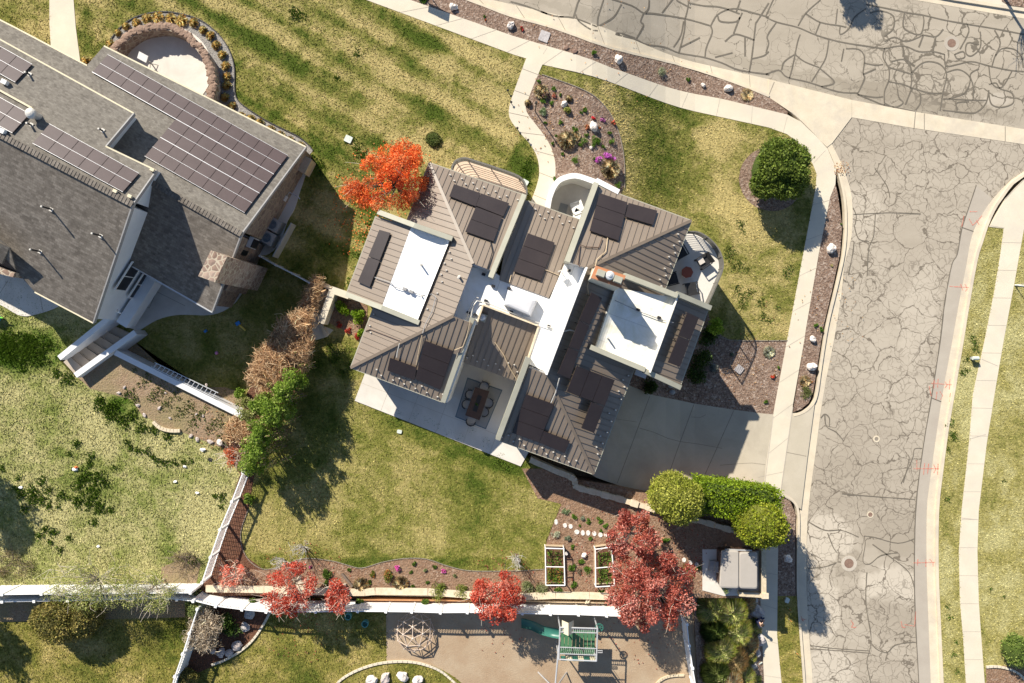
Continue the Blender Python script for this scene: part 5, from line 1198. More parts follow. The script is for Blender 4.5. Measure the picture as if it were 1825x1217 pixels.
# white gutters and rakes
mb = MB()
for a, b, pl in (((-70, 0), (30, 51), B_N), ((30, 51), (155, 117), B_N), ((185, 82), (545, 262), B_N), ((-320, -106), (238, 202), A_N), ((188, 261), (278, 304), A_N), ((62, 520), (166, 575), A_S), ((221, 466), (378, 556), B_S)):
    p, q = PL(*a, pl), PL(*b, pl); mb = MB(); mb.bar(p - Vector((0, 0, 0.06)), q - Vector((0, 0, 0.06)), 0.11, 0.14); mb.build('gutter', M['tarp'] if pl is not B_S else M['galv'], nb)
mb = MB(); p, q = PL(-40, 139, A_N, 0.05), PL(58, 193, A_N, 0.05); mb.bar(p, q, 0.10, 0.16); mb.build('roof_flashing', M['tarp'], nb)
for a, b, pl in (((238, 202), (188, 261), A_N), ((278, 304), (236, 364), A_N), ((236, 364), (166, 575), A_S), ((430, 417), (378, 556), B_S), ((545, 262), (430, 417), B_N)):
    p, q = PL(*a, pl), PL(*b, pl); mb = MB(); mb.bar(p - Vector((0, 0, 0.12)), q - Vector((0, 0, 0.12)), 0.07, 0.24); mb.build('rake_board', M['grey'], nb)
# bodies: wall polygons run up to just under each roof plane
def body(px_pl, mat, zb, name='wall', shrink=0.35):
    P = [PL(a, b, pl, -0.22) for a, b, pl in px_pl]; c = sum(P, Vector()) / len(P)
    T = []
    for p, (a, b, pl) in zip(P, px_pl):
        d = Vector((c.x - p.x, c.y - p.y, 0)).normalized() * shrink; q = p + d; q.z = plz(pl, q.x, q.y, -0.22); T.append(q)
    mb = MB(); mb.hull([Vector((p.x, p.y, zb)) for p in T], T); return mb.build(name, mat, nb)
SID = noisy('white_siding', (0.70, 0.70, 0.70), (0.76, 0.76, 0.76), 2, 0.6, 0, 20, 0.03)
body([(-320, 72, A_S), (236, 364, A_S), (166, 575, A_S), (62, 520, A_S), (27, 482, A_S), (-70, 445, A_S), (-320, 315, A_S)], SID, -1.2)
body([(-320, -106, A_N), (238, 202, A_N), (188, 261, A_N), (278, 304, A_N), (236, 364, A_N), (-320, 72, A_N)], SID, 2.0)
body([(-70, 0, B_N), (30, 51, B_N), (155, 116, B_N), (185, 82, B_N), (545, 262, B_N), (430, 417, B_N), (-70, 130, B_N)], M['stone_dark'], -0.3)
body([(150, 250, B_S), (430, 417, B_S), (380, 553, B_S), (228, 466, B_S)], M['stone_dark'], -0.3)
# siding boards, windows and lamp on the white gable wall
P0, P1 = PL(236, 364, A_S), PL(166, 575, A_S); d = (P1 - P0); d.z = 0; L_ = d.length; d.normalize(); nn = Vector((-d.y, d.x, 0)); nn = nn if nn.x > 0 else -nn
ws = Vector((P0.x, P0.y, 0)) - nn * 0.26
for t, z0, z1, wd in ((L_ - 3.1, 2.3, 3.5, 1.9), (L_ - 2.7, 0.4, 1.5, 1.9)):
    a, b = ws + d * (t - wd / 2), ws + d * (t + wd / 2); fm = MB()
    for q in (a, b): fm.bar(Vector((q.x, q.y, z0)) + nn * 0.05, Vector((q.x, q.y, z1)) + nn * 0.05, 0.09, 0.08)
    for zz in (z0, z1): fm.bar(Vector((a.x, a.y, zz)) + nn * 0.05, Vector((b.x, b.y, zz)) + nn * 0.05, 0.08, 0.08)
    o = fm.build('window', M['white'], nb)
    pm_ = MB(); m_ = (z0 + z1) / 2; pm_.bar(Vector((a.x, a.y, m_)) + nn * 0.05, Vector((b.x, b.y, m_)) + nn * 0.05, 0.04, z1 - z0); subof(pm_, 'pane', M['dark'], o)
    lp = MB(); c = (a + b) / 2; lp.bar(Vector((c.x, c.y, z0)) + nn * 0.08, Vector((c.x, c.y, z1)) + nn * 0.08, 0.05, 0.04); subof(lp, 'glazing_bar', M['white'], o)
c = ws + d * (L_ - 0.9) + nn * 0.2; mb = MB(); mb.tube([Vector((c.x, c.y, 2.2)), Vector((c.x, c.y, 2.4)) + nn * 0.2, Vector((c.x, c.y, 2.3)) + nn * 0.35], 0.05, 6); mb.build('wall_lamp', M['white'], nb)
# lower white plinth wall that continues as the stair wall
mb = MB()
a, b = ws + d * 3.2, ws + d * L_; mb.bar(Vector((a.x, a.y, 0.5)) + nn * 0.35, Vector((b.x, b.y, 0.5)) + nn * 0.35, 0.7, 1.0)
mb.build('plinth', SID, nb)
# panels
panels(nb, B_N, [(192, 97), (513, 277), (436, 379), (106, 192)], 6, 13, 'panel_pale', 0.022, 0.12, 'panel_pale', bars=0.016, skip=[(r, c) for r in range(2, 6) for c in range(6)], feet=False)
panels(nb, A_N, [(88, 220.5), (248, 309), (219, 342), (58, 255)], 2, 6, 'panel_pale', 0.022, 0.12, 'panel_pale', bars=0.016, feet=False)
panels(nb, A_N, [(-28, 158), (53, 203), (22, 237), (-60, 192)], 2, 3, 'panel_pale', 0.022, 0.12, 'panel_pale', bars=0.016, feet=False)
panels(nb, A_N, [(-24, 69), (57.5, 114.5), (27, 146.5), (-54, 101)], 2, 3, 'panel_pale', 0.022, 0.12, 'panel_pale', bars=0.016, feet=False)
def nvent(px, pl, h, r=0.05, cap=True):
    b = PL(*px, pl); mb = MB(); mb.mat(0).tube([b - Vector((0, 0, 0.1)), b + Vector((0, 0, h))], r, 8)
    if cap: mb.mat(1).cyl(b + Vector((0, 0, h)), r * 1.3, 0.05, 8, r); mb.box(b + Vector((0, 0, 0.02)), (0.2, 0.24, 0.03), R(-27))
    mb.build('vent_pipe', [M['black'], M['bracket']], nb)
for p in ((92, 373), (180, 420), (72, 448)): nvent(p, A_S, 0.9)
for p in ((53, 133), (56, 223), (183, 233)): nvent(p, A_N, 0.4, 0.05)
b = PL(68, 208, A_N); mb = MB(); mb.cyl(b - Vector((0, 0, 0.1)), 0.2, 0.55, 14); mb.sphere(b + Vector((0, 0, 0.62)), 0.30, 14, 9, (1, 1, 0.75)); mb.build('roof_turbine', M['bracket'], nb)
for p in ((12, 148), (8, 235)):
    b = PL(*p, A_N); mb = MB(); mb.box(b + Vector((0, 0, 0.15)), (0.3, 0.24, 0.26), R(-27)); mb.build('junction_box', M['white'], nb)
for p in ((273, 303), (233, 350), (207, 341)):
    b = PL(*p, A_N, 0.05); mb = MB(); mb.box(b + Vector((0, 0, 0.08)), (0.22, 0.16, 0.16), R(-27)); mb.build('junction_box', M['tarp'], nb)
# stone chimney on the east gable
q = [(376, 446), (405, 457), (383, 503), (353, 492)]; zt = 6.7
T = [W(a, b_, zt) for a, b_ in q]; c = sum(T, Vector()) / 4
mb = MB(); mb.hull([Vector((p.x, p.y, -0.2)) for p in T], T)
mb.build('chimney', M['stone'], nb)
mb = MB(); Q = [W(a, b_, 3.2) for a, b_ in ((398, 455), (428, 466), (402, 518), (378, 506))]; mb.hull([Vector((p.x, p.y, -0.2)) for p in Q], Q); mb.build('chimney_base', M['stone_dark'], nb)
# entry gable at the left edge
mb = MB(); a, b_, c = W(17, 441, 5.9), W(3, 470, 4.9), W(28, 481, 4.9)
e, f_ = W(-70, 400, 5.9), W(-70, 436, 4.9); mb.slab([a, b_, f_, e], 0.15); g2 = PL(20, 436, A_S); mb.slab([c, a, e + Vector((0, 0.9, 0))], 0.12)
mb.build('porch_roof', M['shingle_s'], nb)
mb = MB(); mb.prism([W(-70, 452, 4.7), W(26, 486, 4.7), W(23, 494, 4.7), W(-70, 470, 4.7)], -0.2, 4.7); mb.build('porch_wall', M['stone'], nb)
# windows in the stone gable
mb = MB()
for i, (x, y) in enumerate(((440, 429), (455, 433), (437, 446))):
    p = W(x, y, 2.4); mb = MB(); mb.bar(p + Vector((-0.02, 0.3, 0)), p + Vector((-0.28, -0.3, 0)), 0.25, 1.0); o = mb.build('window', M['alu'], nb)
    m2 = MB(); q = p + Vector((0.06, -0.03, 0.03)); m2.bar(q + Vector((-0.04, 0.24, 0)), q + Vector((-0.26, -0.24, 0)), 0.25, 0.9); subof(m2, 'pane', M['dark'], o)
# outdoor stair with white side walls
sta = thing('outdoor_stair', 'concrete outdoor stair between white walls at the corner of the shingle roofed house', 'steps', W(165, 615, -0.9))
Lw = [(196, 578), (113, 645)]; Rw = [(246, 600), (138, 672)]
n = 7; M['tread'] = noisy('tan_tread', (0.40, 0.33, 0.255), (0.47, 0.395, 0.31), 1.5, 0.85, 0.1, 25, 0.12)
for i in range(n):
    t0, t1 = i / n, (i + 1) / n; z = -0.87 + 0.90 * (i + 1) / n
    f = lambda P, t: (P[0][0] + (P[1][0] - P[0][0]) * t, P[0][1] + (P[1][1] - P[0][1]) * t)
    mb = MB(); mb.prism([W(*f(Lw, t0), z), W(*f(Rw, t0), z), W(*f(Rw, t1), z), W(*f(Lw, t1), z)], -1.0, z); mb.build('step', M['tread'], sta)
for a, b_, w_, z0, z1 in (((205, 556), (184, 574), 0.30, 0.75, 0.75), ((184, 574), (105, 638), 0.32, 0.75, 0.75), ((241, 592), (134, 669), 0.34, 0.55, 0.65)):
    mb = MB(); wallbar(mb, a, b_, w_, z0, z1, -1.1, -1.1); mb.build('side_wall', SID, sta)
rw = thing('retaining_wall', 'long white retaining wall running from the outdoor stair to the bushes', 'wall', W(315, 683, 0))
mb = MB(); wallbar(mb, (205, 628), (431, 741), 0.34, 0.45, 0.35, -1.1, -1.1); mb.build('coping', SID, rw)
lad = thing('ladder', 'aluminium ladder lying along the white retaining wall', 'ladder', W(328, 676, 0.3))
A0, A1, B0, B1 = W(276, 646, 0.45), W(389, 700, 0.42), W(270, 653, 0.35), W(383, 709, 0.35)
mb = MB(); mb.bar(A0, A1, 0.04, 0.08); mb.build('rail', M['alu'], lad); mb = MB(); mb.bar(B0, B1, 0.04, 0.08); mb.build('rail', M['alu'], lad)
for i in range(15):
    t = (i + 0.5) / 15; mb = MB(); mb.bar(A0.lerp(A1, t), B0.lerp(B1, t), 0.035); mb.build('rung', M['alu'], lad)
# courtyard wall (round, field stone) with a satellite dish inside
cwl = thing('courtyard_wall', 'round field stone wall enclosing the pale concrete courtyard', 'wall', G(300, 115))
wp = cr([(196, 92), (212, 70), (240, 50), (272, 42), (300, 42), (330, 54), (355, 76), (374, 104), (382, 132), (384, 156), (378, 182)], 5)
O = [W(a, b_, 1.05) for a, b_ in wp]; cc = W(296, 122, 1.05)
mb = MB()
for i in range(len(O) - 1):
    inn = lambda p: p + (cc - p).normalized() * 0.42
    jz = 0.05 * math.sin(i * 2.3)
    ring = [O[i] + Vector((0, 0, jz)), O[i + 1] + Vector((0, 0, 0.05 * math.sin((i + 1) * 2.3))), inn(O[i + 1]), inn(O[i])]
    mb.hull([Vector((p.x, p.y, -0.1)) for p in ring], ring)
mb.build('stone_ring', M['stone'], cwl)
mb = MB()
for i in range(0, len(O) - 1):
    for k in range(2):
        p = O[i].lerp(O[i + 1], 0.3 + 0.4 * k); p = p + (cc - p).normalized() * (0.1 + 0.2 * random.random()); p.z += 0.03
        mb.sphere(p, 0.17 + 0.05 * random.random(), 7, 5, (1.2, 1, 0.45), 0.4, i * 3 + k)
mb.build('cap_stones', noisy('cap_stone', (0.19, 0.12, 0.085), (0.36, 0.25, 0.185), 7, 0.9, 0.5, 25, 0.3), cwl)
dsh = thing('satellite_dish', 'white rectangular satellite dish on a tripod in the round courtyard', 'dish', G(273, 118, 0.05))
b = G(272, 116, 0.05); mb = MB(); mb.tube([b, b + Vector((-0.05, 0.1, 0.75))], 0.035, 6)
for k in range(3): mb.tube([b + Vector((0, 0, 0.3)), b + Vector((0.35 * math.cos(2.1 * k), 0.35 * math.sin(2.1 * k), 0))], 0.02, 5)
mb.build('tripod', M['grey'], dsh)
mb = MB(); mb.box(b + Vector((-0.22, 0.2, 0.82)), (0.62, 0.42, 0.05), R(-28), Matrix.Rotation(R(18), 4, 'X')); mb.build('dish_panel', M['white'], dsh)
# equipment along the stone wall
for i, (x, y) in enumerate(((491, 404), (481, 427))):
    b = G(x + 4, y, 0.05)
    t = thing('condenser', ['grey air conditioner with fan beside the stone wall, nearer the cream cabinet', 'grey air conditioner with fan beside the stone wall, nearer the fence'][i], 'air conditioner', b, 'air conditioners by the stone wall')
    mb = MB(); mb.box(b + Vector((0, 0, 0.45)), (0.78, 0.78, 0.9), R(-28)); mb.build('case', M['tubcover'], t)
    mb = MB(); mb.ring(b + Vector((-0.06, 0, 0.9)), 0.27, 0.34, 0.05, 20)
    for k in range(5): mb.ring(b + Vector((-0.06, 0, 0.91)), 0.05 * k + 0.03, 0.05 * k + 0.04, 0.02, 16)
    mb.build('fan_guard', M['grey'], t)
    mb = MB(); mb.cyl(b + Vector((-0.06, 0, 0.895)), 0.27, 0.008, 18); mb.build('fan', M['rugedge'], t)
scr = thing('screen_fence', 'low grey screen panel standing beside the air conditioners', 'screen', G(500, 428, 0))
mb = MB(); wallbar(mb, (519, 397), (486, 457), 0.07, 1.0, 1.0, -0.1, -0.1); mb.build('panel', M['galv'], scr)
for i, (x, y, sz, m_, lb) in enumerate(((518, 287, (0.62, 1.25, 1.7), 'tarp', 'cream utility cabinet against the stone wall under the roof edge'), (536, 296, (0.6, 0.95, 1.1), 'wood', 'tan utility box standing beside the cream cabinet'))):
    b = G(x + 14, y + 4, 0); t = thing('utility_cabinet', lb, 'cabinet', b, None)
    mb = MB(); mb.box(b + Vector((0, 0, sz[2] / 2)), sz, R(-28)); mb.build('case', M[m_], t); mb = MB(); mb.box(b + Vector((0, 0, sz[2] + 0.02)), (sz[0] * 1.06, sz[1] * 1.04, 0.05), R(-28)); mb.build('lid', M[m_], t)
b = G(512, 356, 0); t = thing('gas_meter', 'grey gas meter with pipes on the stone wall', 'meter', b)
mb = MB(); mb.box(b + Vector((0, 0, 0.7)), (0.3, 0.35, 0.4), R(-28)); mb.build('meter', M['alu'], t); mb = MB(); mb.tube([b, b + Vector((0, 0, 0.5)), b + Vector((0.4, 0.3, 0.9)), b + Vector((0.9, 0.05, 0.85)), b + Vector((1.0, -0.1, 0.75))], 0.03, 6); mb.build('pipe', M['galv'], t)
b = G(417, 524, -0.86); t = thing('planter', 'square white planter box with a dark inside on the shaded patio', 'planter', b)
mb = MB(); mb.box(b + Vector((0, 0, 0.25)), (0.45, 0.45, 0.5), 0); mb.build('box', M['grey'], t); mb = MB(); mb.box(b + Vector((0, 0, 0.5)), (0.32, 0.32, 0.02), 0); mb.build('soil', M['dark'], t)
# ================================================================== furniture, fences, garden objects
def px_up(px, z, dz): return W(px[0], px[1], z) + Vector((0, 0, dz))
# ---- dining set on the rear patio
ZP = 0.06; AX = R(-22)
rugq = [(833, 672.5), (895.5, 695), (866, 765), (811, 743)]
rug = MB(); Q = [W(a, b, ZP + 0.012) for a, b in rugq]; c = sum(Q, Vector()) / 4
rug.mat(1).hull([p - Vector((0, 0, 0.010)) for p in Q], Q); rug.mat(0).hull([p.lerp(c, 0.05) - Vector((0, 0, 0.005)) for p in Q], [p.lerp(c, 0.05) + Vector((0, 0, 0.003)) for p in Q])
o = rug.build('rug', [M['rug'], M['rugedge']], None, False, G(852, 718, ZP)); tag(o, 'grey outdoor rug with a blue border under the dining table', 'rug')
b = W(850, 719, ZP); tab = thing('dining_table', 'dark wood outdoor dining table on the grey rug of the rear patio', 'table', (b.x, b.y, ZP + 0.015))
tq = [W(a, b_, 0.76) for a, b_ in ((847, 690), (872, 697.5), (854.5, 749), (829, 740))]
mb = MB(); mb.slab(tq, 0.06); mb.build('tabletop', M['wood_dark'], tab)
ct = sum(tq, Vector()) / 4
for p in tq:
    mb = MB(); q = p.lerp(ct, 0.12); mb.bar(Vector((q.x, q.y, ZP + 0.015)), Vector((q.x, q.y, 0.72)), 0.09); mb.build('leg', M['wood_dark'], tab)
mb = MB(); rq = [W(a, b_, 0.775) for a, b_ in ((852, 703.5), (859, 706), (849.5, 734.5), (842, 731.5))]; mb.slab(rq, 0.012)
run = mb.build('table_runner', M['black'], None, False, W(850, 719, 0.765)); tag(run, 'black runner along the middle of the dark dining table', 'runner')
def centrepiece(): return shrub_obj('centrepiece', 'small green plant on the black table runner', (850, 720), 0.13, 0.16, [(0.06, 0.12, 0.015), (0.04, 0.09, 0.01)], 90, 0.06, None, 0.0, 3, 'plant', 0.78)
centrepiece()
def patio_chair(name, label, px, face, z=ZP + 0.015, seat='cushion', frame='black', group=None, w=0.56, curved=True, lounge=False, tilt=0.0):
    """face = direction (radians, world) the sitter looks"""
    c = W(px[0], px[1], z + 0.45); t = thing(name, label, 'chair', (c.x, c.y, z), group)
    f = Vector((math.cos(face), math.sin(face), 0)); s = Vector((-f.y, f.x, 0)); b = Vector((c.x, c.y, z)); sh = 0.40 if lounge else 0.44
    mb = MB(); mb.box(b + Vector((0, 0, sh)), (w * 0.92, w * 0.86, 0.10), face); mb.build('seat', M[seat], t)
    for i in (-1, 1):
        for j in (-1, 1):
            mb = MB(); p = b + f * (j * w * 0.42) + s * (i * w * 0.42); mb.bar(p, p + Vector((0, 0, sh - 0.03)), 0.045); mb.build('leg', M[frame], t)
    mb = MB(); bh = 0.82
    if curved:
        pts = [b + f * (-0.50 * w * math.cos(a)) + s * (0.52 * w * math.sin(a)) for a in [R(-95 + 19 * k) for k in range(11)]]
        for p0, p1 in zip(pts[:-1], pts[1:]):
            mb.bar(p0 + Vector((0, 0, 0.66)), p1 + Vector((0, 0, 0.66)), 0.05, 0.28)
    else:
        a, b2 = b - f * (w * 0.48) - s * (w * 0.5), b - f * (w * 0.48) + s * (w * 0.5)
        off = -f * 0.10
        for k in range(5):
            zz = 0.5 + k * 0.09; mb.bar(a + off * (k / 4) + Vector((0, 0, zz)), b2 + off * (k / 4) + Vector((0, 0, zz)), 0.04, 0.06)
    mb.build('backrest', M[frame], t)
    if not curved:
        for i in (-1, 1):
            mb = MB(); p = b + s * (i * w * 0.5); mb.bar(p - f * w * 0.5 + Vector((0, 0, 0.62)), p + f * w * 0.45 + Vector((0, 0, 0.62)), 0.06, 0.04); mb.bar(p + f * w * 0.42, p + f * w * 0.42 + Vector((0, 0, 0.6)), 0.045); mb.build('armrest', M[frame], t)
    return t
U = math.atan2(-0.369, 0.930)          # the house's long axis in the world
for px, fc, lb in (((863.5, 688), U - math.pi / 2, 'black chair with cream seat at the house end of the dining table'), ((838, 703), U, 'black chair with cream seat at the dining table, fin wall side, nearer the house'), ((832, 720), U, 'black chair with cream seat at the dining table, fin wall side, farther from the house'),
                   ((871, 718), U + math.pi, 'black chair with cream seat at the dining table, facing the fin wall, house side'), ((863, 733.5), U + math.pi, 'black chair with cream seat at the dining table, facing the fin wall, nearer the lawn'), ((839.5, 750), U + math.pi / 2, 'black chair with cream seat at the lawn end of the dining table')):
    patio_chair('dining_chair', lb, px, fc, group='chairs round the dining table')
# ---- terrace: fire table and four dark armchairs
c = W(1225, 485, 1.65); ft = thing('fire_table', 'rust coloured hexagonal fire table on the round terrace', 'table', (c.x, c.y, 1.2))
mb = MB(); c.z = 1.2; mb.cyl(c + Vector((0, 0, 0.38)), 0.36, 0.07, 7); mb.build('tabletop', M['firetable'], ft); mb = MB(); mb.cyl(c, 0.26, 0.38, 7, 0.24); mb.build('base', M['firetable'], ft)
for px, fc, lb in (((1213, 450), R(-60), 'black lounge chair half under the metal eave on the terrace'), ((1254, 466), R(215), 'black slatted lounge chair in the sun beside the terrace railing'), ((1232, 513), R(100), 'black lounge chair at the house wall end of the terrace'), ((1198, 497), R(15), 'black lounge chair in shade deep under the eave on the terrace')):
    patio_chair('lounge_chair', lb, px, fc, 1.2, 'black', 'black', 'lounge chairs round the fire table', 0.72, False, True)
th = MB(); p = W(1249, 464, 1.72); th.box(p, (0.35, 0.45, 0.06), R(30)); o = th.build('cushion', M['cushion'], None, False, p); tag(o, 'pale folded cushion lying on the sunlit black lounge chair', 'cushion')
# ---- entrance courtyard: white wire chairs, doormat
for px, fc, lb in (((1026, 370), R(200), 'white wire chair in the entrance courtyard, nearer the curved wall'), ((1031, 381), R(160), 'white wire chair in the entrance courtyard, nearer the shed roof')):
    patio_chair('wire_chair', lb, px, fc, 0.08, 'white', 'white', 'chairs in the entrance courtyard', 0.6, False)
mt = MB(); mt.slab([W(a, b_, 0.09) for a, b_ in ((999, 361), (1013, 365), (1008, 383), (994, 378))], 0.015); o = mt.build('doormat', M['rug'], None, False, W(1004, 372, 0.075)); tag(o, 'grey patterned doormat on the floor of the entrance courtyard', 'doormat')
# ---- hot tub with folded cover, steps, pad and block wall
sheet('hot_tub_pad', [(1252, 979), (1300, 979), (1356, 982), (1356, 1060), (1290, 1062), (1252, 1052)], M['patio'], 0.06, 1.0, flat=True)
t = thing('hot_tub', 'hot tub closed with a two-part grey cover in the corner of the block wall', 'hot tub', G(1318, 1014, 0.06))
def rr(px, z0, z1, inset_=0.0, rad=0.14):
    P = [W(a, b_, z1) for a, b_ in px]; n = 4; out = []
    for i in range(4):
        p, a, b_ = P[i], P[i - 1], P[(i + 1) % 4]; u, v = (a - p).normalized(), (b_ - p).normalized()
        for k in range(5):
            s_ = k / 4; out.append(p + u * rad * (1 - s_) ** 2 + v * rad * s_ ** 2)
    return out
zg = 0.0
zt = zg + 1.0
body_ = rr([(1284, 982), (1349, 982), (1349, 1047), (1283, 1045)], zg, zt - 0.08)
mb = MB(); mb.prism(body_, zg + 0.05, zt - 0.10); mb.build('cabinet', M['wood_dark'], t)
for q, nm in (([(1286, 980.5), (1316.3, 981), (1316.3, 1048), (1282, 1047)], 'cover'), ([(1317.6, 984), (1349.5, 983), (1349.5, 1049), (1317.6, 1048)], 'cover')):
    mb = MB(); P = rr(q, 0, zt, 0, 0.16); mb.prism(P, zt - 0.10, zt + 0.02); cc = sum(P, Vector()) / len(P)
    mb.hull([Vector((p.x, p.y, zt + 0.02)) for p in P], [Vector((p.x, p.y, zt + 0.05)).lerp(Vector((cc.x, cc.y, zt + 0.05)), 0.08) for p in P]); mb.build(nm, M['tubcover'], t)
mb = MB(); a, b_ = W(1292, 979, zt - 0.1), W(1340, 981, zt - 0.1); mb.bar(a, b_, 0.08, 0.08); mb.build('cover_lifter', M['galv'], t)
st = thing('tub_steps', 'two grey plastic steps standing beside the hot tub', 'steps', G(1272, 1006, 0.06))
for i, (x, h) in enumerate(((1267, 0.25), (1275.5, 0.48))):
    mb = MB(); p = G(x, 1007, 0.06); mb.box(p + Vector((0, 0, h / 2)), (0.30, 0.66, h), R(-4)); mb.build('step', M['grey'], st)
bw = thing('block_wall', 'sand coloured block wall with pale capping round the hot tub corner', 'wall', G(1360, 1030))
mb = MB(); zw = 0.55; wallbar(mb, (1361.5, 962), (1361.5, 1061), 0.30, zw, zw, -2.6, -2.6); mb.build('block_course', M['block'], bw)
mb = MB(); wallbar(mb, (1318, 1059), (1366, 1062), 0.26, zw - 0.02, zw - 0.02, -2.6, -2.6); mb.build('block_course', M['block'], bw)
mb = MB(); p = W(1363.5, 1062, zw + 0.03); mb.box(p, (0.42, 0.34, 0.10), 0); mb.build('pier_cap', M['wallstone'], bw)
# low dry stone wall between the driveway and the kitchen garden
lw = thing('stone_wall', 'low cream stone wall between the shaded driveway and the kitchen garden', 'wall', G(1150, 890))
mb = MB(); wl = cr([(945, 818), (985, 836), (1022, 852), (1026, 866), (1060, 876), (1110, 890), (1165, 906), (1240, 925), (1300, 942), (1345, 955)], 4)
for i, (a, b_) in enumerate(zip(wl[:-1], wl[1:])):
    p, q = G(*a, 0.0), G(*b_, 0.0); h = 0.35 + 0.06 * math.sin(i * 1.9); mb.bar(p + Vector((0, 0, h / 2 - 0.3)), q + Vector((0, 0, h / 2 - 0.3)), 0.34 + 0.05 * math.sin(i * 3.1), h + 0.6)
mb.build('stone_course', M['wallstone'], lw)
# ---- raised vegetable beds with white pipe frames
def raised_bed(label, q, sp, ph):
    zb = 0.0; t = thing('raised_bed', label, 'raised bed', G((q[0][0] + q[2][0]) / 2, (q[0][1] + q[2][1]) / 2, 0.02), 'raised vegetable beds')
    P = [W(a, b_, zb + 0.85) for a, b_ in q]
    mb = MB()
    for a, b_ in zip(P, P[1:] + P[:1]): mb.tube([a, b_], 0.035, 6)
    m0, m1 = P[0].lerp(P[3], sp), P[1].lerp(P[2], sp); mb.tube([m0, m1], 0.03, 6); mb.build('top_frame', M['white'], t)
    for p in P:
        mb = MB(); mb.tube([Vector((p.x, p.y, zb)), p], 0.035, 6); mb.build('post', M['white'], t)
    B_ = [Vector((p.x, p.y, zb + 0.28)) for p in P]
    for a, b_ in zip(B_, B_[1:] + B_[:1]):
        mb = MB(); mb.bar(a - Vector((0, 0, 0.12)), b_ - Vector((0, 0, 0.12)), 0.05, 0.28); mb.build('side_board', M['wood'], t)
    cc = sum(B_, Vector()) / 4; mb = MB(); mb.prism([p.lerp(cc, 0.05) for p in B_], zb + 0.02, zb + 0.22); mb.build('soil', M['mulch_dark'], t)
    return t
raised_bed('white framed vegetable bed nearest the back lawn', [(972, 977), (1005, 978), (1007, 1043), (973, 1043)], 0.5, 0)
raised_bed('white framed vegetable bed half under the maroon maple', [(1061, 979), (1090, 975), (1096, 1044), (1062, 1046)], 0.5, 1)
for px, lb in (((1009, 985), 'dark coiled hose reel beside the nearer vegetable bed'),):
    b = G(*px, 0.03); t = thing('hose_reel', lb, 'hose reel', b); mb = MB()
    for k in range(4): mb.ring(b + Vector((0, 0, 0.03 * k)), 0.12 + 0.012 * k, 0.16 + 0.012 * k, 0.03, 18)
    mb.build('hose', M['black'], t); mb = MB(); mb.cyl(b + Vector((0, 0, 0.1)), 0.1, 0.14, 12); mb.build('hub', M['bracket'], t)
# ---- stepping stones
ss = [(991, 930, 6, 9), (1007, 936, 7, 8), (1017, 938, 7, 8), (1028, 947.5, 9, 8), (1038.5, 949.5, 7, 9), (1048, 949.5, 7, 9), (1059, 951, 7, 8), (1070, 953, 7, 8), (1079.5, 953.5, 7, 6), (1088, 955, 6, 6), (1150, 960, 7, 7), (1163, 967.5, 7, 7), (1219, 997.5, 7, 8), (1230, 1003, 7, 8), (1241.5, 1005.5, 7, 7)]
for i, (x, y, a, b_) in enumerate(ss):
    c = G(x, y, 0.03); mb = MB(); n = 7
    ring = [(c.x + S * a * 0.55 * math.cos(2 * math.pi * k / n + i) * (0.9 + 0.2 * random.random()), c.y + S * b_ * 0.55 * math.sin(2 * math.pi * k / n + i) * (0.9 + 0.2 * random.random())) for k in range(n)]
    mb.prism(ring, c.z - 0.05, c.z + 0.03); o = mb.build('stepping_stone', M['rock'], None, False, c)
    tag(o, 'pale stepping stone, one of the row crossing the red mulch kitchen garden', 'stepping stone', 'stepping stones in the kitchen garden')
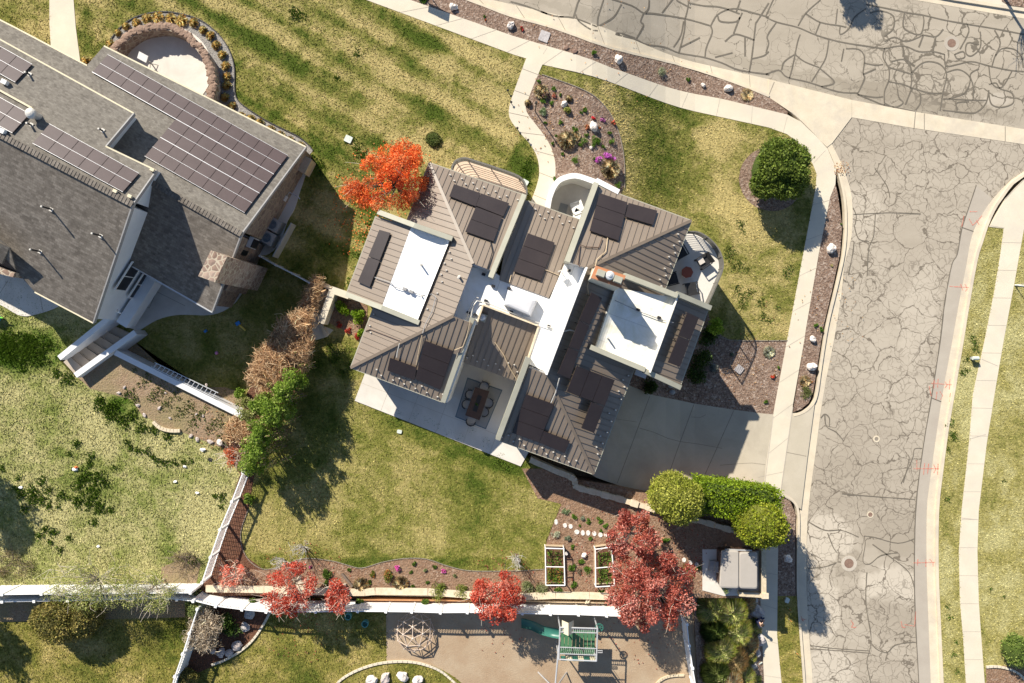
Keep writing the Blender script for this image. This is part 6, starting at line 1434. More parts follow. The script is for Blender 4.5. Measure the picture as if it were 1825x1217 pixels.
# ---- bottom boundary: vinyl privacy fence with lattice top, timber retaining edge, stone capping
def lattice(mb, a, b_, z0, z1, w=0.026, step=0.17):
    d = (b_ - a); L_ = d.length; d.normalize(); hh = z1 - z0; k = -hh
    while k < L_:
        for sgn in (1, -1):
            x0, x1 = (k, k + hh) if sgn == 1 else (k + hh, k); zz0, zz1 = z0, z1
            pts = []
            lo, hi = max(0, min(x0, x1)), min(L_, max(x0, x1))
            if hi - lo < 0.02: continue
            f = lambda x: z0 + (x - x0) / (x1 - x0) * hh
            p, q = a + d * lo, a + d * hi; off = Vector((-d.y, d.x, 0)) * (0.006 * sgn)
            mb.bar(Vector((p.x, p.y, f(lo))) + off, Vector((q.x, q.y, f(hi))) + off, 0.012, w)
        k += step
def vinyl_fence(label, px, zb, h, latt=0.38, group=None, mat='vinyl', post_h=0.08, name='vinyl_fence', lw_=0.026, ls_=0.17, rw_=0.06):
    """px are the tops of the posts in the photo"""
    P = [W(a, b_, zb + h) for a, b_ in px]; t = thing(name, label, 'fence', (P[len(P) // 2].x, P[len(P) // 2].y, zb), group)
    for p in P:
        mb = MB(); mb.box(Vector((p.x, p.y, zb + (h + post_h) / 2 - 0.1)), (0.13, 0.13, h + post_h + 0.2), math.atan2(P[1].y - P[0].y, P[1].x - P[0].x)); mb.box(Vector((p.x, p.y, zb + h + post_h + 0.01)), (0.16, 0.16, 0.04), math.atan2(P[1].y - P[0].y, P[1].x - P[0].x)); mb.build('post', M[mat], t)
    for a, b_ in zip(P[:-1], P[1:]):
        A, B = Vector((a.x, a.y, 0)), Vector((b_.x, b_.y, 0)); mb = MB(); hp = h - latt
        mb.bar(A + Vector((0, 0, zb + hp / 2)), B + Vector((0, 0, zb + hp / 2)), 0.035, hp - 0.06)
        mb.build('panel', M[mat], t)
        for zz in (zb + 0.08, zb + hp, zb + h - 0.03):
            mb = MB(); mb.bar(A + Vector((0, 0, zz)), B + Vector((0, 0, zz)), rw_, 0.09); mb.build('fence_rail', M[mat], t)
        if latt > 0.1:
            mb = MB(); lattice(mb, A, B, zb + hp + 0.04, zb + h - 0.07, lw_, ls_); mb.build('lattice', M[mat], t)
    return t
bf = [(332, 1066)] + [(345, 1070), (385, 1080), (432, 1086), (475, 1090)] + [(519, 1090), (563, 1090), (638, 1089), (688, 1089.5), (734, 1090), (785, 1091.5), (833, 1091), (880, 1091.5), (931, 1093), (981, 1094), (1031, 1095), (1081, 1097), (1113, 1098)]
vinyl_fence('long white vinyl fence with lattice top below the flower bed', bf[1:], -0.5, 1.95)
vinyl_fence('white vinyl fence with lattice top behind the round olive bush', [(-60, 1073), (5, 1072), (62, 1071), (122, 1070), (180, 1069), (240, 1067), (300, 1066), (316, 1068), (345, 1071)], -0.5, 1.65, 0.3)
vinyl_fence('plain white vinyl fence along the lower edge of the pale west lawn', [(-60, 1060), (5, 1059), (75, 1058), (150, 1058), (225, 1057), (300, 1056), (340, 1056)], -0.1, 1.75, 0.0)
vinyl_fence('white vinyl fence at the right side of the sandy play yard', [(1224, 1112), (1228, 1150), (1234, 1190), (1240, 1225), (1246, 1262)], -0.6, 1.6, 0.0)
vinyl_fence('white lattice fence running down from the twiggy bush to the photo bottom', [(352, 1085), (338, 1128), (326, 1165), (312, 1205), (300, 1245)], -0.5, 1.8, 0.5)
vinyl_fence('white lattice fence in a diagonal line between the two back lawns', [(433, 842), (413, 894), (392, 944), (375, 993), (360, 1038)], -0.1, 1.45, 1.35, None, 'vinyl', 0.03, 'lattice_fence', 0.02, 0.26, 0.07)
gf = thing('side_fence', 'dark rail fence from the stone wall to the dry climber', 'fence', G(508, 480))
mb = MB(); pts = [(462, 456), (490, 472), (520, 487), (551, 504)]
for a, b_ in zip(pts[:-1], pts[1:]):
    wallbar(mb, a, b_, 0.06, 1.6, 1.6, 1.5, 1.5); wallbar(mb, a, b_, 0.025, 1.45, 1.45, 0.15, 0.15)
mb.build('panel', M['galv'], gf)
for p in pts:
    mb = MB(); q = W(*p, 1.65); mb.box(Vector((q.x, q.y, 0.75)), (0.09, 0.09, 1.8), 0.5); mb.build('post', M['galv'], gf)
# timber-edged capping wall above the fence
cwal = thing('capping_wall', 'cream capped retaining wall along the foot of the flower bed', 'wall', G(740, 1056))
sg = [(366, 1049.5), (420, 1050), (470, 1051), (520, 1053), (610, 1056), (650, 1056), (668, 1054), (762, 1055), (860, 1062), (930, 1064), (990, 1061), (1050, 1062), (1105, 1064)]
for a, b_ in zip(sg[:-1], sg[1:]):
    mb = MB(); p, q = W(*a, 0.30), W(*b_, 0.30); p = p.lerp(q, 0.01); mb.bar(p - Vector((0, 0, 0.06)), q - Vector((0, 0, 0.06)), 0.42, 0.12); mb.build('cap_stone', M['wallstone'], cwal)
mb = MB(); a, b_ = W(366, 1052, 0.1), W(1105, 1067, 0.1); mb.bar(Vector((a.x, a.y, -0.25)), Vector((b_.x, b_.y, -0.25)), 0.2, 0.7); mb.build('wall_face', M['block'], cwal)
for (a, b_, lb) in (((640, 1066.5), (930, 1069), 'orange brown timber board lying along the cream capping wall'), ((931, 1069), (1085, 1072), 'pale timber boards stacked between the white fence and the capping wall')):
    mb = MB(); p, q = W(*a, -0.2), W(*b_, -0.2); mb.bar(p, q, 0.09, 0.5); o = mb.build('timber_board', noisy('orange_timber', (0.36, 0.17, 0.07), (0.46, 0.24, 0.11), 4, 0.8, 0.1, 16, 0.2) if a[0] < 700 else M['wood'], None, False, p.lerp(q, 0.5)); tag(o, lb, 'timber')
for i, (x, y, rz, m_, lb) in enumerate(((1046, 1069, 70, 'wood', 'short timber plank leaning across the boards, left of its pair'), (1051, 1069, 55, 'wood', 'short timber plank leaning across the boards, right of its pair'))):
    mb = MB(); p = W(x, y, 0.15); mb.box(p, (0.5, 0.08, 0.06), R(rz)); o = mb.build('plank', M['wallstone'], None, False, p); tag(o, lb, 'plank')
# ---- geodesic climbing dome
def geodome(c, r):
    bm = bmesh.new(); bmesh.ops.create_icosphere(bm, subdivisions=2, radius=r)
    for v in bm.verts: v.co = Matrix.Rotation(R(20), 4, 'Z') @ v.co
    t = thing('climbing_dome', 'geodesic climbing dome of pale rusty tubes on the sand', 'climbing frame', c)
    vs = [v for v in bm.verts if v.co.z > -0.15 * r]; ok = set(vs)
    mb = MB(); nd = MB()
    for e in bm.edges:
        if e.verts[0] in ok and e.verts[1] in ok:
            p, q = [Vector((v.co.x, v.co.y, max(0, v.co.z))) + Vector(c) for v in e.verts]; mb.tube([p, q], 0.026, 6)
    for v in vs: nd.sphere(Vector((v.co.x, v.co.y, max(0, v.co.z))) + Vector(c), 0.05, 8, 5, (1, 1, 0.6))
    bm.free(); mb.build('tubes', M['tan_tube'], t); nd.build('joints', M['bracket'], t)
c = W(738, 1130, 0.0); geodome(Vector((c.x, c.y, -0.5)), 1.22)
# ---- playset: platform, bars, green canopy boards, slide, swing beam, lookout cap
zs = -0.5
ps = thing('playset', 'playset with green slatted deck, slide and metal bars on the sand', 'playset', W(1030, 1146, zs))
PA = [W(a, b_, 1.2) for a, b_ in ((1000, 1123), (1061, 1124), (1060, 1168), (998, 1166))]
mb = MB(); 
for k in range(9):
    t0, t1 = k / 9 + 0.006, (k + 1) / 9 - 0.006; mb.slab([PA[0].lerp(PA[1], t0), PA[0].lerp(PA[1], t1), PA[3].lerp(PA[2], t1), PA[3].lerp(PA[2], t0)], 0.05)
mb.build('deck', M['green_plastic'], ps)
TP = [W(a, b_, 2.35) for a, b_ in ((998, 1118), (1065, 1120), (1063, 1178), (996, 1175))]
for p in TP:
    mb = MB(); mb.tube([Vector((p.x, p.y, zs)), p], 0.045, 8); mb.build('post', M['galv'], ps)
mb = MB()
for a, b_ in zip(TP, TP[1:] + TP[:1]): mb.tube([a, b_], 0.045, 8)
a, b_ = TP[0].lerp(TP[3], 0.14), TP[1].lerp(TP[2], 0.14); mb.tube([a, b_], 0.03, 6); a2, b2 = TP[0].lerp(TP[3], 0.62), TP[1].lerp(TP[2], 0.62); mb.tube([a2, b2], 0.03, 6); a3, b3 = TP[0].lerp(TP[3], 0.82), TP[1].lerp(TP[2], 0.82); mb.tube([a3, b3], 0.03, 6)
mb.build('top_bars', M['galv'], ps)
mb = MB()
for k in range(18):
    t0 = (k + 0.5) / 18; mb.tube([TP[0].lerp(TP[1], t0), a.lerp(b_, t0)], 0.016, 5); mb.tube([a3.lerp(b3, t0), a3.lerp(b3, t0) - Vector((0, 0, 1.1))], 0.014, 5)
mb.build('rungs', M['galv'], ps)
mb = MB()
for k in range(6):
    t0, t1 = k / 6 + 0.01, (k + 1) / 6 - 0.01; z0 = 1.25
    p, q = PA[3].lerp(PA[2], t0), PA[3].lerp(PA[2], t1); mb.mat(k % 2); mb.bar(p + Vector((0, -0.05, 0.45)), q + Vector((0, -0.05, 0.45)), 0.05, 0.6)
mb.build('side_panels', [M['slide'], M['tarp']], ps)
mb = MB(); c = W(1012, 1116, 2.2)
for sx in (-1, 1): mb.add([c + Vector((0, 0.35, 0.45)), c + Vector((0, -0.4, 0.45)), c + Vector((sx * 0.35, -0.4, 0)), c + Vector((sx * 0.35, 0.35, 0))], [(0, 1, 2, 3)]); mb.add([c + Vector((0, 0.35, 0.41)), c + Vector((0, -0.4, 0.41)), c + Vector((sx * 0.35, -0.4, -0.04)), c + Vector((sx * 0.35, 0.35, -0.04))], [(3, 2, 1, 0)])
mb.build('lookout_roof', M['tarp'], ps)
path = [W(997, 1128, 1.25), W(980, 1125, 1.05), W(965, 1121, 0.6), W(950, 1114, 0.1), W(936, 1110, -0.25), W(929, 1109, -0.35)]
mb = MB(); prof = [(-0.30, 0.16), (-0.25, 0.02), (0, -0.03), (0.25, 0.02), (0.30, 0.16)]; rows = []
sp = cr([tuple(p) for p in path], 4)
for i, p in enumerate(sp):
    p = Vector(p); d = Vector(sp[min(i + 1, len(sp) - 1)]) - Vector(sp[max(i - 1, 0)]); s_ = Vector((-d.y, d.x, 0)).normalized(); rows.append([p + s_ * x + Vector((0, 0, z)) for x, z in prof])
for r0, r1 in zip(rows[:-1], rows[1:]):
    for k in range(4): mb.add([r0[k], r1[k], r1[k + 1], r0[k + 1]], [(0, 1, 2, 3)]); mb.add([p - Vector((0, 0, 0.03)) for p in (r0[k], r1[k], r1[k + 1], r0[k + 1])], [(3, 2, 1, 0)])
mb.build('slide', M['slide'], ps, True)
mb = MB(); p, q = W(996, 1150, 2.3), W(989, 1228, 2.3); mb.tube([p, q], 0.05, 8); mb.build('swing_beam', M['galv'], ps)
for s_ in (-1, 1):
    mb = MB(); mb.tube([q, Vector((q.x + s_ * 0.9, q.y - 0.2, zs))], 0.045, 8); mb.build('swing_leg', M['galv'], ps)
mb = MB(); c = W(1068, 1118, 1.9); mb.tube([c + Vector((0, 0, -0.2)), c], 0.03, 6)
for k in range(8): mb.tube([c, c + Vector((0.22 * math.cos(k * 0.785), 0.22 * math.sin(k * 0.785), 0.02))], 0.02, 5)
mb.ring(c, 0.2, 0.25, 0.05, 16); mb.build('steering_wheel', M['slide'], ps)
mb = MB(); p = W(1064, 1163, 1.0); mb.tube([p, p + Vector((0.33, 0, 0)), p + Vector((0.33, 0.12, 0)), p + Vector((0.0, 0.12, 0))], 0.03, 6); mb.build('grab_bar', M['galv'], ps)
# ---- small yard things
def disc_thing(name, label, px, parts, cat, group=None, lift=-0.09):
    c = G(px[0], px[1], lift); t = thing(name, label, cat, c, group)
    for nm, r0, r1, h, m_ in parts:
        mb = MB(); (mb.cyl(c, r1, h, 28) if r0 == 0 else mb.ring(c, r0, r1, h, 28)); mb.build(nm, M[m_], t)
disc_thing('manhole', 'rusty manhole cover in a wide concrete collar on the lower side street', (1513, 1004), (('collar', 0.31, 0.52, 0.012, 'joint_pale'), ('cover', 0, 0.30, 0.018, 'rust')), 'manhole cover', None, -0.098)
disc_thing('manhole', 'rust red manhole cover in a pale patch on the top street', (1696, 77), (('collar', 0.28, 0.50, 0.012, 'asphalt_patch'), ('cover', 0, 0.27, 0.02, 'rust')), 'manhole cover', None, -0.098)
disc_thing('valve_cover', 'small round valve cover with a pale ring beside the driveway apron', (1562, 782), (('collar', 0.13, 0.22, 0.012, 'gutter'), ('cover', 0, 0.12, 0.016, 'joint')), 'valve cover', None, -0.098)
disc_thing('valve_cover', 'small round valve cover with a brown lid between two cracks', (1551, 917), (('collar', 0.15, 0.21, 0.012, 'gutter'), ('cover', 0, 0.14, 0.016, 'rust')), 'valve cover', None, -0.098)
def lid(label, px, sz, rz, m_='lid', name='ground_box', h=0.06, lift=0.03, cat='utility cover', drop=0):
    c = G(px[0], px[1], lift + drop); mb = MB(); x, y = sz[0] / 2, sz[1] / 2; n = 4; ring = []
    for sx, sy in ((1, 1), (-1, 1), (-1, -1), (1, -1)):
        for a in (0, 45, 90):
            t = R(a) + math.atan2(sy, sx) - R(45); ring.append((c + Matrix.Rotation(rz, 3, 'Z') @ Vector((sx * (x - 0.05) + 0.05 * math.cos(t), sy * (y - 0.05) + 0.05 * math.sin(t), 0))))
    mb.prism(ring, c.z - 0.05, c.z + h); o = mb.build(name, M[m_], None, False, c); return tag(o, label, cat)
lid('pale green utility box lid in the front lawn between the two houses', (621, 248), (0.46, 0.42), R(-25))
lid('small pale utility lid in the back lawn beside the patio', (712, 769), (0.30, 0.22), R(-10))
lid('pale utility lid beside the front path and the timber deck', (936, 325), (0.40, 0.32), R(-30))
lid('grey concrete slab in the mulch strip above the pavement', (970, 65), (0.62, 0.66), R(-20), 'rock_grey', 'concrete_slab', 0.05, 0.02, 'slab')
lid('grey square drain lid half in shade on the gravel bed', (1317, 658), (0.50, 0.50), R(-38), 'rock_grey', 'drain_lid', 0.08, 0.02)
lid('grey irrigation box under the round green bush', (1365, 342), (0.45, 0.40), R(-20), 'rock_grey', 'irrigation_box', 0.1, 0.03)
lid('pale blue meter lid in the shaded verge by the hot tub corner', (1402, 1069), (0.26, 0.32), R(-20), 'lid', 'meter_lid', 0.15, 0.02)
lid('square black phone-sized tile lying on the pale west lawn', (375, 819), (0.26, 0.22), R(-20), 'black', 'black_tile', 0.03, 0.0, 'tile', 0)
# bollard-shaped pedestal in the east verge
c = G(1731, 638, 0); t = thing('utility_pedestal', 'white utility pedestal standing in the grass beside the right pavement', 'pedestal', c)
mb = MB(); mb.bar(c, c + Vector((0, 0, 0.35)), 0.16, 0.16); mb.build('post', M['galv'], t); mb = MB()
for k in range(9): pass
mb.tube([c + Vector((-0.16, 0, 0.42)), c + Vector((0.22, 0, 0.42))], 0.12, 12); mb.build('head', M['lid'], t)
# lamp post in the front garden
c = G(954, 199, 0.02); t = thing('lamp_post', 'slim black garden lamp post at the edge of the front planting bed', 'lamp', c)
mb = MB(); mb.tube([c, c + Vector((0, 0, 1.75))], 0.035, 8); mb.build('post', M['black'], t); mb = MB(); mb.cyl(c + Vector((0, 0, 1.75)), 0.09, 0.2, 10, 0.06); mb.build('lamp_head', M['black'], t)
# path lights
for i, p in enumerate(((905, 163), (911, 184), (922, 230), (941, 251))):
    c = G(*p, 0.0); mb = MB(); mb.tube([c, c + Vector((0, 0, 0.28))], 0.02, 6); mb.cyl(c + Vector((0, 0, 0.26)), 0.08, 0.06, 10, 0.02); o = mb.build('path_light', M['black'], None, False, c); tag(o, 'small black path light on the lawn edge of the curving front path', 'path light', 'path lights beside the front path')
# orange marker flags
for p, lb in (((1403, 1082), 'orange marker flag nearest the pale blue meter lid'), ((1404.5, 1102), 'orange marker flag in the middle of the shaded verge'), ((1416, 1160), 'orange marker flag lowest in the sunny verge grass')):
    c = G(*p, 0.0); t = thing('marker_flag', lb, 'flag', c, 'orange marker flags in the verge'); mb = MB(); mb.tube([c, c + Vector((0, 0, 0.4))], 0.008, 5); mb.build('wire', M['bracket'], t); mb = MB(); mb.box(c + Vector((0.05, -0.03, 0.38)), (0.14, 0.012, 0.1), R(-30)); mb.build('flag', M['orange'], t)
# toys
c = G(1, 567, 0.0); t = thing('toy', 'blue ride-on toy with green handles at the left edge of the lawn', 'toy', c)
mb = MB(); mb.sphere(c + Vector((-0.1, 0, 0.35)), 0.34, 14, 8, (1, 1, 0.6)); mb.build('seat', M['blue_plastic'], t)
mb = MB(); mb.tube([c + Vector((0.1, 0.05, 0.4)), c + Vector((0.45, 0.0, 0.45))], 0.05, 7); mb.build('handle', noisy('lime_plastic', (0.15, 0.5, 0.05), (0.2, 0.6, 0.08), 3, 0.4, 0), t)
c = G(427, 579, -0.9); t = thing('toy', 'yellow and blue toy shovel on the shaded lawn', 'toy', c); mb = MB(); mb.tube([c + Vector((0, 0, 0.06)), c + Vector((0.4, -0.35, 0.06))], 0.06, 6); mb.build('handle', M['yellow'], t); mb = MB(); mb.box(c + Vector((-0.08, 0.1, 0.07)), (0.28, 0.22, 0.1), R(30)); mb.build('blade', M['blue_plastic'], t)
c = G(367, 590, -0.9); mb = MB(); mb.box(c + Vector((0, 0, 0.05)), (0.2, 0.14, 0.1), R(40)); mb.sphere(c + Vector((0.05, 0, 0.12)), 0.07, 8, 6); o = mb.build('toy', M['blue_plastic'], None, False, c); tag(o, 'small dark blue toy on the shaded lawn by the patio', 'toy')
c = G(387, 629, -0.9); mb = MB(); mb.sphere(c + Vector((0, 0, 0.1)), 0.11, 12, 8); mb.cyl(c + Vector((0, 0, 0.2)), 0.02, 0.02, 6); o = mb.build('ball', noisy('pink_ball', (0.7, 0.25, 0.5), (0.8, 0.35, 0.6), 3, 0.5, 0), None, True, c); tag(o, 'small pink ball on the dark shaded lawn', 'ball')
for i, (x, y, lb) in enumerate(((135, 836, 'red and white toy lying on the pale west lawn'), (362, 801, 'crumpled white scrap on the pale lawn near the edging stones'), (313, 858, 'white scrap in the middle of the pale west lawn'), (330, 831, 'small pinkish scrap on the pale west lawn'), (352, 878, 'cream scrap nearest the lattice fence'), (38, 868, 'white scrap beside the dark green clumps of the west lawn'), (176, 973, 'orange white scrap low on the west lawn'))):
    c = G(x, y, 0.0); mb = MB(); mb.mat(0).sphere(c + Vector((0, 0, 0.06)), 0.10 if i > 1 else 0.15, 8, 6, (1.2, 0.8, 0.6), 0.5, i)
    if i == 0: mb.mat(1).sphere(c + Vector((0.05, 0.12, 0.08)), 0.12, 8, 6, (1, 0.8, 0.6), 0.4, 9)
    o = mb.build('toy' if i == 0 else 'scrap', [M['white'], M['orange']], None, False, c); tag(o, lb, 'toy' if i == 0 else 'litter')
for (x, y, lb) in ((622, 1096, 'teal bucket nearer the red tree in the fence shade'), (652, 1109, 'teal bucket farther from the red tree in the fence shade')):
    c = G(x, y, -0.5); t = thing('bucket', lb, 'bucket', c, 'teal buckets in the fence shade'); mb = MB(); mb.ring(c, 0.17, 0.21, 0.35, 16); mb.build('side', M['teal'], t); mb = MB(); mb.cyl(c, 0.18, 0.03, 14); mb.build('bottom', M['teal'], t)
# white goal frame at the right edge
t = thing('goal_frame', 'white pipe goal frame standing on the grass at the right edge', 'goal', G(1835, 470))
gp = [W(1808, 507, 1.2 - 1.9), W(1818, 468, 1.2 - 1.9), W(1824, 428, 1.2 - 1.9)]
A, B, Cc, D = G(1827, 425, 0.05), G(1809, 508, 0.05), G(1860, 432, 0.05), G(1850, 512, 0.05)
mb = MB(); mb.tube([A, A + Vector((0, 0, 1.1)), B + Vector((0, 0, 1.1)), B], 0.04, 8); mb.build('goal_mouth', M['white'], t)
mb = MB(); mb.tube([A, Cc, D, B], 0.035, 8); mb.tube([A + Vector((0, 0, 1.1)), Cc], 0.025, 6); mb.tube([B + Vector((0, 0, 1.1)), D], 0.025, 6); mb.build('base_bars', M['white'], t)
# edging: curved white kerbs of the lower yard, bed edging stones of the west yard
def edging(label, px, w, h, mat, drop, n=4, name='edging', cat='edging'):
    P = cr(px, n) if n > 1 else px; mb = MB(); Q = [G(a, b_, drop) for a, b_ in P]
    for p, q in zip(Q[:-1], Q[1:]): mb.bar(p + Vector((0, 0, h / 2)), q + (q - p) * 0.08 + Vector((0, 0, h / 2)), w, h)
    o = mb.build(name, M[mat], None, False, Q[len(Q) // 2]); return tag(o, label, cat)
edging('white kerb in an arc round the oval lawn at the photo bottom', [(590, 1238), (603, 1215), (630, 1197), (665, 1184), (700, 1178.5), (735, 1179), (765, 1186), (790, 1198), (815, 1220)], 0.13, 0.12, 'concrete', -0.5)
edging('white kerb curving round the lower bed below the twiggy bush', [(378, 1184), (400, 1176), (425, 1162), (448, 1143), (466, 1119), (478, 1098), (484, 1086)], 0.14, 0.12, 'concrete', -0.5)
edging('brown rounded edging at the lower right corner of the play yard', [(1166, 1222), (1180, 1209), (1200, 1203), (1233, 1202)], 0.14, 0.12, 'block', -0.5)
edging('black border edging between the front lawn and the gravel ring', RINGO, 0.06, 0.08, 'black', 0.0, 1)
edging('dark thin edging round the front planting bed', [(1113, 335), (1113, 300), (1110, 268), (1101, 232), (1085, 199), (1060, 172), (1030, 156), (995, 143), (966, 133)], 0.05, 0.07, 'joint', 0.0)
edging('cream edging logs between the west lawn and the soil bed', [(275, 751), (287, 762), (305, 767), (322, 767)], 0.2, 0.18, 'wallstone', 0.0, 3)
edging('white edging round the lower right corner bed', [(1757, 1188), (1775, 1187), (1796, 1191), (1815, 1200), (1826, 1212)], 0.14, 0.12, 'concrete', 0.0, 3)
edging('pale hose lying in an arc in the lower yard grass beside the boulders', [(1338, 1194), (1348, 1186), (1358, 1180)], 0.06, 0.05, 'lid', 0.0, 3, 'hose', 'hose')
edging('dark thin edging between the corner lawn and gravel bed', [(1264, 592), (1290, 603), (1310, 607), (1350, 607), (1402, 606.5)], 0.05, 0.06, 'joint', 0.0, 3)
edging('dark thin edging along the wavy flower bed and back lawn', [(443, 907), (430, 945), (432, 975), (446, 1000), (470, 1014), (500, 1009), (540, 995), (590, 999), (620, 1007), (645, 1012), (680, 1002), (720, 995), (760, 996), (800, 1009), (840, 1017), (915, 1017), (970, 1014)], 0.04, 0.06, 'joint', 0.0)
# ================================================================== trees
ORANGE = [(0.66, 0.135, 0.025), (0.74, 0.20, 0.05), (0.52, 0.085, 0.02), (0.70, 0.26, 0.10), (0.40, 0.12, 0.04)]
RED = [(0.44, 0.070, 0.038), (0.52, 0.125, 0.078), (0.34, 0.042, 0.025), (0.54, 0.22, 0.155), (0.40, 0.085, 0.05)]
MAROON = [(0.31, 0.072, 0.050), (0.40, 0.118, 0.085), (0.22, 0.045, 0.033), (0.52, 0.23, 0.18), (0.34, 0.10, 0.058)]
tree('orange_tree', 'bright orange leaved tree in front of the west wing roof', (700, 320), 3.7, (1.9, 1.8, 1.5), ORANGE, 19000, 46, (0.22, 0.56), 0.10, seed=4, inner=0.4, outer=1.0, bare=25, limb='bark', extra=[(640, 345, 3.3, 0.95, 14), (725, 275, 3.8, 0.9, 10)])
tree('red_tree', 'tangled red tree with bare twigs in its middle over the white fence', (516, 1050), 2.3, (1.55, 1.5, 1.1), RED, 8600, 40, (0.2, 0.46), 0.10, seed=8, bare=150, inner=0.5, outer=1.0, limb='twig')
tree('red_tree', 'small red tree right of the twiggy red tree, over the white fence', (601, 1062), 2.1, (0.72, 1.15, 0.9), RED, 3000, 16, (0.26, 0.44), 0.12, seed=12, bare=40, limb='twig')
tree('red_tree', 'round scarlet tree over the white fence left of the play slide', (887, 1064), 2.3, (1.68, 1.55, 1.2), RED, 11000, 50, (0.24, 0.5), 0.105, seed=15, bare=24, limb='twig')
tree('maroon_tree', 'large dark maroon maple over the white fence by the hot tub pad', (1164, 1049), 3.0, (2.85, 2.6, 1.6), MAROON, 23000, 74, (0.26, 0.60), 0.115, seed=21, bare=70, limb='twig', base=(1128, 1010))
tree('maroon_tree', 'smaller maroon maple growing in the red mulch kitchen garden', (1126, 950), 3.0, (1.72, 1.5, 1.25), MAROON, 8200, 32, (0.24, 0.5), 0.115, seed=25, bare=26, limb='twig', base=(1112, 968))
tree('coral_shrub', 'low coral red twiggy shrub between the lattice fence and flower bed', (416, 1026), 0.6, (0.95, 0.85, 0.5), [(0.72, 0.20, 0.13), (0.62, 0.14, 0.09), (0.74, 0.34, 0.24)], 1500, 26, (0.15, 0.3), 0.08, 'shrub', seed=31, bare=60, trunk_r=0.04, limb='twig')
tree('orange_shrub', 'small rusty orange shrub at the upper end of the lattice fence', (412, 812), 1.1, (0.55, 0.6, 0.5), [(0.60, 0.12, 0.04), (0.5, 0.1, 0.03), (0.42, 0.2, 0.1)], 1300, 16, (0.15, 0.3), 0.09, 'shrub', seed=33, bare=30, trunk_r=0.04)
tree('dry_shrub', 'brown dry twiggy shrub between the orange shrub and green bushes', (433, 815), 1.1, (0.62, 0.75, 0.5), [(0.36, 0.22, 0.12), (0.28, 0.17, 0.09), (0.44, 0.3, 0.18)], 1500, 18, (0.15, 0.3), 0.08, 'shrub', seed=34, bare=60, trunk_r=0.04)
# sparse tree drooping over the left fences
SP = [(0.32, 0.33, 0.10), (0.26, 0.29, 0.075), (0.40, 0.38, 0.17), (0.20, 0.23, 0.05)]
tree('sparse_tree', 'sparse pale green tree with bare twigs drooping over the white left fences', (160, 1040), 2.2, (3.0, 1.5, 0.8), SP, 8000, 60, (0.3, 0.6), 0.075, seed=41, bare=110, inner=0.2, outer=1.0, limb='twig', trunk_r=0.09, drop=-0.7)
tree('sparse_tree', 'sparse pale green tree nearest the meeting point of three white fences', (266, 1050), 1.9, (1.7, 1.5, 0.7), SP, 4200, 34, (0.25, 0.5), 0.075, seed=42, bare=60, limb='twig', trunk_r=0.07, drop=-0.7)
tree('brown_shrub', 'thin brown leafless shrub on bare soil beside the sparse trees', (330, 1000), 0.3, (0.9, 0.9, 0.5), [(0.26, 0.20, 0.10), (0.2, 0.17, 0.08)], 700, 20, (0.15, 0.3), 0.07, 'shrub', seed=44, bare=70, trunk_r=0.03, drop=0.0, twigcol='bark')
tree('brown_shrub', 'brown shrub in shade at the left edge above the fence', (20, 1005), 0.3, (1.5, 1.1, 0.6), [(0.22, 0.17, 0.09), (0.16, 0.15, 0.06)], 1300, 24, (0.2, 0.4), 0.08, 'shrub', seed=45, bare=60, trunk_r=0.03, drop=0.0, twigcol='bark')
for i, (x, y, r_, lb) in enumerate(((535, 982, 0.75, 'pale leafless shrub rising beside the twiggy red tree'), (497, 1003, 0.5, 'small pale leafless shrub left of the taller bare shrub'), (921, 1000, 0.55, 'pale leafless shrub on the lawn edge above the scarlet tree'))):
    c = W(x, y, 1.0); b = Vector((c.x, c.y, 0)); t = thing('bare_shrub', lb, 'shrub', b); mb = MB(); rg = np.random.default_rng(60 + i)
    for k in range(26):
        a = rg.random() * 6.28; d_ = Vector((math.cos(a), math.sin(a), 0)) * r_ * (0.4 + 0.6 * rg.random()); e = b + d_ + Vector((0, 0, 0.9 + 0.7 * rg.random())); m_ = b.lerp(e, 0.5) + Vector(rg.normal(size=3) * 0.05)
        mb.tube([b, m_, e], 0.018, 3, False, 0.006)
        for q in range(3): f_ = m_.lerp(e, rg.random()); mb.tube([f_, f_ + Vector(rg.normal(size=3) * 0.16) + Vector((0, 0, 0.12))], 0.009, 3, False, 0.004)
    mb.build('twigs', noisy('silver_twig', (0.55, 0.52, 0.47), (0.66, 0.63, 0.58), 6, 0.9, 0), t)
# ================================================================== dense bushes and hedges
dense_bush('round_bush', 'large round dark green bush in a mulch ring by the corner pavement', (1387, 304), -0.5, (1.80, 1.72, 1.55), [(0.045, 0.075, 0.008), (0.065, 0.10, 0.012), (0.085, 0.12, 0.016), (0.11, 0.145, 0.022)], 16000, 0.15, seed=3, bumps=0.40, open_=0.08)
LIME = [(0.115, 0.14, 0.012), (0.16, 0.18, 0.018), (0.20, 0.215, 0.028), (0.25, 0.25, 0.045)]
dense_bush('arborvitae', 'yellow green rounded evergreen at the left end of the hedge', (1204, 886), 2.3, (1.42, 1.35, 2.4), LIME, 9500, 0.13, 'evergreen', seed=5, core='core_lime', z0=0.0)
dense_bush('arborvitae', 'yellow green rounded evergreen at the right end of the hedge', (1350, 930), 2.2, (1.32, 1.22, 2.7), [(0.12, 0.15, 0.008), (0.17, 0.19, 0.014), (0.21, 0.22, 0.02)], 9000, 0.13, 'evergreen', seed=6, core='core_lime', z0=-0.6)
dense_bush('hedge', 'clipped bright green hedge between the two rounded evergreens', (1310, 888), 1.2, (2.25, 0.95, 1.4), [(0.10, 0.155, 0.006), (0.135, 0.195, 0.009), (0.18, 0.235, 0.012), (0.08, 0.125, 0.005)], 14000, 0.13, 'hedge', seed=7, rz=R(-7), shape='box', z0=-0.6, bumps=0.06)
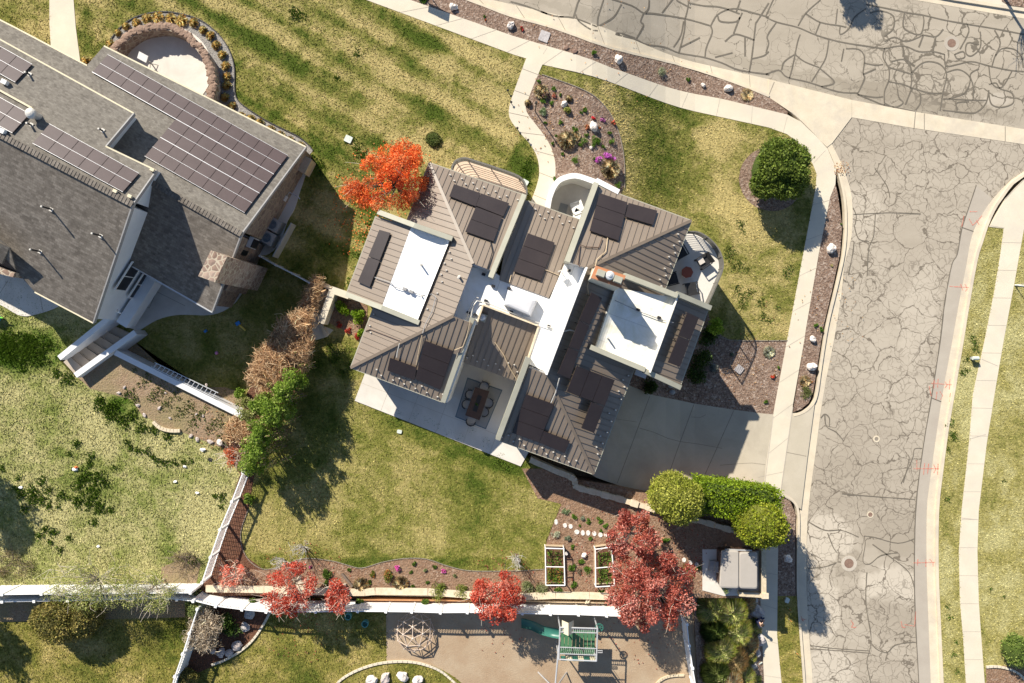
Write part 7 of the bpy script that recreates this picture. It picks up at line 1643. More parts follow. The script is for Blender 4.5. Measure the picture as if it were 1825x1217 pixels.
OLV = [(0.13, 0.115, 0.028), (0.17, 0.145, 0.036), (0.10, 0.10, 0.02), (0.21, 0.17, 0.05)]
dense_bush('olive_bush', 'wide olive green rounded bush below the white left fence', (108, 1104), 0.75, (1.55, 1.25, 1.2), OLV, 8500, 0.13, seed=9, core='core_olive', drop=-0.5)
dense_bush('olive_bush', 'olive bush lobe joined to the right side of the wide olive bush', (150, 1100), 0.65, (1.0, 1.15, 1.05), OLV, 4500, 0.13, seed=10, core='core_olive', drop=-0.5)
dense_bush('olive_bush', 'small olive mound at the photo bottom beside the lattice fence', (331, 1208), 0.1, (0.72, 0.55, 0.5), OLV, 2200, 0.10, seed=11, core='core_olive', drop=-0.5)
dense_bush('flat_juniper', 'small dark round juniper on the front lawn above the orange tree', (772, 248), 0.12, (0.44, 0.42, 0.2), [(0.07, 0.085, 0.018), (0.10, 0.115, 0.03)], 1500, 0.07, seed=13, drop=0.0)
dense_bush('corner_bush', 'green bush in the red mulch corner at the photo bottom right', (1810, 1158), 0.0 - 1.5, (0.75, 0.95, 0.8), [(0.08, 0.12, 0.02), (0.12, 0.17, 0.03), (0.17, 0.21, 0.05)], 2600, 0.12, seed=14, bumps=0.3, open_=0.3)
# dense shade plants round the east bay
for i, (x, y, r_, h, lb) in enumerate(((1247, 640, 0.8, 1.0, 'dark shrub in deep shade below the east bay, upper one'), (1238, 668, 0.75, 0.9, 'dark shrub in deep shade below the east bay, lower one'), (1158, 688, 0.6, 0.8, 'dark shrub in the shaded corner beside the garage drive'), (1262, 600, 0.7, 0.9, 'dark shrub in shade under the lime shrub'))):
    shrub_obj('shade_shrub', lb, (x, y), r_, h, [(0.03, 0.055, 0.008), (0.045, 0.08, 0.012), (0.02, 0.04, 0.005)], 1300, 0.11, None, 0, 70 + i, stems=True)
shrub_obj('lime_shrub', 'lime green leafy shrub at the corner of the east bay', (1268, 585), 0.62, 1.7, [(0.16, 0.24, 0.02), (0.22, 0.31, 0.035), (0.11, 0.18, 0.014)], 1500, 0.13, seed=80, stems=True)
for p, r_, lb in (((611, 550), 0.5, 'round lime green shrub nearer the white garden wall'), ((638, 562), 0.52, 'lime green shrub against the house wall'), ((645, 592), 0.30, 'small lime green shrub at the lawn corner of the little garden')):
    shrub_obj('lime_shrub', lb, p, r_, r_ * 1.4, [(0.15, 0.24, 0.012), (0.21, 0.31, 0.022), (0.10, 0.17, 0.008)], int(2600 * r_), 0.10, None, 0, int(p[0]), stems=True)
for p, lb in (((604, 578), 'small red leafed plant nearest the garden wall'), ((621, 589), 'small red leafed plant in the middle of the little garden'), ((636, 601), 'small red leafed plant nearest the metal eave')):
    shrub_obj('red_plant', lb, p, 0.24, 0.22, [(0.36, 0.04, 0.03), (0.45, 0.08, 0.05), (0.28, 0.03, 0.02)], 260, 0.07, 'red plants in the little garden', 0, int(p[0]))
sheet('planting_bed', [(592, 522), (622, 528), (655, 545), (652, 615), (640, 606), (622, 592), (604, 584), (596, 580), (578, 572)], M['mulch_red'], 0.03, 0.3)
# ================================================================== dry climber and green bushes on the boundary
def strands(name, label, lobes, n, cols, length, cat, w=0.018, seed=0, drop=0.0, under=None, loc=None):
    rng = np.random.default_rng(seed); L = np.array([list(W(x, y, z)) for x, y, z, r in lobes]); r = np.array([q[3] for q in lobes])
    idx = rng.choice(len(lobes), n, p=r ** 2 / np.sum(r ** 2)); d = rand_dirs(n, rng); d[:, 2] = np.abs(d[:, 2]) * 0.9
    P = L[idx] + rng.normal(size=(n, 3)) * 0.12 + d * (r[idx] * (0.3 + 0.8 * rng.random(n) ** 0.5))[:, None] * np.array([1, 1, 0.8])
    a = rand_dirs(n, rng) + np.array([0.15, -0.25, 0.0]); a[:, 2] *= 0.45; a /= np.linalg.norm(a, axis=1)[:, None]
    s = np.cross(a, rand_dirs(n, rng)); s /= np.linalg.norm(s, axis=1)[:, None]; ln = length * (0.4 + rng.random(n))[:, None]
    bend = rand_dirs(n, rng) * 0.25 * ln; s = s * w
    V = np.stack([P - a * ln * 0.5 - s, P - a * ln * 0.5 + s, P + bend + s, P + a * ln * 0.5, P + bend - s], axis=1).reshape(-1, 3)
    b = G(lobes[len(lobes) // 2][0], lobes[len(lobes) // 2][1], drop); t = thing(name, label, cat, b)
    quads_mesh('strands', V, 5, pal(cols, n, rng, 0.22), M['leaf'], t)
    if under:
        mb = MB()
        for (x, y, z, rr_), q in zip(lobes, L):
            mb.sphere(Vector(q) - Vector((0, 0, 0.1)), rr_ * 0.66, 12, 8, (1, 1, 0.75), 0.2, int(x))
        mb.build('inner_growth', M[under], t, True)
        mb = MB()
        for (x, y, z, rr_), q in zip(lobes, L): mb.tube([Vector((q[0], q[1], drop - 0.1)), Vector(q)], 0.06, 6)
        mb.build('stem', M['bark'], t)
    return t
TAN = [(0.44, 0.29, 0.16), (0.56, 0.39, 0.23), (0.34, 0.21, 0.115), (0.62, 0.47, 0.30), (0.26, 0.15, 0.08)]
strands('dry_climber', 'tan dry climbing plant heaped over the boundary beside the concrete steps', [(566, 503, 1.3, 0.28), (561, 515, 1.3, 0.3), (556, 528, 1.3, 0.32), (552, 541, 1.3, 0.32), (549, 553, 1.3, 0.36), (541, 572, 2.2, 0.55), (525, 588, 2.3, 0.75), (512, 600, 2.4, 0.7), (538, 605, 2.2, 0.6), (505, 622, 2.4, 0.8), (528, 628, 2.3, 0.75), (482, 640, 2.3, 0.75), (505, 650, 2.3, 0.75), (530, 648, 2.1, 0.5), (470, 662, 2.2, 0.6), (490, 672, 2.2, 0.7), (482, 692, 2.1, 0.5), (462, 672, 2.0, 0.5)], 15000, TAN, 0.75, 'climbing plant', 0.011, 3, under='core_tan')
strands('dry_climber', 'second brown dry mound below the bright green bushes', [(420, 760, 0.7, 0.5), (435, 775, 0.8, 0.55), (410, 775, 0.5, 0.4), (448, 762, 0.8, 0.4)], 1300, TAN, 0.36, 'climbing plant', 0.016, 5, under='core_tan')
BG = [(0.13, 0.20, 0.02), (0.18, 0.26, 0.035), (0.09, 0.145, 0.014), (0.23, 0.29, 0.06)]
for i, (x, y, r_, zc, hz, n, lb) in enumerate(((526, 674, 0.55, 2.4, 1.5, 2600, 'bright green bush tucked against the tan climber'), (508, 698, 0.6, 2.5, 1.6, 2800, 'bright green bush below the tan climber, upper middle'), (474, 716, 0.75, 2.2, 1.5, 3200, 'spiky green bush right of the white retaining wall end'), (446, 728, 0.7, 1.6, 1.1, 2600, 'olive green bush at the end of the white retaining wall'),
        (494, 736, 0.72, 2.7, 1.8, 3600, 'bright green bush in the middle of the boundary row'), (470, 768, 0.75, 2.6, 1.8, 3600, 'bright green bush above the dry brown mound'), (462, 795, 0.65, 2.5, 1.7, 3000, 'bright green bush near the lattice fence top'), (451, 826, 0.6, 2.2, 1.5, 2600, 'bright green bush lowest in the boundary row'))):
    tree('green_bush', lb, (x, y), zc, (r_, r_ * 0.95, hz), BG if i != 3 else [(0.20, 0.21, 0.07), (0.15, 0.17, 0.04), (0.26, 0.26, 0.11)], n, 26, (0.2, 0.38), 0.12, 'shrub', seed=90 + i, inner=0.3, outer=1.0, trunk_r=0.05)
for i, (x, y, r_, h, n, lb) in enumerate(((432, 700, 0.4, 0.9, 700, 'small green shrub on the soil above the retaining wall'), (447, 888, 0.4, 0.8, 500, 'thin green shrub in the bed right of the lattice fence'))):
    shrub_obj('green_bush', lb, (x, y), r_, h, BG, n, 0.13, None, 0, 90 + i, stems=True)
for i, (x, y, h, lb) in enumerate(((492, 705, 4.1, 'tall thin shoots rising behind the tan climber'), (478, 742, 4.4, 'tall thin shoots rising from the middle green bushes'), (466, 782, 4.4, 'tall thin shoots rising from the lower green bushes'), (474, 812, 3.6, 'tall thin shoots over the lowest boundary bush'), (518, 665, 3.6, 'tall thin shoots rising through the tan climber'))):
    c = G(x + 24, y - 5); t = thing('tall_shoots', lb, 'shrub', c); mb = MB(); rng = np.random.default_rng(160 + i); Q = []
    for k in range(14):
        b = c + Vector((rng.normal() * 0.5, rng.normal() * 0.55, 0)); hh = h * (0.62 + 0.38 * rng.random()); e = b + Vector((rng.normal() * 0.12, rng.normal() * 0.12, hh)); mb.tube([b, e], 0.03, 4, False, 0.012)
        u = 0.25 + 0.75 * rng.random(110); w_ = 0.20 * (1.05 - u); Q.append(np.array(b) + (np.array(e) - np.array(b)) * u[:, None] + np.column_stack([rng.normal(size=110) * w_, rng.normal(size=110) * w_, 0 * u]))
    mb.build('shoots', M['bark'], t); P = np.vstack(Q); quads_mesh('foliage', leaf_quads(P, 0.10 * np.ones(len(P)), rng), 4, pal(BG + TAN[:2], len(P), rng, 0.2), M['leaf'], t)
# twiggy round bush and companions, bottom left
strands('twiggy_bush', 'round grey tan twiggy bush growing through the lattice fence', [(363, 1120, 0.6, 0.75), (362, 1100, 0.7, 0.62), (378, 1112, 0.6, 0.6), (352, 1135, 0.5, 0.68), (370, 1140, 0.5, 0.65)], 3600, [(0.36, 0.29, 0.21), (0.46, 0.38, 0.28), (0.27, 0.21, 0.14), (0.54, 0.47, 0.36)], 0.34, 'shrub', 0.013, 9, -0.5, 'core_tan')
shrub_obj('dark_shrub', 'glossy dark green shrub right of the twiggy bush', (412, 1110), 0.75, 0.9, [(0.025, 0.05, 0.006), (0.05, 0.085, 0.012), (0.09, 0.14, 0.03)], 1500, 0.13, None, -0.5, 201, stems=True)
shrub_obj('sage_shrub', 'sage green conifer sprawling over the meeting point of three white fences', (362, 1068), 0.75, 1.9, [(0.17, 0.20, 0.06), (0.22, 0.25, 0.09), (0.12, 0.15, 0.04)], 2000, 0.11, None, -0.5, 202, stems=True)
for i, (x, y, r_) in enumerate(((445, 1092, 9), (438, 1117, 8), (409, 1163, 7), (396, 1160, 6), (393, 1166, 6), (422, 1150, 9), (380, 1160, 5))):
    rock_obj(['large pinkish boulder nearest the white fence in the lower bed', 'pinkish boulder second from the white fence in the lower bed', 'pale boulder in the row inside the curved white kerb', 'small boulder beside the twiggy bush foot', 'pale boulder nearest the curved white kerb', 'brown flat boulder in the row below the dark shrub', 'small pale boulder half under the twiggy bush'][i], (x, y), r_ * S * 0.95, None, 'boulders in the lower bed', 300 + i, 'rock_grey' if i < 2 else 'rock_mauve', -0.5, 'boulder', (1, 1.2, 0.7), i)
for i, (x, y) in enumerate(((663, 1211), (687, 1208), (718, 1205), (744, 1212))):
    rock_obj(['leftmost white boulder of the row in the oval lawn', 'second white boulder from the left in the oval lawn', 'third white boulder from the left in the oval lawn', 'rightmost white boulder of the row in the oval lawn'][i], (x, y), 0.31, None, 'white boulders in the oval lawn', 310 + i, 'rock_mauve' if i == 1 else 'rock', -0.45, 'boulder', (1.2, 0.9, 0.7), i * 1.3)
for i, (x, y, r_) in enumerate(((1341, 1066, 0.34), (1345, 1086, 0.48), (1348, 1102, 0.2), (1350, 1139, 0.42), (1345, 1161, 0.36), (1336, 1184, 0.36))):
    rock_obj(['mauve grey boulder under the block wall corner', 'big pale grey boulder beside the shaded pavement', 'small grey stone between the pale boulder and seated person', 'grey boulder below the seated person', 'low grey boulder at the grass clump edge', 'mauve boulder lowest beside the shaded pavement'][i], (x, y), r_, None, 'boulders beside the shaded pavement', 320 + i, 'rock_grey', -0.1, 'boulder', (0.9, 1.15, 0.9), i)
# ================================================================== grasses, small shrubs, flowers
GOLD = [(0.52, 0.33, 0.11), (0.62, 0.42, 0.17), (0.40, 0.24, 0.07), (0.68, 0.50, 0.25)]
ringp = [(211.8, 59.2), (226, 48), (244, 41), (263, 34), (282, 31), (305, 34), (324, 37), (346, 41), (363, 54), (376, 64), (386, 81), (397, 98), (403, 118), (405.6, 137), (405, 153), (402, 174), (414, 190), (431, 208), (447, 212), (463, 219), (482, 231), (500, 241), (517, 251), (536, 260), (198, 79), (153, 109)]
for i, p in enumerate(ringp):
    rr_ = (0.20, 0.22, 0.25, 0.3, 0.33, 0.33, 0.36, 0.28, 0.24)[i] if i < 9 else 0.26
    lb = 'golden grass clump in the gravel ring round the stone courtyard' if i < 17 else 'golden grass clump in the gravel strip under the shingle eave'
    if i == 24: lb = 'golden grass clump at the left tip of the gravel ring'
    if i == 25: lb = 'golden grass clump in the corner between two shingle eaves'
    tussock('grass_clump', lb, p, rr_ * 1.15, 0.42, GOLD, 320, 0.016, 'golden grass clumps round the stone courtyard' if i < 17 else ('golden grass clumps in the gravel strip' if i < 24 else None), 0, i)
TANG = [(0.46, 0.34, 0.19), (0.55, 0.43, 0.26), (0.36, 0.25, 0.13), (0.60, 0.50, 0.34)]
for i, (x, y, r_, h, lb) in enumerate(((1010, 250, 0.58, 0.75, 'large dry tan grass clump in the middle of the front bed'), (964, 163, 0.45, 0.5, 'dry tan grass clump near the top of the front bed'), (1087, 301, 0.62, 0.7, 'large dry tan grass clump beside the curved entrance wall'), (941, 184, 0.22, 0.4, 'small golden grass clump where the front path bends'), (1014, 176, 0.22, 0.35, 'small golden grass clump behind a white rock'), (1331, 169, 0.42, 0.25, 'flat dry grass clump at the pointed end of the verge bed'), (1434, 679, 0.38, 0.3, 'flat dry grass clump low in the street verge bed'), (644, 1042, 0.5, 0.5, 'pale dry grass clump right of the small red tree'), (714, 1040, 0.5, 0.5, 'pale dry grass clump below the pink flowers'), (1026, 242, 0.3, 0.3, 'dry grass tuft right of the large tan clump'))):
    tussock('grass_clump', lb, (x, y), r_, h, TANG, 900, 0.013, None, 0, 40 + i)
tussock('blue_fescue', 'blue grey fescue with a tan heart on the sunlit gravel bed', (1370, 627), 0.42, 0.3, [(0.36, 0.40, 0.33), (0.46, 0.48, 0.40), (0.55, 0.46, 0.26)], 420, 0.014, None, 0, 60)
tussock('blue_fescue', 'blue grey fescue in the shadow on the gravel bed', (1272, 656), 0.34, 0.26, [(0.30, 0.31, 0.28), (0.38, 0.38, 0.34)], 320, 0.012, None, 0, 61)
tussock('blue_fescue', 'small green fescue in shade close to the drain lid', (1304, 632), 0.16, 0.2, [(0.2, 0.24, 0.16), (0.3, 0.32, 0.25)], 120, 0.012, None, 0, 62)
GR = [(0.06, 0.12, 0.012), (0.09, 0.17, 0.02), (0.13, 0.22, 0.03)]
small = [(961, 146, .12), (987, 159, .15), (999, 168, .11), (982, 183, .14), (968, 181, .18), (972, 218, .12), (1000, 218, .14), (1026, 232, .17), (1022, 229, .1), (1043, 196, .14), (1036, 201, .1), (1041, 196, .11), (1086, 235, .14), (985, 256, .12), (1003, 274, .14), (1026, 287, .24), (1060, 249, .2), (1040, 252, .28), (1068, 252, .2), (1090, 252, .2), (1076, 262, .14), (1058, 283, .1), (992, 241, .1), (1045, 241, .14), (1057, 257, .18), (1035, 258, .16), (989, 318, .14), (1102, 330, .2)]
for i, (x, y, r_) in enumerate(small):
    shrub_obj('small_plant', 'small green perennial on the bark mulch of the front planting bed', (x, y), r_ * 1.25, r_ * 1.1, GR, int(120 + 900 * r_), 0.06, 'green perennials in the front planting bed', 0, 400 + i, 'plant')
shrub_obj('grey_shrub', 'silvery green mound with a small pale stone in the front bed', (968, 199), 0.36, 0.26, [(0.16, 0.21, 0.10), (0.2, 0.25, 0.13), (0.12, 0.17, 0.07)], 700, 0.07, None, 0, 430)
shrub_obj('yellow_shrub', 'yellow green shrub just below the upper white rock', (1012, 199), 0.3, 0.42, [(0.22, 0.23, 0.05), (0.28, 0.27, 0.08), (0.14, 0.16, 0.03)], 600, 0.08, None, 0, 431)
shrub_obj('dark_mound', 'dark purple brown mound near the top of the front bed', (971, 172), 0.32, 0.3, [(0.10, 0.06, 0.06), (0.16, 0.10, 0.09), (0.08, 0.10, 0.03)], 420, 0.08, None, 0, 432)
for i, (x, y, r_, c_, lb) in enumerate(((1080, 278, .34, (0.62, 0.14, 0.55), 'large magenta flowering azalea in the front bed'), (1066, 285, .24, (0.62, 0.14, 0.55), 'magenta azalea left of the largest azalea'), (1092, 281, .24, (0.60, 0.16, 0.55), 'magenta azalea right of the largest azalea'), (1075, 212, .2, (0.50, 0.18, 0.40), 'mauve flowering plant right of the lower white rock'), (1057, 211, .14, (0.70, 0.03, 0.06), 'bright red flower above the lower white rock'), (1093, 218, .2, (0.50, 0.14, 0.08), 'rust red plant at the curved edge of the front bed'), (988, 172, .2, (0.55, 0.2, 0.14), 'pinkish red plant near the top of the front bed'), (1046, 227, .22, (0.42, 0.17, 0.08), 'rust brown plant left of the lower white rock'), (1068, 228, .1, (0.5, 0.14, 0.06), 'small rust plant right of the lower white rock'), (930, 52, .16, (0.45, 0.05, 0.05), 'small red shrub in the verge bed beside a white rock'), (710, 1010, .24, (0.68, 0.10, 0.38), 'bright pink flowering plant in the flower bed, left one'), (791, 1018, .2, (0.68, 0.10, 0.38), 'bright pink flowering plant in the flower bed, right one'), (553, 1009, .12, (0.45, 0.06, 0.22), 'small crimson plant beside the bare shrub'), (1377, 671, .18, (0.6, 0.08, 0.04), 'scarlet flowering plant on the sunlit gravel bed'), (866, 36, .07, (0.7, 0.15, 0.05), 'tiny orange flower in the verge bed beside the top street'), (1447, 680, .08, (0.4, 0.2, 0.1), 'small rusty tuft low in the street verge bed'))):
    cc = np.array(c_); shrub_obj('flowers', lb, (x, y), r_, r_ * 0.9, [tuple(cc), tuple(cc * 0.75), tuple(np.minimum(1, cc * 1.25 + 0.03)), (0.07, 0.12, 0.02)], int(150 + 1500 * r_), 0.06, None, 0, 440 + i, 'flower')
gs = [(583, 1023, .36, 'green mound between the two red trees in the flower bed'), (690, 1024, .42, 'orange tinged green shrub below the left pink flowers'), (665, 1023, .2, 'small green plant left of the orange tinged shrub'), (622, 1017, .15, 'dark little mound above the log'), (737, 1003, .17, 'dark green mound at the crest of the flower bed'), (775, 1010, .14, 'dark green mound left of the right pink flowers'), (733, 1020, .12, 'tiny green plant below the dark green mound'), (757, 1014, .16, 'grey green plant right of the dark green mound'), (811, 1026, .12, 'grey plant right of the right pink flowers'), (660, 1037, .14, 'green tuft beside the pale dry grass'), (762, 1037, .12, 'green tuft in the right part of the flower bed'), (737, 1045, .15, 'green tuft beside the right pale grass'), (688, 1052, .22, 'low green plants on the cream capping stones'), (783, 1053, .6, 'spreading green shrub over the cream capping wall, left one'), (824, 1053, .52, 'spreading green shrub over the cream capping wall, right one'), (865, 1042, .16, 'small green tuft left of the scarlet tree'), (582, 1040, .2, 'yellow green plant under the small red tree'), (612, 1052, .25, 'dark green plant beside the small red tree'), (940, 1045, .5, 'grey green straggly shrub right of the scarlet tree'), (965, 1048, .45, 'grey green straggly shrub left of the nearer vegetable bed'), (640, 1072, .3, 'low green weeds at the foot of the vinyl fence, left'), (757, 1072, .3, 'low green weeds at the foot of the vinyl fence, right'), (450, 1070, .3, 'low green weeds between the fence and capping wall'), (996, 1052, .3, 'bright green plant at the foot of the nearer vegetable bed'), (1074, 1055, .24, 'bright green plant at the foot of the farther vegetable bed')]
for i, (x, y, r_, lb) in enumerate(gs):
    grey = 'grey' in lb; cols = [(0.20, 0.22, 0.10), (0.26, 0.26, 0.14), (0.14, 0.17, 0.06)] if grey else ([(0.14, 0.17, 0.03), (0.09, 0.13, 0.02), (0.38, 0.16, 0.05)] if 'orange' in lb else ([(0.10, 0.14, 0.02), (0.15, 0.18, 0.03), (0.22, 0.23, 0.06)] if 'spreading' in lb else [(0.05, 0.09, 0.012), (0.08, 0.13, 0.02), (0.12, 0.18, 0.03)]))
    shrub_obj('bed_plant', lb, (x, y), r_, r_ * 0.75, cols, int(150 + 2200 * r_), 0.08, None, 0, 480 + i, 'plant')
kg = [(990, 953, .34, 'silvery round herb beside the first stepping stones', [(0.32, 0.34, 0.22), (0.40, 0.40, 0.30)]), (1011, 959, .27, 'dark grey green round herb right of the silvery one', [(0.13, 0.16, 0.10), (0.17, 0.2, 0.13)]), (1008, 912, .26, 'grey green plant nearest the back lawn corner', [(0.16, 0.22, 0.10), (0.22, 0.27, 0.15)]), (1022, 920, .24, 'green plant second from the back lawn corner', GR), (1038, 924, .22, 'grey plant third from the back lawn corner', [(0.2, 0.23, 0.15), (0.26, 0.28, 0.2)]), (1050, 929, .2, 'green plant fourth from the back lawn corner', GR), (1068, 927, .22, 'leafy green plant left of the maroon maple', GR), (1078, 937, .2, 'dark green plant nearest the maroon maple', GR), (1072, 945, .14, 'small green plant between stones and maple', GR), (1051, 960, .18, 'bright green seedling patch below the stepping stones', GR), (1033, 937, .1, 'tiny dark seedling between two plants', GR), (1020, 975, .2, 'thin green patch above the nearer vegetable bed', GR), (1019, 1010, .3, 'green vegetable patch between the raised beds, upper left', GR), (1035, 1000, .26, 'green vegetable patch around the white rock', GR), (1046, 1015, .32, 'bright green vegetable patch between the raised beds', GR), (1024, 1040, .3, 'green vegetable patch between the raised beds, lower', GR), (1033, 1018, .2, 'dark shrubby plant between the raised beds', [(0.16, 0.12, 0.08), (0.2, 0.16, 0.1)]), (1162, 970, .26, 'bright green clump around the middle stepping stones', GR), (1185, 962, .3, 'pale green plants near the hedge shadow', GR), (1222, 1012, .32, 'bright green clump at the last stepping stones', GR), (1243, 1010, .24, 'green clump beside the hot tub pad', GR), (1230, 1030, .2, 'bright green weeds right of the maroon maple', GR), (1062, 974, .14, 'sage plant at the farther vegetable bed corner', [(0.2, 0.25, 0.15)])]
for i, (x, y, r_, lb, cols) in enumerate(kg): shrub_obj('herb', lb, (x, y), r_, r_ * 0.6, cols, int(100 + 900 * r_), 0.07, None, 0, 520 + i, 'plant')
for i, (q, lb) in enumerate(((((975, 980), (1002, 1008)), 'sparse seedlings in the upper half of the nearer vegetable bed'), (((976, 1012), (1003, 1040)), 'mixed green and orange vegetables in the lower half of the nearer bed'), (((1066, 984), (1092, 1040)), 'leafy vegetables in the farther raised bed'))):
    rng = np.random.default_rng(560 + i); n = 700 if i else 260; x = q[0][0] + (q[1][0] - q[0][0]) * rng.random(n); y = q[0][1] + (q[1][1] - q[0][1]) * rng.random(n)
    cn = G((q[0][0] + q[1][0]) / 2, (q[0][1] + q[1][1]) / 2, 0.26); P = np.array([list(G(a, b_, 0.27 + 0.1 * rng.random())) for a, b_ in zip(x, y)])
    o = quads_mesh('vegetables', leaf_quads(P, 0.09 * np.ones(n), rng), 4, pal(GR + ([(0.34, 0.16, 0.05)] if i == 1 else []), n, rng, 0.25), M['leaf'], None, cn); tag(o, lb, 'vegetables')
# street-side beds
vb = [(1058, 95, .2, GR, 'dark green little shrub in the verge bed above the front path'), (1226, 142, .17, GR, 'dark green little shrub left of the small white rock'), (1179, 129, .34, [(0.27, 0.29, 0.18), (0.34, 0.35, 0.24), (0.2, 0.23, 0.12)], 'round grey green lavender in the verge bed'), (1454, 578, .18, GR, 'bright green plant upper of two in the street verge bed'), (1463, 587, .16, GR, 'bright green plant lower of two in the street verge bed'), (1499, 399, .08, GR, 'tiny green weed at the kerb of the street verge bed'), (1482, 474, .09, [(0.4, 0.36, 0.16)], 'pale yellow tuft below the big verge rock'), (1436, 700, .5, [(0.12, 0.14, 0.04), (0.16, 0.17, 0.06)], 'low green ground plant at the rounded end of the verge bed'), (1365, 716, .16, GR, 'small green plant on the sunlit gravel bed'), (757, -2, .4, GR, 'dark green shrub at the top edge beside the pavement'), (1388, 655, .14, GR, 'green weed beside the street pavement on the gravel bed'), (864, 30, .1, GR, 'small green tuft in the verge bed near the top rock')]
for i, (x, y, r_, cols, lb) in enumerate(vb): shrub_obj('verge_plant', lb, (x, y), r_, r_ * (0.9 if r_ < .4 else 0.25), cols, int(130 + 1400 * r_), 0.065, None, 0, 600 + i, 'plant')
rk = [(808, 13, .27, 'white rock nearest the top edge of the verge bed'), (910, 46, .27, 'white rock in the verge bed beside a red shrub'), (1102, 107, .30, 'pinkish white rock with orange plant in the verge bed'), (1253, 152, .16, 'small white rock right of the dark green shrub'), (1298, 158, .28, 'white rock near the pointed end of the verge bed'), (1480, 443, .36, 'large cream rock in the shaded part of the street verge bed'), (1448, 604, .26, 'white rock in the street verge bed, upper of two'), (1446, 653, .32, 'white rock in the street verge bed, lower of two'), (1005, 186, .24, 'white rock in the upper part of the front bed'), (1058, 226, .32, 'white rock in the middle of the front bed below red flowers'), (1053, 263, .12, 'small white rock left of the magenta azaleas'), (1041, 989, .2, 'white rock between the raised vegetable beds'), (967, 203, .12, 'small cream stone on the silvery mound'), (1403, 995, .32, 'pale blue grey rock in the shaded lower verge bed'), (1010, 85, .18, 'flat orange brown stone in the verge bed, left of two'), (1024, 91, .18, 'flat orange brown stone in the verge bed, right of two'), (393, 788, .22, 'pile of cream stones near the orange shrub')]
for i, (x, y, r_, lb) in enumerate(rk):
    flat = 'flat' in lb
    rock_obj(lb, (x, y), r_ * 0.86, None, None, 700 + i, 'rust' if flat else 'rock', 0.0, 'rock', (1.15, 0.9, 0.35 if flat else 1.0), i * 0.9)
for i, (x, y, r_) in enumerate(((212, 700, .14), (222, 690, .12), (258, 740, .16), (246, 722, .14), (340, 777, .15), (352, 783, .17), (375, 787, .2), (284, 727, .14), (362, 741, .1), (295, 700, .08), (350, 738, .09), (368, 686, .12), (303, 745, .1))):
    rock_obj('pale stone scattered on the soil bed of the west yard', (x, y), r_ * 0.7, None, 'stones on the west soil bed', 740 + i, 'rock_mauve', 0.02, 'stone', (1.4, 0.9, 0.6), i)
lg = MB(); a, b_ = G(609, 1022, 0.12), G(628, 1045, 0.12); lg.tube([a, a.lerp(b_, 0.5), b_], 0.09, 8); o = lg.build('log', M['bark'], None, False, a); tag(o, 'dark rotting log lying in the flower bed right of the red tree', 'log')
# big grasses and shrubs on the slope above the lower pavement
SG = [(0.34, 0.37, 0.13), (0.28, 0.34, 0.10), (0.46, 0.43, 0.23), (0.40, 0.37, 0.18)]
for i, (x, y, r_, h, c_, lb) in enumerate(((1266, 1082, 1.0, 0.8, SG, 'yellow green ornamental grass under the maroon tree'), (1300, 1088, 1.0, 0.9, SG, 'broad ornamental grass below the hot tub wall'), (1325, 1075, 0.7, 0.6, TANG, 'tan grass clump at the hot tub wall corner'), (1272, 1120, 0.8, 0.8, [(0.06, 0.09, 0.02), (0.09, 0.13, 0.03)], 'dark green grass clump beside the right play yard fence'), (1308, 1122, 1.0, 0.9, SG, 'broad ornamental grass in the middle of the slope'), (1333, 1118, 0.75, 0.7, SG, 'green grass clump beside the seated person'), (1325, 1145, 0.85, 0.7, TANG, 'tan streaked grass clump on the slope'), (1283, 1155, 0.95, 0.8, SG, 'green grass clump low beside the play yard fence'), (1305, 1175, 0.9, 0.7, [(0.30, 0.22, 0.12), (0.24, 0.2, 0.1)], 'brownish grass clump low on the slope'), (1330, 1168, 0.6, 0.5, SG, 'small green grass clump above the lowest boulder'), (1275, 1195, 0.9, 0.7, [(0.09, 0.12, 0.03), (0.14, 0.17, 0.05)], 'dark green grass clump at the bottom left of the slope'), (1318, 1205, 0.9, 0.7, SG, 'pale green grass clump at the bottom of the slope'), (1298, 1215, 0.8, 0.6, TANG, 'tan grass clump at the very bottom of the slope'), (1342, 1212, 0.5, 0.4, SG, 'small green clump nearest the pavement at the bottom'))):
    tussock('ornamental_grass', lb, (x, y), r_ * 1.05, h * 1.1, c_, 4200, 0.012, None, -0.1, 640 + i, 'ornamental grass')
    shrub_obj('slope_shrub', lb.replace('grass clump', 'low shrub').replace('ornamental grass', 'leafy undergrowth'), (x + 4, y + 3), r_ * 0.7, h * 0.8, [(0.14, 0.175, 0.04), (0.20, 0.225, 0.07), (0.26, 0.25, 0.11)], 900, 0.10, None, -0.1, 660 + i, 'shrub')
shrub_obj('tub_shrub', 'thin green shrub straggling over the corner of the hot tub', (1291, 1046), 0.35, 1.1, [(0.14, 0.19, 0.05), (0.2, 0.24, 0.08)], 260, 0.07, None, 0, 690, stems=True)
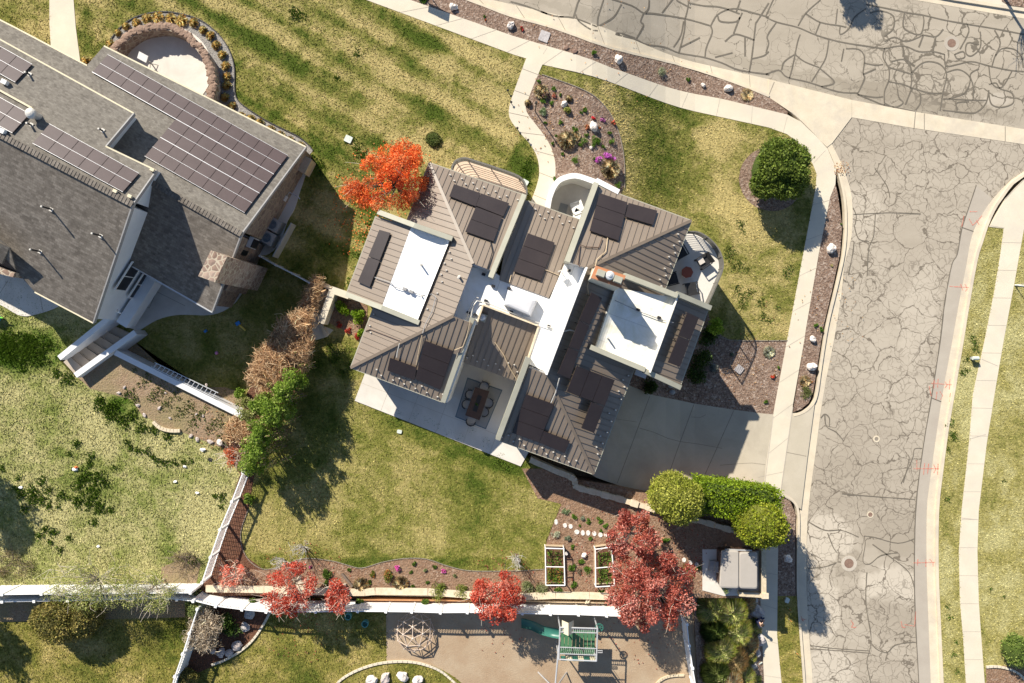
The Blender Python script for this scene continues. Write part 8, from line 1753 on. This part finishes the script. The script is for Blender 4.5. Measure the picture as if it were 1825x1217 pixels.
# ================================================================== things beyond the photo edge whose shadows fall into it
def plan_px(x, y, z):          # where a point above plan pixel (x, y) shows at height z
    return (CX + (x - CX) * H / (H - z), CY + (y - CY) * H / (H - z))
tree('street_tree', 'evergreen street tree just beyond the top edge of the photo', plan_px(1418, -165, 5.0), 5.0 - 1.9, (1.1, 1.0, 1.4), [(0.06, 0.09, 0.02), (0.09, 0.12, 0.03)], 5200, 26, (0.25, 0.5), 0.15, seed=71)
tree('street_tree', 'bare street tree just beyond the top right edge of the photo', plan_px(1770, -40, 4.0), 4.0 - 1.9, (1.8, 1.5, 1.6), [(0.2, 0.15, 0.1)], 300, 34, (0.3, 0.5), 0.08, seed=72, bare=80, twigcol='bark', trunk_r=0.12)
tree('yard_tree', 'evergreen tree just beyond the left edge of the west lawn', plan_px(-95, 770, 5), 5.0, (1.7, 1.9, 1.9), [(0.05, 0.08, 0.02), (0.08, 0.11, 0.03)], 7000, 36, (0.35, 0.65), 0.16, seed=73, drop=0.0)
tree('yard_tree', 'evergreen tree just beyond the left edge of the lower yard', plan_px(-75, 1040, 3.5), 3.2, (1.3, 1.6, 1.5), [(0.05, 0.08, 0.02), (0.08, 0.11, 0.03)], 5000, 28, (0.35, 0.6), 0.16, seed=74, drop=-0.5)
for i, (x, y, lb) in enumerate(((729, -45, 'square street notice on a pole beyond the top edge, left one'), (747, -36, 'square street notice on a pole beyond the top edge, right one'))):
    c = G(x, y, 0.03); t = thing('street_notice', lb, 'sign', c); mb = MB(); mb.tube([c, c + Vector((0, 0, 2.1))], 0.03, 7); mb.build('pole', M['galv'], t)
    mb = MB(); mb.box(c + Vector((0.05, 0, 2.0)), (0.55, 0.03, 0.55), R(18), Matrix.Rotation(R(45), 4, 'Y')); mb.build('board', M['alu'], t)
c = G(722, -50, 0.03); t = thing('mailbox', 'mailbox on a stout post beyond the top edge of the photo', 'mailbox', c); mb = MB(); mb.bar(c, c + Vector((0, 0, 1.3)), 0.3, 0.3); mb.build('post', M['wood'], t); mb = MB(); mb.box(c + Vector((0, 0, 1.4)), (0.35, 0.5, 0.3), 0); mb.build('box', M['black'], t)
# ================================================================== grass and weeds
FH = [path_poly, bed_front, ring_poly, court, [(30, 51), (155, 116), (185, 82), (545, 262), (560, 300), (500, 470), (-140, 500), (-140, 0)], [(770, 300), (935, 350), (1030, 400), (1000, 600), (560, 600), (600, 520), (680, 390)], [(88, -60), (131, -60), (143, 110), (92, 110)], [(806, 310), (812, 294), (828, 287), (886, 305), (937, 337), (938, 352), (815, 345)]]
BH = [(1000, 330), (1230, 395), (1290, 440), (1290, 500), (1262, 560), (1262, 600), (1000, 600)]
grass_tufts('grass', lawn_front, FH, M['blade_front'], 0.0, 190, 0.05, 5)
grass_tufts('grass', lawn_corner, [bed_front, bush_bed, bed_e, BH, path_poly], M['blade_corner'], 0.0, 190, 0.05, 6)
grass_tufts('grass', lawn_back, [patio_poly, bed_hedge, garden, bed_s, [(560, 480), (780, 300), (940, 640), (900, 700), (640, 660), (600, 560), (560, 606)], [(549, 500), (655, 540), (652, 615), (622, 592), (594, 588), (583, 602), (549, 604)]], M['blade_back'], 0.002, 190, 0.05, 7)
grass_tufts('grass', lawn_west, [bed_w, [(288, 1010), (315, 1000), (358, 1004), (345, 1060), (285, 1060)]], M['blade_west'], 0.0, 190, 0.065, 8)
grass_tufts('grass', lawn_shade, [bed_hedge, [(200, 480), (440, 420), (470, 440), (445, 500), (433, 520), (413, 545), (377, 561), (318, 561), (280, 570), (247, 590)]], M['blade_back'], -0.004, 120, 0.05, 9, -0.9)
grass_tufts('grass', lawn_south, [oval, [(440, 1085), (486, 1086), (470, 1112), (445, 1145), (395, 1180), (318, 1215), (345, 1080)], [(-140, 1066), (330, 1068), (330, 1100), (-140, 1112)]], M['blade_south'], 0.0, 170, 0.06, 10, -0.5)
grass_tufts('grass', oval, [], M['blade_south'], 0.03, 170, 0.06, 11, -0.5)
grass_tufts('grass', lawn_strip, [], M['blade_east'], 0.0, 180, 0.05, 12)
grass_tufts('grass', lawn_east, [[(1757, 1190), (1790, 1186), (1830, 1196), (1900, 1210), (1900, 1300), (1759, 1300)]], M['blade_east'], 0.0, 170, 0.05, 13)
grass_tufts('grass', lawn_verge, [], M['blade_south'], 0.0, 170, 0.06, 14)
def weeds(name, spots, cols, drop, seed, dens=260, h=0.13, fade=0.6):
    rng = np.random.default_rng(seed); B = []
    for x, y, r_ in spots:
        c = G(x, y, drop); n = int(dens * 3.14 * (r_ * S) ** 2) + 8; a = rng.random(n) * 6.28; q = rng.random(n) ** fade * r_ * S
        q = q * (1 + 0.35 * np.sin(a * 3 + x)); B.append(np.column_stack([c.x + np.cos(a) * q, c.y + np.sin(a) * q, np.full(n, c.z)]))
    B = np.vstack(B); n = len(B); a = rng.random(n) * 6.28; w = 0.03 + 0.03 * rng.random(n); s = np.column_stack([np.cos(a), np.sin(a), 0 * a]) * w[:, None]
    b = rng.random(n) * 6.28; tip = B + np.column_stack([np.cos(b) * 0.07, np.sin(b) * 0.07, h * (0.5 + rng.random(n))])
    V = np.stack([B - s, B + s, tip], axis=1).reshape(-1, 3)
    o = quads_mesh(name, V, 3, pal(cols, n, rng, 0.25), M['leaf']); o['kind'] = 'stuff'; return o
WG = [(0.045, 0.085, 0.006), (0.065, 0.115, 0.010), (0.09, 0.14, 0.015)]
k0 = lambda pts: [(x / 3.926, 600 + y / 3.926, r_ / 3.926) for x, y, r_ in pts]
weeds('weeds', k0([(540, 745, 34), (640, 830, 30), (625, 890, 34), (490, 820, 24), (600, 975, 60), (690, 985, 55), (740, 1020, 35), (560, 1040, 60), (650, 1050, 40), (290, 1010, 40), (120, 1065, 30), (150, 1095, 40), (230, 1080, 45), (280, 1140, 55), (340, 1080, 35), (220, 1140, 40), (340, 1185, 30), (430, 1110, 40), (540, 1150, 50), (620, 1160, 50), (690, 1180, 45), (650, 1110, 40), (780, 1205, 30), (180, 1210, 35), (700, 1210, 40), (130, 990, 18), (15, 920, 25), (1550, 1120, 35), (1500, 1110, 20), (1550, 1190, 20), (800, 910, 18), (690, 1090, 16), (410, 1190, 20)]) +
      k0([(890, 740, 25), (920, 780, 25), (970, 795, 28), (1030, 800, 28), (1070, 840, 28), (1110, 870, 30), (1160, 885, 32), (1220, 880, 28), (1290, 880, 25), (1340, 870, 22), (700, 480, 45), (760, 510, 55), (700, 440, 40), (810, 490, 40), (770, 560, 45), (840, 580, 40), (930, 560, 50), (1000, 640, 45), (1080, 650, 40), (1180, 700, 40), (900, 400, 35), (950, 440, 30), (880, 620, 35)]) +
      k0([(60, 100, 110), (160, 130, 90), (230, 80, 80), (80, 30, 90), (160, 220, 35), (280, 160, 60), (30, 40, 60), (200, 40, 80), (330, 60, 60), (400, 260, 40), (480, 300, 50)]) + [(70, 955, 8), (95, 948, 10), (80, 944, 8), (168, 930, 8), (123, 958, 7), (90, 967, 6), (340, 994, 8), (345, 1000, 10), (107, 980, 7)], WG, 0.0, 31, 240)
weeds('clover', [(530, 28, 15), (522, 22, 8), (637, 95, 8), (600, 140, 7), (625, 247, 10), (635, 262, 10), (645, 275, 12), (560, 285, 10), (570, 295, 12), (940, 300, 10), (945, 285, 8), (938, 312, 12), (940, 325, 8)], WG, 0.0, 32, 200, 0.09)
weeds('clover', [(1300, 458, 10), (1308, 475, 8), (1298, 445, 7), (1304, 447, 9), (1316, 470, 7), (1322, 478, 9), (1332, 480, 7), (1320, 400, 9), (1324, 412, 6), (1313, 515, 10), (1325, 530, 12), (1338, 520, 10), (1322, 545, 10), (1355, 540, 10), (1360, 565, 9), (1398, 485, 6), (1408, 478, 9), (1403, 490, 7), (1370, 570, 8), (1385, 548, 6)], [(0.06, 0.095, 0.014), (0.09, 0.125, 0.022), (0.12, 0.15, 0.03)], 0.0, 33, 170, 0.08)
weeds('clover', [(842, 765, 9), (820, 778, 8), (800, 770, 9), (780, 758, 9), (865, 790, 10), (890, 820, 12), (760, 748, 8), (740, 742, 8), (715, 735, 8), (905, 835, 8), (600, 640, 12), (590, 620, 10), (625, 650, 10), (610, 665, 9), (660, 440, 10), (640, 480, 12), (650, 420, 10), (625, 505, 12), (640, 455, 9), (660, 400, 9)], [(0.06, 0.105, 0.010), (0.085, 0.14, 0.016)], 0.0, 34, 170, 0.08)
weeds('clover', [(1735, 610, 7), (1738, 622, 8), (1730, 600, 6), (1725, 640, 8), (1715, 665, 8), (1722, 660, 6), (1694, 755, 8), (1700, 780, 9), (1697, 775, 7), (1690, 800, 6), (1688, 890, 6), (1704, 1145, 5), (1700, 1165, 6), (1692, 1100, 6), (1688, 1080, 5), (1705, 1195, 5), (1765, 1050, 4), (1789, 1063, 3), (1788, 858, 4)], [(0.05, 0.09, 0.010), (0.075, 0.12, 0.016)], 0.0, 35, 190, 0.08)
weeds('weeds', [(240 + 19 * (i % 9) + 7 * (i % 4), 695 + 11 * (i % 9) - 9 * (i // 9) + 5 * (i % 3), 5 + 3 * (i % 3)) for i in range(45)], [(0.10, 0.125, 0.03), (0.14, 0.15, 0.05), (0.075, 0.10, 0.02)], 0.02, 36, 60, 0.09, 0.5)
def litter(name, spots, cols, seed):          # fallen leaves lying round the trees
    rng = np.random.default_rng(seed); P = []
    for x, y, r_, n, dr in spots:
        a = rng.random(n) * 6.28; q = rng.random(n) ** 0.7 * r_
        for u, w_ in zip(a, q): P.append(list(G(x + math.cos(u) * w_ * 1.1, y + math.sin(u) * w_, dr + 0.075)))
    P = np.array(P); n = len(P); b = rng.random(n) * 6.28; d = np.column_stack([np.cos(b), np.sin(b), rng.normal(size=n) * 0.3]) * 0.05; e = np.column_stack([-np.sin(b), np.cos(b), rng.normal(size=n) * 0.3]) * 0.035
    o = quads_mesh(name, np.stack([P - d, P + e, P + d, P - e], axis=1).reshape(-1, 3), 4, pal(cols, n, rng, 0.2), M['leaf']); o['kind'] = 'stuff'
litter('fallen_leaves', [(695, 345, 95, 420, 0), (640, 400, 60, 160, 0)], ORANGE, 81)
litter('fallen_leaves', [(540, 1040, 80, 200, 0), (890, 1045, 65, 150, 0), (1140, 1000, 110, 420, 0.0), (1060, 1020, 60, 90, 0), (540, 1120, 70, 70, -0.5), (890, 1110, 60, 60, -0.5), (1150, 1120, 80, 120, -0.5)], [(0.30, 0.07, 0.04), (0.26, 0.12, 0.07), (0.22, 0.06, 0.04)], 82)
litter('fallen_leaves', [(1100, 100, 160, 60, 0), (1500, 300, 14, 60, 0.0), (980, 220, 70, 90, 0), (1455, 560, 90, 60, 0), (1330, 660, 70, 90, 0), (420, 770, 60, 160, 0)], [(0.34, 0.2, 0.09), (0.42, 0.28, 0.14), (0.28, 0.14, 0.07)], 83)
# ================================================================== the person sitting beside the shaded pavement
def person():
    gz = G(1357, 1110, 0.024).z
    o0 = W(1350.5, 1111.5, gz + 0.75); f = Vector((0.93, 0.36, 0)); s = Vector((-f.y, f.x, 0))     # faces the pavement
    base = Vector((o0.x, o0.y, gz)); up = Vector((0, 0, 1)); seat = 0.42
    P = lambda a, b, z: base + f * a + s * b + up * z
    t = thing('person', 'person in navy clothes sitting on a boulder beside the shaded pavement, hands together', 'person', base)
    V, E, Rr = [], [], []
    def v(p, r): V.append(p); Rr.append(r); return len(V) - 1
    pel = v(P(0, 0, seat + 0.08), 0.15); wa = v(P(0.03, 0, seat + 0.25), 0.135); ch = v(P(0.09, 0, seat + 0.45), 0.155); nk = v(P(0.14, 0, seat + 0.60), 0.06); hd = v(P(0.19, 0, seat + 0.70), 0.085); ht = v(P(0.20, 0, seat + 0.80), 0.075)
    E += [(pel, wa), (wa, ch), (ch, nk), (nk, hd), (hd, ht)]
    for k in (-1, 1):
        sh = v(P(0.10, 0.18 * k, seat + 0.50), 0.065); el = v(P(0.20, 0.23 * k, seat + 0.27), 0.047); wr = v(P(0.36, 0.06 * k, seat + 0.22), 0.034); E += [(ch, sh), (sh, el), (el, wr)]
        hp = v(P(0.04, 0.10 * k, seat + 0.05), 0.10); kn = v(P(0.42, 0.13 * k, seat + 0.09), 0.068); an = v(P(0.46, 0.12 * k, 0.09), 0.045); to = v(P(0.62, 0.13 * k, 0.045), 0.04); E += [(pel, hp), (hp, kn), (kn, an), (an, to)]
    me = bpy.data.meshes.new('body'); me.from_pydata([tuple(p - base) for p in V], E, []); ob = bpy.data.objects.new('body', me); COL.objects.link(ob); ob.parent = t
    md = ob.modifiers.new('skin', 'SKIN')
    for i, r_ in enumerate(Rr): me.skin_vertices[0].data[i].radius = (r_, r_)
    me.skin_vertices[0].data[0].use_root = True
    sb = ob.modifiers.new('sub', 'SUBSURF'); sb.levels = 1; sb.render_levels = 2
    m, nt, N, L, Pn = mk('clothed_body')           # navy clothes, bare forearms, neck and face: split by the sitter's own axes
    tc = N.new('ShaderNodeTexCoord'); dt = N.new('ShaderNodeVectorMath'); dt.operation = 'DOT_PRODUCT'; L.new(tc.outputs['Object'], dt.inputs[0]); dt.inputs[1].default_value = tuple(f)
    sx = N.new('ShaderNodeSeparateXYZ'); L.new(tc.outputs['Object'], sx.inputs[0])
    fore = mth(N, L, 'MULTIPLY', mth(N, L, 'GREATER_THAN', dt.outputs['Value'], 0.235), mth(N, L, 'MULTIPLY', mth(N, L, 'GREATER_THAN', sx.outputs['Z'], seat + 0.175), mth(N, L, 'LESS_THAN', sx.outputs['Z'], seat + 0.5)))
    k = mth(N, L, 'MAXIMUM', fore, mth(N, L, 'GREATER_THAN', sx.outputs['Z'], seat + 0.56))
    L.new(mixc(N, L, k, (0.022, 0.028, 0.075), (0.54, 0.34, 0.24)), Pn.inputs['Base Color']); Pn.inputs['Roughness'].default_value = 0.8
    me.materials.append(m)
    hb = MB(); hb.sphere(P(0.185, 0, seat + 0.775), 0.105, 14, 9, (1, 0.95, 0.8)); hb.build('hair', M['hair'], t, True)
    fb = MB(); 
    for q in (-1, 1): fb.sphere(P(0.275, 0.033 * q, seat + 0.73), 0.012, 6, 4)
    fb.build('eyes', M['black'], t)
    nb_ = MB(); nb_.sphere(P(0.285, 0, seat + 0.705), 0.018, 8, 6, (1, 0.8, 1.3))
    for q in (-1, 1): nb_.sphere(P(0.19, 0.09 * q, seat + 0.71), 0.022, 8, 6, (1, 0.5, 1.3))
    nb_.build('nose_and_ears', M['skin'], t, True)
    for q in (-1, 1):                               # hands: palm, four curled fingers and a thumb
        hbm = MB(); w0 = P(0.36, 0.06 * q, seat + 0.22); c = P(0.415, 0.035 * q, seat + 0.21)
        hbm.sphere(c, 0.042, 10, 7, (1.1, 0.85, 0.5))
        for i, ln in enumerate((0.062, 0.072, 0.068, 0.052)):
            r0 = c + f * 0.035 + s * (-0.028 + 0.019 * i); hbm.tube([r0, r0 + f * ln * 0.5 + up * 0.008, r0 + f * ln * 0.85 - up * 0.022], 0.009, 6, True, 0.007)
        th = c - s * (0.035 * q); hbm.tube([th, th + f * 0.028 - s * (0.014 * q) + up * 0.01, th + f * 0.052 - s * (0.008 * q)], 0.011, 6, True, 0.008)
        hbm.build('hand', M['skin'], t, True)
        sm_ = MB(); sm_.sphere(P(0.56, 0.125 * q, 0.05), 0.075, 10, 7, (1.75, 0.75, 0.65)); sm_.v = [tuple(base + (f * (Vector(p) - P(0.56, 0.125 * q, 0.05)).x + s * (Vector(p) - P(0.56, 0.125 * q, 0.05)).y + up * (Vector(p) - P(0.56, 0.125 * q, 0.05)).z) + (P(0.56, 0.125 * q, 0.05) - base)) for p in sm_.v]
        sm_.build('shoe', M['navy'], t, True)
    rock_obj('low grey boulder the person in navy sits on', (1349.5, 1111), 0.30, None, None, 777, 'rock_grey', 0.0, 'boulder', (1, 1, 1.0), 0.4)
person()
# ================================================================== daylight and camera
EL, AZ = R(37), (0.565, -0.825)
sl_ = bpy.data.lights.new('sun', 'SUN'); sl_.energy = 4.8; sl_.angle = R(0.53); sl_.color = (1.0, 0.93, 0.81)
so = bpy.data.objects.new('sun', sl_); COL.objects.link(so)
dv = Vector((AZ[0] * math.cos(EL), AZ[1] * math.cos(EL), -math.sin(EL)))
so.rotation_euler = dv.to_track_quat('-Z', 'Y').to_euler()
w = bpy.data.worlds.new('World'); SC.world = w; w.use_nodes = True
nt = w.node_tree; bg = nt.nodes['Background']; sk_ = nt.nodes.new('ShaderNodeTexSky'); sk_.sky_type = 'NISHITA'
sk_.sun_disc = False; sk_.sun_elevation = EL; sk_.sun_rotation = math.atan2(-AZ[0], -AZ[1])
sk_.altitude = 1400; sk_.air_density = 1.0; sk_.dust_density = 0.6
nt.links.new(sk_.outputs[0], bg.inputs['Color']); bg.inputs['Strength'].default_value = 0.085
cam = bpy.data.cameras.new('camera'); cam.sensor_width = 36; cam.lens = 36 * F / 1825; cam.clip_end = 3000; cam.clip_start = 0.5
co = bpy.data.objects.new('camera', cam); COL.objects.link(co); co.location = (0, 0, H); co.rotation_euler = (0, 0, 0)
SC.camera = co
SC.view_settings.view_transform = 'Standard'; SC.view_settings.look = 'None'; SC.view_settings.exposure = 0.70; SC.view_settings.gamma = 1
SC.render.engine = 'CYCLES'
